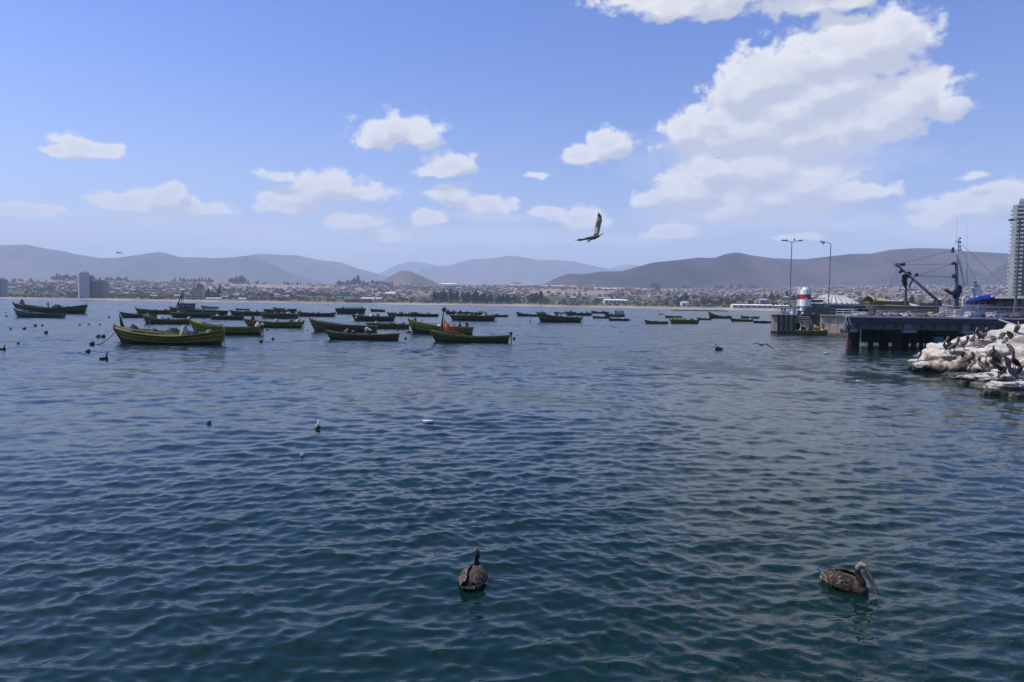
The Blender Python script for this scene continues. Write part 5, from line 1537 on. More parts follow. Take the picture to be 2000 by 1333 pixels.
# white slipway frame
m = MB()
for a_, b2 in (((-1.9, 0, .05), (-.9, 0, .55)), ((-.9, 0, .55), (.9, 0, .75)), ((-1.5, 0, .05), (.9, 0, .35)), ((-.9, 0, .1), (-.9, 0, .55)), ((.1, 0, .1), (.1, 0, .66)), ((.9, 0, 0), (.9, 0, .75))): m.cyl(a_, b2, .04, .04, (.66, .64, .62), 6)
tag(m.build('tube_frame', M_METAL, None, deck_pt(1858, .9)), 'bent white tube frame lying on the pier left of the blue roof', 'frame')
m = MB(); m.tube([(0, 0, 0), (0, 0, 1.95), (.08, 0, 2.08), (.25, 0, 2.1), (.33, 0, 1.98), (.33, 0, 1.6)], .07, (.66, .66, .66), 7); tag(m.build('vent_pipe', M_METAL, None, deck_pt(1877, 7)), 'white goose neck vent pipe behind the railing below the mast', 'pipe')
# lamp on the pier
p0 = deck_pt(1980, 2.0); Hh = CAM_H + (hor(1978) - 432)*p0.y/F - PZ
r_ = empty('street_lamp', p0); tag(r_, 'tall single headed lamp post on the pier in front of the tower', 'street lamp')
q = MB(); q.cyl((0, 0, 0), (0, 0, Hh), .13, .07, (.10, .11, .12), 8); q.cyl((0, 0, 0), (0, 0, 1.2), .2, .18, (.07, .08, .09), 8); q.build('pole', M_METAL, r_)
q = MB(); q.tube([(0, 0, Hh), (-.35, 0, Hh + .02), (-.6, 0, Hh + .02)], .045, (.10, .11, .12)); q.build('arm', M_METAL, r_)
q = MB(); q.ball((-.85, 0, Hh), .33, (.06, .065, .07), 10, 6, (1, .5, .35)); q.build('lamp_head', M_METAL, r_)

# ------------------------------------------------------------------ vessels behind the pier
def at3(px, py, Y): return at_y(px, py, Y)
# wooden vessel with tarps
YV = 106.0
r_, L_ = vessel_hull('fishing_vessel', 1690, 1846, YV, 4.35, ((.42, .42, .43), (.12, .10, .02), (.35, .36, .38), (.32, .27, .06)), 'wooden fishing vessel with ochre rail behind the pier left of the boom', bow_h=.5)
cx = r_.location.x
def LX(px): return at_y(px, 600, YV).x - cx
def tarpc(px0, px1, py0, py1, col, label):
    a_ = at3(px0, py0, YV); b2 = at3(px1, py0, YV); zt = at3(px0, py1, YV).z
    m = MB(); w = b2.x - a_.x; h = zt - a_.z
    rr = []
    for i in range(8):
        s = i/7; hh = h*(1 - .35*s)*(.9 + .1*math.sin(s*9)); rr.append([Vector((a_.x + s*w, YV + y_*1.6, a_.z + hh*(1 - abs(y_)**1.8) - s*.15)) for y_ in np.linspace(-1, 1, 7)])
    m.loft(rr, col, False); m.loft([[p - Vector((0, 0, .04)) for p in reversed(r)] for r in rr], col, False)
    tag(m.build('tarpaulin', M_CLOTH), label, 'tarpaulin')
tarpc(1696, 1727, 587, 578, (.36, .29, .12), 'mustard tarpaulin over the wooden vessel behind the pier')
tarpc(1724, 1752, 590, 583, (.30, .30, .45), 'lilac tarpaulin beside the mustard one')
tarpc(1768, 1786, 597, 590, (.45, .52, .55), 'pale blue grey sheet over the vessel behind the pier')
tarpc(1750, 1768, 596, 590, (.33, .33, .36), 'grey sheet left of the pale blue sheet')
m = MB(); m.box((LX(1725), -1.6, 4.75), (LX(1765)-LX(1688), .15, .7), (.15, .12, .02)); m.box((LX(1800), -1.6, 4.6), (2.6, .12, .5), (.20, .07, .06)); m.build('bulwark', M_PAINT, r_)
# big vessel: boom, masts, cabin
YB = 84.0
v, Lv = vessel_hull('fishing_vessel', 1830, 2060, YB + 1.5, 3.9, ((.42, .43, .46), (.35, .35, .38), (.10, .13, .2), (.4, .4, .42)), 'large trawler with blue roofed wheelhouse and masts behind the pier', 'fishing vessel', bow_h=.6, beam=6)
vx, vy = v.location.x, v.location.y
def P3(px, py, dy=0.0):
    p = at_y(px, py, YB + dy); return Vector((p.x - vx, p.y - vy, p.z))
def part(mb, name, mat=M_METAL): return mb.build(name, mat, v)
m = MB(); m.cyl(P3(1752.5, 518), P3(1838, 594), .13, .20, (.15, .16, .15), 8); m.cyl(P3(1753, 517, -.25), P3(1806, 566, -.25), .06, .06, (.45, .44, .4), 6)
m.box(P3(1752.5, 518), (.6, .4, .4), (.12, .09, .07)); part(m, 'boom')
m = MB(); a_ = P3(1822, 597); m.add([P3(1818, 597, -.3), P3(1840, 597, -.3), P3(1838, 588, -.3), P3(1828, 583, -.3), P3(1818, 597, .3), P3(1840, 597, .3), P3(1838, 588, .3), P3(1828, 583, .3)], [(3, 2, 1, 0), (4, 5, 6, 7), (0, 1, 5, 4), (1, 2, 6, 5), (2, 3, 7, 6), (3, 0, 4, 7)], (.03, .07, .10)); part(m, 'boom_foot')
for (a1, a2) in (((1757, 518), (1766, 516)), ((1786, 540), (1791, 536)), ((1756, 534), (1761, 529)), ((1858, 516), (1865, 514)), ((1860, 544), (1864, 537))):
    m = MB(); m.cyl(P3(*a1), P3(*a2), .12, .26, (.02, .03, .06), 8); part(m, 'block')
m = MB(); m.cyl(P3(1768.5, 600), P3(1770, 545), .16, .10, (.09, .06, .05), 7); m.cyl(P3(1761, 546), P3(1767, 562), .09, .09, DK, 6); m.cyl(P3(1783, 545), P3(1775, 562), .09, .09, DK, 6)
m.cyl(P3(1756, 567), P3(1792, 566), .05, .05, DK, 6); part(m, 'aft_mast')
m = MB()
for i in range(7):
    m.ball(P3(1769 + random.uniform(-5, 6)*(1 - i*.11), 537 + i*4.4), .46 - i*.05, (.02, .02, .025), 8, 6, (.75, .5, .9))
part(m, 'net_roller', M_CLOTH)
m = MB(); m.cyl(P3(1868, 600), P3(1868, 515), .24, .17, (.10, .11, .11), 8); m.cyl(P3(1872, 588), P3(1868.5, 497), .10, .08, (.3, .3, .3), 6); part(m, 'main_mast')
m = MB(); m.cyl(P3(1868, 496), P3(1874, 512), .14, .14, (.58, .58, .58), 7); m.cyl(P3(1874, 512), P3(1884, 559), .12, .12, (.5, .5, .5), 7); m.cyl(P3(1874, 513.5), P3(1887, 513.5), .06, .06, (.5, .5, .5), 6); part(m, 'white_spar')
m = MB(); m.cyl(P3(1870.5, 495), P3(1872.5, 466), .07, .05, (.4, .38, .38), 6); m.cyl(P3(1867, 470), P3(1867, 477), .03, .03, DK, 5); m.cyl(P3(1867, 472), P3(1877, 472), .04, .04, (.2, .2, .2), 5)
for py in (467, 475, 483, 489): m.cyl(P3(1871.5, py), P3(1876, py), .035, .035, DK, 5); m.ball(P3(1875, py - 1), .12, DK, 6, 5)
part(m, 'top_mast')
m = MB(); m.cyl(P3(1868.5, 470), P3(1869, 424), .018, .012, (.3, .3, .32), 4); m.cyl(P3(1888.5, 560), P3(1888.5, 440), .02, .012, (.3, .3, .32), 4); part(m, 'antenna')
m = MB(); m.cyl(P3(1867, 558.5), P3(1918, 557), .06, .06, (.42, .42, .4), 6); m.cyl(P3(1888.5, 557), P3(1888.5, 513), .04, .04, (.2, .22, .24), 5); m.cyl(P3(1898, 549), P3(1912, 549), .07, .07, (.5, .5, .5), 6); m.cyl(P3(1904.5, 550), P3(1904.5, 580), .2, .22, (.22, .25, .26), 7); part(m, 'radar_frame')
m = MB(); m.cyl(P3(1910, 578), P3(1903, 561), .62, .42, (.34, .37, .42), 8); m.cyl(P3(1914, 577), P3(1909, 558), .16, .16, DK, 6); part(m, 'funnel')
m = MB()
for i in range(8): m.ball(P3(1868 + random.uniform(-3.5, 4.5), 564 + i*2.2), random.uniform(.34, .5), (.018, .02, .03), 8, 6, (1, .6, 1))
m.cyl(P3(1845, 566), P3(1866, 577), .18, .22, (.05, .05, .06), 6); m.cyl(P3(1849, 563), P3(1868, 562), .05, .05, (.35, .35, .33), 5); part(m, 'furled_sail', M_CLOTH)
m = MB()
for (a1, a2) in (((1754, 517), (1868, 487)), ((1755, 518), (1860, 516)), ((1787, 541), (1860, 516)), ((1789, 538), (1862, 541)), ((1790, 541), (1862, 542)), ((1754, 520), (1737, 560)), ((1735, 565), (1738, 556)), ((1873, 478), (1888, 510)), ((1889, 515), (1907, 550)), ((1872, 500), (1868, 560)), ((1752, 522), (1752, 545)), ((1870, 470), (1980, 575))):
    m.cyl(P3(*a1), P3(*a2), .018, .018, (.05, .05, .06), 4)
part(m, 'rigging')
# flag
m = MB()
def fl(u, w): return P3(1861 + u*1.0, 484 + w, .04*math.sin(u*2))
rows = []
for k, (w0, w1, c) in enumerate(((0, 5, (.03, .05, .16)), (5, 10.5, (.5, .14, .10)))):
    m.add([P3(1859.8 - (1.2 if k else 0), 484 + w0 + (.5 if k == 0 else 0)), P3(1863.5, 483 + w0), P3(1863.8, 483 + w1), P3(1857.5, 485 + w1)], [(0, 1, 2, 3)], c)
    m.add([p + Vector((0, .03, 0)) for p in (P3(1857.5, 485 + w1), P3(1863.8, 483 + w1), P3(1863.5, 483 + w0), P3(1859.8 - (1.2 if k else 0), 484 + w0))], [(0, 1, 2, 3)], c)
m.add([P3(1861.8, 488), P3(1863.6, 487.4), P3(1863.8, 493), P3(1861.8, 493.4)], [(0, 1, 2, 3)], (.6, .6, .6))
tag(m.build('flag', M_CLOTH, None, v.location), 'small red white and navy flag beside the top of the main mast', 'flag')
# wheelhouse
def prism(pts, y0, y1, col, name, mat=M_PAINT):
    m = MB(); n = len(pts)
    A_ = [P3(a_, b2, y0) for a_, b2 in pts]; Bk = [p + Vector((.70*(y1 - y0), y1 - y0, 0)) for p in A_]
    m.add(A_ + Bk, [tuple(range(n)), tuple(range(2*n-1, n-1, -1))] + [((i+1) % n, i, n + i, n + (i+1) % n) for i in range(n)], col); return part(m, name, mat)
prism([(1890, 587), (1912, 579), (1938, 575), (1944, 579), (1942, 584), (1916, 586), (1892, 591)], -3.2, 2.4, (.03, .17, .85), 'blue_roof')
prism([(1893, 591), (1941, 585), (1936, 604), (1896, 604)], -2.8, 2.0, (.30, .31, .34), 'wheelhouse')
for i, (a_, b2) in enumerate(((1895, 1901), (1903.5, 1911), (1914, 1923), (1926, 1936))):
    prism([(a_ + 1.5, 590.5 - i*1.0), (b2 + 1.5, 589.5 - i*1.0), (b2 - 1.5, 598.5 - i*.8), (a_ - 1.5, 599 - i*.8)], -2.86, -2.81, ((.10, .04, .035), (.06, .035, .03), (.12, .05, .045), (.08, .04, .035))[i], 'window', M_METAL)
prism([(1886, 590), (1893, 586), (1895, 604), (1888, 604)], -2.9, 1.0, (.03, .10, .42), 'blue_door')
prism([(1910, 578), (1938, 574.2), (1938, 575.4), (1910, 579.5)], -3.0, 2.2, (.6, .62, .66), 'roof_trim')
prism([(1876, 600), (1912, 598), (1912, 612), (1876, 612)], -3.4, -3.0, (.55, .57, .62), 'bulwark')
prism([(1912, 598), (1960, 598), (1960, 612), (1912, 612)], -3.45, -3.05, (.26, .28, .42), 'bulwark')
m = MB()
for i in range(9): m.cyl(P3(1884 + i*9, 604, -3.3), P3(1884 + i*9, 597, -3.3), .035, .035, (.5, .5, .5), 5)
m.cyl(P3(1884, 597, -3.3), P3(1956, 596, -3.3), .035, .035, (.5, .5, .5), 5); part(m, 'deck_rail')
# dark green kiosk with cream roof line
def kiosk():
    Y = 78.5; a_ = at3(1940, 578, Y); b2 = at3(1978, 578, Y); zt = a_.z; g = PZ - 3.2
    root = empty('harbour_shed', ((a_.x + b2.x)/2 + 2.1, Y + 2, 0), R(-34)); tag(root, 'dark green shed with a cream roof edge right of the blue roof', 'shed')
    w = b2.x - a_.x
    m = MB(); m.box((0, 0, (zt - .3)/2), (w, 4, zt - .3), (.02, .045, .04)); m.build('wall', M_PAINT, root)
    m = MB(); m.box((0, -.3, zt - .18), (w + .5, 5, .24), (.62, .58, .45)); m.build('roof', M_PAINT, root)
    for i in range(3):
        m = MB(); m.box((-w/3 + i*w/3, -2.03, zt - 1.0), (w/4, .06, .6), (.06, .08, .09)); m.build('window', M_METAL, root)
    root2 = empty('harbour_shed', (at3(1996, 580, Y).x + .8, Y + 4, 0)); tag(root2, 'pale grey shed cut by the right edge behind the pier', 'shed')
    m = MB(); m.box((0, 0, 2.8), (5, 3, 5.4), (.14, .2, .2)); m.build('wall', M_PAINT, root2)
    m = MB(); m.box((0, -.1, 5.6), (5.6, 4, .2), (.5, .52, .52)); m.build('roof', M_PAINT, root2)
kiosk()
# boats lying behind the pier piles
for key, a_, b2, wl, c, lab in (('p1', 1700, 1742, 661, ((.62, .62, .62), BL, (.05, .2, .2), WH), 'white hulled boat seen between the pier piles'),
                         ('p2', 1738, 1775, 658, ((.6, .6, .62), NAVY, DK, WH), 'second white hulled boat seen between the pier piles'),
                         ('p3', 1672, 1700, 657, ((.3, .26, .1), OL, OLD, OL), 'ochre boat behind the thick left pier piles'),
                         ('p4', 1792, 1850, 660, ((.25, .16, .12), RD, DK, OL), 'reddish boat in the dark under the pier')):
    boat(key, 'a boat behind the pier', a_, b2, wl, c, lab, group='boats moored behind the pier', yaw=R(4), thw=2, bow=1.1)
m = MB(); m.box((0, 0, 0), (2.2, 1.6, 1.3), (.02, .05, .32)); m.box((0, 0, .7), (2.5, 1.9, .12), (.03, .08, .4)); tag(m.build('boat_canopy', M_PAINT, None, at3(1712, 637, 88)), 'blue canopy glimpsed under the pier girder', 'canopy')
# blue drum dumped in the shade of the pier
p = at(1832, 686); m = MB(); m.cyl((0, 0, -.2), (0, .1, 1.35), .45, .45, (.04, .11, .15), 14); m.cyl((0, 0, .4), (0, 0, .5), .47, .47, (.03, .09, .12), 14); tag(m.build('drum', M_PAINT, None, p), 'teal drum standing in the shade between pier and rocks', 'drum')
p = at(1806, 704, .4); m = MB(); m.tube([(0, 0, -.3), (.25, 0, .2), (.33, 0, .55)], .03, (.03, .25, .16), 5); tag(m.build('bent_rod', M_METAL, None, p), 'thin green rod sticking out at the tip of the rocks', 'rod')
m = MB(); m.cyl(at_y(1951, 625, 60), at_y(1979, 634, 52), .06, .06, (.4, .37, .33), 6); m.cyl(at_y(1979, 634, 52), at_y(1990, 660, 46), .05, .05, (.4, .37, .33), 6); tag(m.build('gangway_rail', M_METAL), 'thin slanted pole between the pier and the upper rocks', 'pole')
# ------------------------------------------------------------------ rocks
random.seed(51)
def rock_material():
    m, nt, b = new_mat('guano_stained_rock')
    geo = nd(nt, 'ShaderNodeNewGeometry'); sp = nd(nt, 'ShaderNodeSeparateXYZ'); nt.links.new(geo.outputs['Normal'], sp.inputs[0])
    ps = nd(nt, 'ShaderNodeSeparateXYZ'); nt.links.new(geo.outputs['Position'], ps.inputs[0])
    a = nd(nt, 'ShaderNodeAttribute', attribute_name='Col')
    n = nd(nt, 'ShaderNodeTexNoise'); n.inputs['Scale'].default_value = 1.3; n.inputs['Detail'].default_value = 8; n.inputs['Roughness'].default_value = .65
    nt.links.new(geo.outputs['Position'], n.inputs['Vector'])
    n2 = nd(nt, 'ShaderNodeTexNoise'); n2.inputs['Scale'].default_value = 4.5; n2.inputs['Detail'].default_value = 6
    nt.links.new(geo.outputs['Position'], n2.inputs['Vector'])
    base = mixc(nt, sstep(nt, n.outputs['Fac'], .35, .65), (0.20, .17, .14), (.34, .30, .25))
    base = mixc(nt, 1.0, base, a.outputs['Color'], 'MULTIPLY')
    top = mth(nt, 'ADD', sp.outputs[2], mth(nt, 'MULTIPLY', mth(nt, 'SUBTRACT', n.outputs['Fac'], .5), 1.8))
    c = mixc(nt, sstep(nt, top, .30, 1.0, 0, .72), base, (.56, .54, .50))
    c = mixc(nt, sstep(nt, n2.outputs['Fac'], .58, .7, 0, .7), c, (.16, .12, .10))
    wet = mth(nt, 'ADD', ps.outputs[2], mth(nt, 'MULTIPLY', mth(nt, 'SUBTRACT', n.outputs['Fac'], .5), .8))
    c = mixc(nt, sstep(nt, wet, .55, .25), c, (.030, .032, .016))
    nt.links.new(c, b.inputs['Base Color'])
    nt.links.new(sstep(nt, wet, .4, .1, .92, .35), b.inputs['Roughness'])
    bp = nd(nt, 'ShaderNodeBump'); bp.inputs['Distance'].default_value = .12
    mx = mth(nt, 'ADD', n.outputs['Fac'], mth(nt, 'MULTIPLY', n2.outputs['Fac'], .5)); nt.links.new(mx, bp.inputs['Height']); nt.links.new(bp.outputs[0], b.inputs['Normal'])
    return m
M_ROCK = rock_material()
import bmesh
def rock(c, r, seed, label, tint=(1, 1, 1), rz=0.0, name='rock', power=0.78):
    bm = bmesh.new(); bmesh.ops.create_icosphere(bm, subdivisions=5 if max(r) > .9 else 4, radius=1.0)
    off = Vector((seed*3.7, seed*1.9, seed*5.3))
    for v in bm.verts:
        d = v.co.normalized()
        # blocky: push towards a rounded box, then break it with large facets
        q = Vector([math.copysign(abs(x)**power, x) for x in d])
        vd = noise.voronoi(d*1.9 + off)[0]; cr = min(1, (vd[1] - vd[0])*5.5)
        vd2 = noise.voronoi(d*5.2 + off)[0]; cr2 = min(1, (vd2[1] - vd2[0])*5)
        f = noise.fractal(d*1.1 + off, 1.0, 2.1, 3)*.22 + (.45 - vd[0])*.16 - (1 - cr)*.06 - (1 - cr2)*.015 + noise.noise(d*9 + off)*.025
        v.co = Vector((q.x*r[0], q.y*r[1], q.z*r[2]))*(1 + f)*.92
    me = bpy.data.meshes.new('rock'); bm.to_mesh(me); bm.free()
    me.polygons.foreach_set('use_smooth', np.ones(len(me.polygons), bool))
    ca = me.color_attributes.new('Col', 'FLOAT_COLOR', 'POINT'); ca.data.foreach_set('color', np.tile(np.array(tint + (1.0,), np.float32), len(me.vertices)))
    me.materials.append(M_ROCK)
    o = link_mesh(name, me, None, c, rz); tag(o, label, 'rock', 'boulders of the rock mound'); return o
ROCKS = [
 (1793, 707, 46, (.62, .5, .22), 'small white topped slab at the outermost tip of the rocks', (1.2, 1.2, 1.2)),
 (1796, 716, 45, (.75, .6, .30), 'dark low boulder in the water at the tip of the rocks', (.35, .33, .3)),
 (1818, 718, 43.5, (1.15, .8, .42), 'yellowish rounded boulder behind the tip', (.85, .8, .6)),
 (1830, 706, 46, (.85, .8, .6), 'pale round boulder above the yellowish one', (1.15, 1.1, 1.0)),
 (1852, 703, 46.5, (1.7, 1.3, .95), 'large cream boulder on the left slope of the mound', (1.25, 1.15, 1.0)),
 (1880, 712, 43, (2.0, 1.3, .85), 'wide pinkish boulder in the middle of the mound', (1.2, 1.05, .92)),
 (1893, 694, 46, (2.0, 1.5, .95), 'broad cream boulder under the standing pelicans', (1.25, 1.15, 1.0)),
 (1930, 686, 47, (2.2, 1.6, .95), 'high tan boulder at the top of the mound', (1.1, 1.0, .9)),
 (1966, 681, 46, (1.6, 1.5, 1.0), 'tan boulder with dark cracks beside the top one', (1.1, 1.0, .88)),
 (1975, 708, 41, (2.5, 1.5, .85), 'big white slab at the right of the mound', (1.5, 1.5, 1.5)),
 (1936, 712, 41.5, (1.3, 1.1, .6), 'pinkish boulder below the high tan one', (1.1, .95, .85)),
 (1905, 738, 39.5, (1.6, .9, .32), 'low weedy boulder at the waterline in the middle', (.45, .45, .35)),
 (1880, 735, 41, (1.2, .7, .26), 'flat dark stone barely above the water', (.4, .38, .3)),
 (1945, 744, 36.5, (1.7, 1.0, .42), 'long white slab where the black cormorants stand', (1.5, 1.5, 1.55)),
 (1985, 735, 37, (1.6, 1.2, .6), 'white boulder right of the cormorant slab', (1.5, 1.5, 1.55)),
 (1957, 765, 32.3, (1.02, .6, .52), 'greenish grey front boulder closest to the camera', (.7, .72, .6)),
 (1997, 760, 33.5, (.8, .7, .4), 'dark boulder at the right edge in front', (.5, .5, .42)),
 (2000, 668, 47, (1.5, 1.4, 1.15), 'pale boulder at the top right edge', (1.2, 1.15, 1.05)),
 (2040, 700, 42, (2.4, 2, 1.6), 'boulder just beyond the right edge', (1.1, 1.05, 1)),
 (2080, 720, 38, (2.4, 2, 1.3), 'boulder beyond the right edge nearer the water', (1.1, 1.05, 1)),
 (2110, 680, 47, (3, 2.5, 1.8), 'rear boulder beyond the right edge', (1.1, 1.05, 1)),
 (1915, 722, 42, (1.4, 1.0, .6), 'brown boulder between cream ones and the waterline', (.85, .75, .62)),
 (1868, 722, 43, (1.0, .8, .42), 'small brown boulder at the foot of the mound', (.8, .72, .6)),
 (1988, 690, 44, (1.4, 1.2, .9), 'cream boulder above the big white slab', (1.25, 1.2, 1.1)),
 (1846, 718, 43.5, (.8, .6, .28), 'grey green stone at the foot of the left slope', (.5, .5, .42)),
 (1930, 757, 34.8, (.8, .7, .25), 'dark wet stone left of the front boulder', (.35, .35, .28)),
]
for i, (px, py, Y, r, lab, tint) in enumerate(ROCKS):
    p = at_y(px, py, Y)
    if r[0] > 1.2 and p.z > .5: r = (r[0]*1.08, r[1]*1.1, r[2]*1.3)
    rock(p, r, i + 1.0, lab, tint, random.uniform(-.4, .4))
for i in range(16):     # small stones wedged along the waterline
    px = random.uniform(1800, 1990); t = (px - 1800)/190
    p = at(px, 724 + t*48 + random.uniform(-12, 6)); s = random.uniform(.15, .4)
    o = rock(p, (s*1.4, s, s*.6), 60 + i, 'small dark stone wedged along the waterline of the mound', (.5, .48, .38), random.uniform(0, 3), 'stone')
    o['group'] = 'small stones at the waterline'
rock(Vector((62, 52, -.4)), (9, 8, 2.2), 90, 'rubble base of the mound running off to the right', (1, .95, .9))

# ------------------------------------------------------------------ living things: swept bodies, remeshed into one surface
def blob(name, caps, voxel, mat, squash=(1, 1, 1)):
    """caps: (p0, p1, r0, r1, colour); one continuous surface with vertex colours"""
    m = MB()
    for (p0, p1, r0, r1, c) in caps:
        p0 = Vector(p0); p1 = Vector(p1)
        n = max(2, int((p1 - p0).length/(max(.004, min(r0, r1))*.8)) + 1); n = min(n, 10)
        m.ball(p0, r0, c, 10, 7); m.ball(p1, r1, c, 10, 7)
        if (p1 - p0).length > 1e-4: m.cyl(p0, p1, r0, r1, c, 10)
    me = m.mesh(name + '_raw', mat)
    o = bpy.data.objects.new('tmp', me); COL.objects.link(o)
    md = o.modifiers.new('r', 'REMESH'); md.mode = 'VOXEL'; md.voxel_size = voxel; md.use_smooth_shade = True
    sm = o.modifiers.new('s', 'SMOOTH'); sm.factor = .5; sm.iterations = 4
    dg = bpy.context.evaluated_depsgraph_get(); dg.update()
    out = bpy.data.meshes.new_from_object(o.evaluated_get(dg))
    bpy.data.objects.remove(o, do_unlink=True); bpy.data.meshes.remove(me)
    out.name = name
    nv = len(out.vertices); V = np.zeros(nv*3, np.float32); out.vertices.foreach_get('co', V); V = V.reshape(-1, 3)
    best = np.full(nv, 1e9); C_ = np.zeros((nv, 4), np.float32); C_[:, 3] = 1
    for (p0, p1, r0, r1, c) in caps:
        a = np.array(p0, float); b_ = np.array(p1, float); d = b_ - a; L2 = max(1e-9, (d*d).sum())
        t = np.clip(((V - a) @ d)/L2, 0, 1); q = a + t[:, None]*d
        ds = np.linalg.norm(V - q, axis=1) - (r0 + (r1 - r0)*t)
        k = ds < best; best[k] = ds[k]; C_[k, :3] = c
    for a in list(out.color_attributes): out.color_attributes.remove(a)
    ca = out.color_attributes.new('Col', 'FLOAT_COLOR', 'POINT'); ca.data.foreach_set('color', C_.ravel())
    out.materials.clear(); out.materials.append(mat)
    return out

BD = (.075, .055, .04); BDK = (.035, .028, .024); NK = (.016, .012, .012); HW = (.25, .215, .175); BIL = (.30, .25, .19); BILD = (.10, .085, .07)
def feather_rows(caps_side, n_rows, n_cols, size, cols, seed, wing):
    """small overlapping feather vanes laid on a wing surface given by wing(u, v) -> point, normal, along"""
    m = MB(); r = random.Random(seed)
    for i in range(n_rows):
        for j in range(n_cols):
            u = (i + r.uniform(-.2, .2) + .5)/n_rows; v = (j + (.5 if i % 2 else 0) + r.uniform(-.2, .2))/n_cols
            p, n, a = wing(u, min(1, max(0, v)))
            s = size*(.7 + .9*u)*r.uniform(.8, 1.2); b2 = n.cross(a).normalized()
            c = r.choice(cols); q = p + n*.006
            tip = q + a*s*1.7 + n*s*.03
            m.add([q - b2*s*.35, q + a*s*.8 - b2*s*.45 + n*.01, tip, q + a*s*.8 + b2*s*.45 + n*.01, q + b2*s*.35, q + a*s*.7 + n*.018], [(0, 1, 5), (1, 2, 5), (2, 3, 5), (3, 4, 5), (4, 0, 5)], [tuple(x*.8 for x in c)]*1 + [tuple(min(1, x*1.35 + .012) for x in c)]*2 + [tuple(x*.9 for x in c), c])
    return m

def swimmer_pelican(name, loc, rz, label, look_away):
    root = empty(name, loc, rz); tag(root, label, 'pelican')
    # local +x is where the bird heads
    caps = [((-.34, 0, .10), (-.12, 0, .13), .10, .19, BD), ((-.12, 0, .13), (.14, 0, .12), .19, .20, BD), ((.14, 0, .12), (.30, 0, .10), .20, .13, BDK),
            ((-.12, .09, .16), (.1, .1, .15), .13, .14, BD), ((-.12, -.09, .16), (.1, -.1, .15), .13, .14, BD), ((-.5, 0, .09), (-.34, 0, .12), .03, .09, BDK)]
    if look_away:
        nk = [(.24, 0, .16), (.27, 0, .30), (.23, 0, .42), (.22, 0, .54), (.26, 0, .62)]; nr = [.10, .072, .050, .042, .045]
    else:
        nk = [(.26, 0, .14), (.30, 0, .26), (.22, 0, .38), (.20, 0, .50), (.27, 0, .60)]; nr = [.11, .078, .055, .048, .055]
    for i in range(len(nk) - 1):
        caps.append((nk[i], nk[i+1], nr[i], nr[i+1], NK if i < 3 else (HW if not look_away else (.03, .025, .022))))
    hd = Vector(nk[-1])
    caps.append((hd, hd + Vector((.07, 0, -.005)), nr[-1], .042, (.22, .18, .15) if not look_away else (.045, .036, .03)))
    if look_away:
        for sy in (-1, 1): caps.append((hd + Vector((-.005, sy*.030, .012)), hd + Vector((-.01, sy*.036, -.07)), .017, .010, (.75, .73, .68)))
    body = blob('body', caps, .0125, M_BIRD); link_mesh('body', body, root)
    # folded wings with layered feathers
    for sy in (-1, 1):
        def wing(u, v, sy=sy):
            x = .20 - .62*u; ang = R(12 + 78*v)
            rad = (.245 if u < .5 else .245 - .12*(u - .5)*2)
            if u < .15: rad -= (.15 - u)*.4
            n = Vector((0, sy*math.sin(ang), math.cos(ang)))
            p = Vector((x, sy*.045, .11)) + Vector((0, n.y*rad*.92, n.z*rad*1.0))
            return p, n, Vector((-1, 0, -.12)).normalized()
        m = MB(); g = []
        for i in range(11):
            u = i/10; row = []
            for j in range(8): p, n, a = wing(u, j/7); row.append(p)
            g.append(row)
        m.loft(g, BD, False); m.loft([[p - (p - Vector((p.x, 0, .1))).normalized()*.02 for p in reversed(r)] for r in g], BDK, False)
        w = m.build('wing', M_BIRD, root)
        feather_rows(None, 19, 24, .024, [(.055, .038, .027), (.085, .06, .042), (.04, .028, .022), (.26, .21, .16), (.025, .018, .015), (.06, .042, .03), (.03, .022, .018)], 7 + sy, wing).build('feathers', M_BIRD, w)
    m = MB()
    for i in range(7):
        y = (i - 3)*.035; m.add([(-.40, y - .02, .13), (-.40, y + .02, .13), (-.52, y*1.2 + .012, .11), (-.52, y*1.2 - .012, .11)], [(0, 1, 2, 3)], BDK if i % 2 else BD); 
    m.build('tail', M_BIRD, root)
    # bill with pouch
    h0 = hd + Vector((.09, 0, -.01))
    if look_away: tip = h0 + Vector((.20, 0, -.26))
    else: tip = h0 + Vector((.20, .12, -.50))
    m = MB(); pts = [h0.lerp(tip, t) + Vector((.02*math.sin(t*3.1), 0, 0)) for t in (0, .25, .5, .75, .95, 1)]
    m.tube(pts, [.034, .028, .022, .018, .015, .006], (.20, .17, .12), 7)
    m.build('bill', M_BIRD, root)
    m = MB(); pts = [h0.lerp(tip, t) + Vector((-.03*math.sin(t*3.1)**.7 - .012, 0, -.015)) for t in (0, .2, .45, .7, .96)]
    m.tube(pts, [.030, .038, .030, .018, .006], (.07, .065, .075), 7)
    m.tube([p + Vector((.012, .022, .01)) for p in pts], .006, (.38, .33, .26), 4); m.tube([p + Vector((.012, -.022, .01)) for p in pts], .006, (.38, .33, .26), 4)
    m.build('pouch', M_BIRD, root)
    for sy in (-1, 1):
        m = MB(); m.ball(hd + Vector((.065, sy*.04, .012)), .010, (.5, .45, .3), 7, 5); m.ball(hd + Vector((.068, sy*.046, .012)), .006, (.005, .005, .005), 6, 4); m.build('eye', M_BIRD, root)
    return root
p = at(925, 1139); r_ = swimmer_pelican('pelican', (p.x - .0, p.y + .05, -.03), R(80), 'brown pelican seen from behind swimming at the bottom centre', True); r_.scale = (.68,)*3
p = at(1664, 1154); r_ = swimmer_pelican('pelican', (p.x - .02, p.y + .12, -.045), R(-58), 'brown pelican with long bill swimming at the bottom right', False); r_.scale = (.74,)*3
m = MB(); rr = random.Random(3)
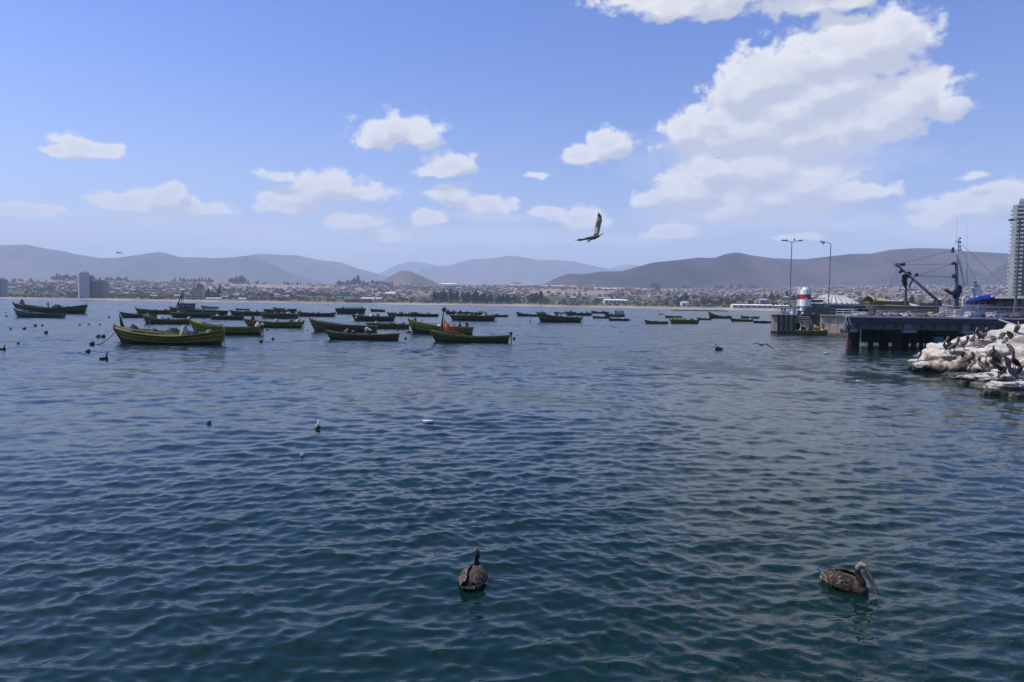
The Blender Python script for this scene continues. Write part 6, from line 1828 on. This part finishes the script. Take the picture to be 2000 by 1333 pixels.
for i in range(34): m.ball((-.30 + rr.uniform(-.12, .22), -.2 + rr.uniform(-.05, .03), rr.uniform(-.005, .05)), rr.uniform(.008, .026), (.6, .6, .62), 6, 4)
m.build('white_flank_feathers', M_BIRD, r_)

# standing pelicans
def standing_pelican(pose):
    caps = [((-.30, 0, .28), (-.08, 0, .42), .07, .15, BD), ((-.08, 0, .42), (.10, 0, .56), .15, .13, BD), ((.10, 0, .56), (.14, 0, .64), .11, .07, BDK)]
    if pose == 0: nk = [(.12, 0, .62), (.20, 0, .74), (.12, 0, .84), (.12, 0, .94), (.18, 0, 1.0)]
    elif pose == 1: nk = [(.12, 0, .60), (.18, 0, .70), (.10, 0, .76), (.06, 0, .84), (.12, 0, .88)]
    else: nk = [(.12, 0, .58), (.20, .02, .62), (.16, .1, .64), (.05, .14, .62), (-.02, .13, .58)]
    nr = [.075, .055, .042, .038, .045]
    for i in range(4): caps.append((nk[i], nk[i+1], nr[i], nr[i+1], (NK, NK, HW, HW)[i] if pose != 2 else NK))
    caps.append(((-.05, 0, .34), (-.03, 0, .18), .05, .025, BDK)); 
    body = blob('body', caps, .022, M_BIRD)
    hd = Vector(nk[-1]); parts = [('body', body)]
    tip = hd + (Vector((.17, 0, -.36)) if pose != 2 else Vector((-.3, -.05, -.12)))
    m = MB(); m.tube([hd, hd.lerp(tip, .4) + Vector((.02, 0, .01)), hd.lerp(tip, .9), tip], [.036, .03, .018, .006], BIL, 6); m.tube([hd + Vector((-.02, 0, -.02)), hd.lerp(tip, .4) - Vector((.03, 0, .01)), tip], [.03, .034, .006], BILD, 6)
    parts.append(('bill', m.mesh('bill', M_BIRD)))
    for sy in (-1, 1):
        m = MB(); rings = []
        for t, r, z in ((0, .05, .58), (.25, .11, .50), (.5, .12, .40), (.75, .08, .31), (1, .02, .22)):
            c = Vector((.10 - .50*t, sy*(.125 - .05*t), z)); rings.append([c + Vector((0, sy*math.cos(a)*.03, math.sin(a)*r)) for a in np.linspace(0, 2*math.pi, 9)[:-1]])
        rr_ = random.Random(pose*5 + sy)
        m.loft(rings, lambda i, k: rr_.choice([(.12, .09, .07), (.17, .13, .1), (.08, .06, .05), (.22, .18, .14)]), True, True); parts.append(('wing', m.mesh('wing', M_BIRD)))
        m = MB(); m.cyl((-.03, sy*.06, .26), (0, sy*.07, .02), .018, .014, (.09, .08, .08), 6); m.box((.04, sy*.07, .012), (.12, .09, .02), (.07, .06, .06)); parts.append(('leg', m.mesh('leg', M_BIRD)))
    m = MB(); m.add([(-.30, -.05, .28), (-.30, .05, .28), (-.46, .06, .20), (-.46, -.06, .20)], [(0, 1, 2, 3), (3, 2, 1, 0)], BDK); parts.append(('tail', m.mesh('tail', M_BIRD)))
    return parts
def cormorant(pose):
    c = (.016, .015, .017)
    caps = [((-.16, 0, .20), (-.02, 0, .30), .035, .075, c), ((-.02, 0, .30), (.06, 0, .40), .075, .065, c)]
    if pose == 0: nk = [(.06, 0, .44), (.07, 0, .54), (.04, 0, .62), (.08, 0, .68)]
    elif pose == 1: nk = [(.08, 0, .42), (.16, 0, .46), (.20, 0, .52), (.26, 0, .54)]
    else: nk = [(.06, 0, .42), (.10, .03, .46), (.06, .07, .47), (0, .08, .44)]
    for i in range(3): caps.append((nk[i], nk[i+1], (.045, .03, .024)[i], (.03, .024, .028)[i], c))
    parts = [('body', blob('body', caps, .013, M_BIRD))]; hd = Vector(nk[-1])
    m = MB(); m.tube([hd, hd + Vector((.06, 0, .005)), hd + Vector((.10, 0, -.005))], [.016, .010, .005], (.10, .07, .05), 5); parts.append(('bill', m.mesh('bill', M_BIRD)))
    for sy in (-1, 1):
        m = MB(); rings = []
        for t, r, z in ((0, .03, .41), (.3, .065, .34), (.6, .06, .27), (1, .012, .16)):
            cc = Vector((.05 - .27*t, sy*(.066 - .02*t), z)); rings.append([cc + Vector((0, sy*math.cos(a)*.018, math.sin(a)*r)) for a in np.linspace(0, 2*math.pi, 9)[:-1]])
        m.loft(rings, (.022, .02, .022), True, True); parts.append(('wing', m.mesh('wing', M_BIRD)))
        m = MB(); m.cyl((0, sy*.035, .22), (.01, sy*.04, .01), .012, .01, DK, 5); m.box((.03, sy*.04, .008), (.08, .05, .014), DK); parts.append(('leg', m.mesh('leg', M_BIRD)))
    m = MB(); m.add([(-.15, -.03, .2), (-.15, .03, .2), (-.27, .035, .08), (-.27, -.035, .08)], [(0, 1, 2, 3), (3, 2, 1, 0)], c); parts.append(('tail', m.mesh('tail', M_BIRD)))
    return parts
def gull_parts():
    W_ = (.72, .72, .70); g = (.26, .27, .29)
    caps = [((-.16, 0, .17), (0, 0, .20), .03, .07, W_), ((0, 0, .20), (.08, 0, .25), .07, .05, W_), ((.08, 0, .25), (.10, 0, .34), .04, .034, W_), ((.10, 0, .35), (.125, 0, .36), .038, .03, W_)]
    parts = [('body', blob('body', caps, .011, M_BIRD))]
    m = MB(); m.tube([(.14, 0, .36), (.19, 0, .35), (.205, 0, .34)], [.012, .009, .004], (.5, .35, .05), 5); parts.append(('bill', m.mesh('bill', M_BIRD)))
    for sy in (-1, 1):
        m = MB(); rings = []
        for t, r, z in ((0, .02, .26), (.3, .045, .23), (.7, .035, .20), (1, .006, .18)):
            cc = Vector((.08 - .34*t, sy*(.062 - .03*t), z)); rings.append([cc + Vector((0, sy*math.cos(a)*.014, math.sin(a)*r)) for a in np.linspace(0, 2*math.pi, 9)[:-1]])
        m.loft(rings, g, True, True); parts.append(('wing', m.mesh('wing', M_BIRD)))
        m = MB(); m.cyl((0, sy*.025, .15), (.01, sy*.03, .0), .007, .006, (.4, .25, .1), 5); parts.append(('leg', m.mesh('leg', M_BIRD)))
    return parts
PP = {('pelican', k): standing_pelican(k) for k in range(3)}
PP.update({('cormorant', k): cormorant(k) for k in range(3)}); PP[('gull', 0)] = gull_parts()
dgx = bpy.context.evaluated_depsgraph_get(); bpy.context.view_layer.update()
def drop(px, py):
    """first rock surface met by the sight line through a photo point"""
    best = None
    o0 = Vector((0, 0, CAM_H)); d = ray(px, py).normalized()
    dg = bpy.context.evaluated_depsgraph_get()
    h, loc, n, idx, ob, mat = scene.ray_cast(dg, o0 + d*20, d, distance=60)
    if h and ob.name.startswith(('rock', 'stone')): return loc
    return None
def bird(kind, pose, px, py, face, s, label, Y=None):
    p = None
    for dy in range(0, 26, 1):
        p = drop(px, py + dy)
        if p: break
    if p is None: p = at_y(px, py, Y or 44)
    root = empty(kind, p - Vector((0, 0, .015)), R(face)); root.scale = (s, s, s); tag(root, label, kind, kind + 's on the rock mound')
    for nm, me in PP[(kind, pose)]: link_mesh(nm, me, root)
BIRDS = [
 ('gull', 0, 1791, 698, 10, 1.25, 'white gull standing on the outermost slab of the rocks'),
 ('pelican', 1, 1846, 689, 200, .85, 'leftmost of the three pelicans huddled on the left slope'),
 ('pelican', 0, 1855, 687, 190, .95, 'middle pelican with pale head in the huddle on the left slope'),
 ('pelican', 0, 1864, 688, -20, .95, 'right pelican of the huddle with bill pointing right'),
 ('pelican', 0, 1883, 684, 0, .95, 'upright pelican with white neck stripe right of the huddle'),
 ('pelican', 2, 1879, 702, 240, .75, 'small grey pelican resting below the upright one'),
 ('pelican', 1, 1893, 716, -30, 1.05, 'dark brown pelican with hunched neck in the middle of the mound'),
 ('pelican', 1, 1900, 672, 30, .8, 'pelican half hidden behind the crest left of the top pair'),
 ('pelican', 0, 1912, 668, 190, .95, 'left pelican of the pair on the crest in front of the pier'),
 ('pelican', 0, 1920, 668, -10, .95, 'right pelican of the pair on the crest in front of the pier'),
 ('gull', 0, 1936, 668, 170, 1.6, 'large white gull on the crest right of the pelican pair'),
 ('pelican', 2, 1958, 667, 20, .85, 'pelican lying flat on the crest with head tucked'),
 ('pelican', 2, 1970, 666, 200, .9, 'second flat lying pelican nearer the right edge'),
 ('pelican', 1, 1986, 655, 250, .95, 'brown pelican sitting highest at the right edge'),
 ('pelican', 2, 1971, 690, 100, .8, 'pelican preening on the cracked tan boulder'),
 ('pelican', 0, 1918, 731, 110, 1.0, 'grey pelican standing low above the white slab'),
 ('cormorant', 0, 1926, 722, 200, 1.2, 'dark cormorant close behind the low grey pelican'),
 ('pelican', 1, 1936, 703, 20, .95, 'pelican leaning right above the black cormorants'),
 ('cormorant', 0, 1943, 716, 170, 1.45, 'slender dark cormorant left of the black trio'),
 ('cormorant', 1, 1950, 736, 160, 1.5, 'black cormorant stooping left at the front edge'),
 ('cormorant', 2, 1966, 722, 60, 1.45, 'black cormorant preening in the middle of the white slab'),
 ('cormorant', 0, 1981, 727, 190, 1.7, 'tall black cormorant at the right of the white slab'),
 ('cormorant', 0, 1974, 746, 100, 1.5, 'black cormorant standing nearest to the water edge'),
 ('cormorant', 1, 1990, 738, 0, 1.4, 'black cormorant stretching its neck to the right edge'),
 ('cormorant', 2, 1960, 740, 20, 1.4, 'crouching black cormorant between the stooping and nearest ones'),
]
for bb in BIRDS: bird(*bb)

# birds on the water
def float_bird(px, py, s, col, face, label, neck=.16, cat='bird'):
    p = at(px, py); caps = [((-.16, 0, .03), (.08, 0, .04), .04, .07, col), ((.08, 0, .06), (.11, 0, .06 + neck), .035, .022, col), ((.11, 0, .06 + neck), (.17, 0, .055 + neck), .026, .012, col)]
    o = link_mesh('swimming_bird', blob('bird', caps, .014, M_BIRD), None, p + Vector((0, 0, .0)), R(face)); o.scale = (s,)*3; tag(o, label, cat)
float_bird(5, 684, 1.6, (.02, .02, .02), 0, 'dark bird swimming at the left edge of the water')
float_bird(204, 702, 1.7, (.03, .025, .02), 0, 'dark bird with upright neck swimming below the largest boat', .2)
float_bird(1614, 692, 1.6, (.45, .46, .48), 180, 'grey white gull floating in front of the harbour wall', .05, 'gull')
p = at(621, 835)
root = empty('gull', p + Vector((0, .02, -.02)), R(100)); root.scale = (.95,)*3; tag(root, 'small white and dark bird sitting on the water left of centre', 'gull')
caps = [((-.13, 0, .06), (.06, 0, .06), .05, .075, (.10, .11, .13)), ((.06, 0, .08), (.09, 0, .18), .05, .035, (.62, .62, .62)), ((.09, 0, .19), (.11, 0, .20), .04, .034, (.66, .66, .66)), ((-.02, .06, .07), (.05, .06, .07), .03, .035, (.6, .6, .6)), ((-.02, -.06, .07), (.05, -.06, .07), .03, .03, (.55, .55, .55))]
link_mesh('body', blob('body', caps, .011, M_BIRD), root)
m = MB(); m.tube([(.13, 0, .2), (.19, 0, .19)], [.012, .005], (.05, .05, .05), 5); m.build('bill', M_BIRD, root)
p = at(1404, 684)
root = empty('pelican', p + Vector((0, .1, -.02)), R(160)); root.scale = (1.25,)*3; tag(root, 'pelican with half raised wing swimming in the middle right water', 'pelican')
caps = [((-.22, 0, .10), (.12, 0, .12), .10, .15, BDK), ((.12, 0, .15), (.16, 0, .36), .07, .045, (.5, .46, .38)), ((.16, 0, .38), (.19, 0, .40), .05, .045, (.05, .04, .04))]
link_mesh('body', blob('body', caps, .018, M_BIRD), root)
m = MB(); m.tube([(.2, 0, .38), (.36, 0, .24), (.44, 0, .14)], [.035, .03, .008], BILD, 6); m.build('bill', M_BIRD, root)
for sy, z in ((-1, .16), (1, .12)):
    m = MB(); m.tube([(0, sy*.1, .18), (.05, sy*.28, .26), (-.05, sy*.42, z)], [.06, .05, .01], BDK, 6); m.build('wing', M_BIRD, root)

# ------------------------------------------------------------------ flying birds
def flyer(px, py, Y, span, label, wings, body_dir, cols, cat='bird', s=1.0, tail=(.6, .6, .6)):
    """wings: two lists of (dx, dz, dy, chord) from the shoulder in units of half span"""
    c = at_y(px, py, Y); root = empty('flying_bird', c); tag(root, label, cat)
    bd = Vector(body_dir).normalized(); L = span*(.15 if span > 1.3 else .22)
    wcol, bcol, hcol = cols
    caps = [(-bd*L*.9, -bd*L*.2, L*.08, L*.24, bcol), (-bd*L*.2, bd*L*.45, L*.24, L*.22, bcol), (bd*L*.45, bd*L*.8 + Vector((0, 0, L*.05)), L*.17, L*.13, hcol), (bd*L*.8 + Vector((0, 0, L*.05)), bd*L*.95 + Vector((0, 0, L*.05)), L*.14, L*.11, hcol)]
    link_mesh('body', blob('body', caps, L*.055, M_BIRD), root)
    m = MB(); h = bd*L*1.0 + Vector((0, 0, L*.03)); m.tube([h, h + bd*L*.25 - Vector((0, 0, L*.04)), h + bd*L*.38 - Vector((0, 0, L*.10))], [L*.07, L*.045, L*.015], (.3, .24, .15), 6); m.build('bill', M_BIRD, root)
    m = MB(); t = -bd*L*.85; sd = Vector((0, 1, 0)).cross(bd).normalized()
    for k in range(-2, 3): a = t + sd*L*.05*k; b2 = t - bd*L*.55 + sd*L*.13*k; m.tube([a, b2], [L*.05, L*.02], tail, 4)
    m.build('tail', M_BIRD, root)
    for W in wings:
        m = MB(); rings = []
        for i, (dx, dz, dy, ch, wx, wz) in enumerate(W):
            p = Vector((dx, dy, dz))*span*.5; cdir = Vector((wx, 0, wz)).normalized()*ch*span*.5
            th = max(.006, ch*.06)*span*.5*(1 - i/len(W)*.6)
            rings.append([p + cdir*.5, p + cdir*.15 + Vector((0, th*.6, th)), p - cdir*.5, p + cdir*.1 - Vector((0, th*.6, th*.6))])
        n = len(rings)
        def wc(i, k, n=n): return wcol[0] if i > n*.62 or k in (1, 2) and i % 2 == 0 and k == 2 else (wcol[1] if k in (0, 3) else wcol[2])
        m.loft(rings, wc, True, True, smooth=True)
        w = m.build('wing', M_BIRD, root)
        # separate primaries at the tip
        f = MB(); base_, tipv = rings[-2], rings[-1]
        pm = (base_[0] + base_[2])/2; pt = (tipv[0] + tipv[2])/2; out = (pt - pm).normalized()
        for k in range(4):
            q = base_[0].lerp(base_[2], k/3); f.tube([q, q + out*span*.5*(.16 - .03*k)], [span*.008, span*.003], wcol[0], 4)
        f.build('primaries', M_BIRD, w)
    return root
GB = ((.10, .09, .08), (.44, .40, .30), (.32, .29, .22))
flyer(1163, 464, 22, 1.5, 'large gull flying with one wing raised above the bay',
  [[(0.0, .02, 0, .26, 1, .2), (.06, .20, .05, .25, 1, .35), (.10, .45, .1, .25, 1, .25), (.165, .72, .12, .24, 1, 0), (.18, .90, .12, .17, 1, -.3), (.13, 1.08, .1, .05, .5, -1)],
   [(0, .0, 0, .16, .5, .9), (-.18, -.02, -.12, .13, .2, .9), (-.40, -.08, -.3, .11, .1, .9), (-.66, -.16, -.45, .08, 0, .9), (-.92, -.19, -.55, .02, 0, 1)]],
  (.85, -.25, .42), (GB, (.10, .085, .075), (.75, .74, .72)), 'gull', tail=(.7, .7, .7))
Wf = [[(0, 0, 0, .16, .3, .3), (-.25, .12, .1, .12, .3, .2), (-.5, .1, .15, .1, .3, .2), (-1.0, -.16, .2, .03, .3, .1)], [(0, 0, 0, .16, .3, .3), (.2, .1, -.05, .12, .3, .2), (.45, .02, -.1, .1, .3, .2), (1.0, -.34, -.1, .03, .3, .1)]]
DBc = ((.03, .025, .025), (.05, .045, .04), (.06, .05, .045))
flyer(1487, 674.5, 56, 2.2, 'dark pelican gliding low over the water in front of the harbour wall', Wf, (.8, .5, -.1), (DBc, BDK, (.5, .48, .42)), 'pelican')
flyer(232, 494.5, 70, 1.0, 'small dark bird flying before the left mountains', [[(0, 0, 0, .16, .3, .3), (-.4, .25, .1, .12, .3, .2), (-1, -.25, .2, .03, .3, .1)], [(0, 0, 0, .16, .3, .3), (.4, .25, -.05, .12, .3, .2), (1, -.25, -.1, .03, .3, .1)]], (.2, .9, 0), (DBc, DBc[0], DBc[0]))
flyer(1403, 308.5, 90, .55, 'tiny dark bird high before the lower big cloud', Wf, (.8, .5, .1), (DBc, DBc[0], DBc[0]))
flyer(1903, 271, 80, .45, 'tiny dark bird high in the blue at the right', Wf, (.5, .8, .1), (DBc, DBc[0], DBc[0]))
flyer(1473, 410.5, 120, .45, 'tiniest bird speck below the big cloud', Wf, (.8, .5, .1), (DBc, DBc[0], DBc[0]))
# birds perched on the lamps
for px, py, lab in ((1552, 470, 'bird perched on the right head of the double lamp post'), (1537, 471, 'bird perched on the left head of the double lamp post'), (1608, 477, 'bird with hanging wings perched on the single lamp head')):
    c = at_y(px, py, 111); o = link_mesh('perched_bird', blob('bird', [((-.15, 0, -.05), (.1, 0, .12), .06, .11, DK), ((.1, 0, .14), (.18, 0, .32), .06, .05, DK), ((-.15, 0, -.05), (-.3, 0, -.15), .05, .02, DK)], .025, M_BIRD), None, c, R(random.uniform(0, 360))); tag(o, lab, 'bird')
# gulls sitting on boats
for k, s, lab in (('g10', .50, 'white gull on the rail of the second largest boat'), ('g7', .55, 'white gull on the boat between trawler and largest boat'), ('g20', .30, 'white gull sitting in the boat of the bending man'), ('g6', .93, 'gull on the stern of the boat left of the trawler'), ('g26', .3, 'gull on the bow of the cluttered boat'), ('g22', .22, 'gull on the bow of the yellow green boat')):
    b = B_[k]; q = on_boat(b, s, -.9*b['half'](s)/(b['B']/2), b['sheer'](s) + .03); root = empty('gull', q, R(random.uniform(0, 360))); root.scale = (1.3,)*3; tag(root, lab, 'gull')
    for nm, me in PP[('gull', 0)]: link_mesh(nm, me, root)

# ------------------------------------------------------------------ people
SKIN = (.22, .13, .09); HAIR = (.012, .01, .009)
def person(loc, face, pose, shirt, trouser, label, s=1.0, hat=None):
    H = {}
    def V3(*a): return Vector(a)
    if pose == 'stand':
        hip = V3(0, 0, .92); chest = V3(.02, 0, 1.32); neck = V3(.02, 0, 1.46); head = V3(.04, 0, 1.60)
        hands = [(V3(.02, -.2, 1.38), V3(.05, -.27, 1.12), V3(.14, -.26, .88)), (V3(.02, .2, 1.38), V3(.05, .27, 1.12), V3(.16, .24, .90))]
        legs = [(V3(0, -.09, .90), V3(.03, -.11, .48), V3(0, -.12, .08)), (V3(0, .09, .90), V3(.05, .11, .48), V3(.02, .12, .08))]
    elif pose == 'bend':
        hip = V3(-.10, 0, .90); chest = V3(.28, 0, 1.12); neck = V3(.40, 0, 1.12); head = V3(.52, 0, 1.06)
        hands = [(V3(.30, -.2, 1.12), V3(.38, -.24, .86), V3(.50, -.18, .66)), (V3(.30, .2, 1.12), V3(.40, .24, .86), V3(.52, .16, .66))]
        legs = [(V3(-.1, -.09, .88), V3(.0, -.12, .48), V3(-.05, -.13, .08)), (V3(-.1, .09, .88), V3(.04, .12, .48), V3(.02, .13, .08))]
    else:  # sit
        hip = V3(0, 0, .50); chest = V3(.06, 0, .92); neck = V3(.09, 0, 1.06); head = V3(.12, 0, 1.20)
        hands = [(V3(.06, -.2, .97), V3(.16, -.26, .74), V3(.38, -.18, .66)), (V3(.06, .2, .97), V3(.16, .26, .74), V3(.38, .18, .66))]
        legs = [(V3(0, -.1, .48), V3(.42, -.13, .50), V3(.44, -.13, .08)), (V3(0, .1, .48), V3(.42, .13, .50), V3(.40, .14, .08))]
    caps = [(hip, hip.lerp(chest, .5), .155, .15, shirt), (hip.lerp(chest, .5), chest, .15, .17, shirt), (chest + V3(0, -.12, .05), chest + V3(0, .12, .05), .085, .085, shirt), (chest, neck, .09, .055, SKIN), (hip + V3(0, -.06, -.03), hip + V3(0, .06, -.03), .14, .14, trouser),
            (head, head + V3(.015, 0, .04), .092, .098, SKIN), (head + V3(-.03, 0, .06), head + V3(-.02, 0, .075), .092, .09, hat or HAIR), (head + V3(.09, 0, -.01), head + V3(.105, 0, -.015), .018, .014, SKIN)]
    for sh, el, ha in hands:
        caps += [(sh, el, .062, .048, shirt), (el, ha, .045, .032, SKIN), (ha, ha + (ha-el).normalized()*.07, .038, .034, SKIN)]
        for k in range(4): caps.append((ha + (ha-el).normalized()*.07 + V3(0, (k-1.5)*.02, 0), ha + (ha-el).normalized()*.15 + V3(0, (k-1.5)*.022, -.01), .011, .009, SKIN))
    for h, kn, ft in legs:
        caps += [(h, kn, .10, .068, trouser), (kn, ft, .065, .045, trouser), (ft + V3(-.03, 0, -.03), ft + V3(.16, 0, -.04), .045, .04, DK)]
    o = link_mesh('person', blob('person', caps, .02, M_CLOTH2), None, loc, R(face)); o.scale = (s,)*3; tag(o, label, 'person'); return o
M_CLOTH2 = mat_col('clothing', rough=.9, vary=.2, scale=5)
b = B_['quay']
person(on_boat(b, .68, 0, .15), 160, 'bend', (.55, .42, .03), (.28, .10, .03), 'man in a yellow jacket bending in the boat at the harbour steps')
person(on_boat(b, .88, .2, .35), 200, 'stand', (.30, .015, .03), (.02, .02, .03), 'man in a dark red shirt standing at the stern by the harbour steps', .95)
b = B_['g20']; person(on_boat(b, .60, -.1, .05), 182, 'bend', (.50, .48, .55), (.03, .03, .05), 'man in a white top bending over the side of the front green boat', 1.0)
b = B_['g22']; person(on_boat(b, .80, 0, .25), 160, 'sit', (.03, .035, .07), (.02, .02, .03), 'man in dark blue sitting in the yellow green boat'); person(on_boat(b, .90, 0, .3), 120, 'stand', (.05, .03, .06), (.02, .02, .02), 'man in dark purple leaning at the stern of the yellow green boat', .8)
person(deck_pt(1707, 3.5), 200, 'stand', (.03, .03, .035), (.02, .02, .03), 'man in black standing on the pier by the nets', 1.0)
person(deck_pt(1828, 5), 90, 'stand', (.05, .05, .07), (.03, .03, .03), 'dark figure on the pier below the boom', .95)
person(QM @ Vector((QX(1608), 3.2, QZ + 0)), 180, 'stand', (.03, .10, .09), (.03, .04, .05), 'figure in teal standing on the harbour wall before the pavilion', 1.1)
person(QM @ Vector((QX(1520), 2.8, QZ)), 250, 'stand', (.05, .10, .2), (.03, .03, .04), 'figure in blue behind the left end railing of the wall', .9)
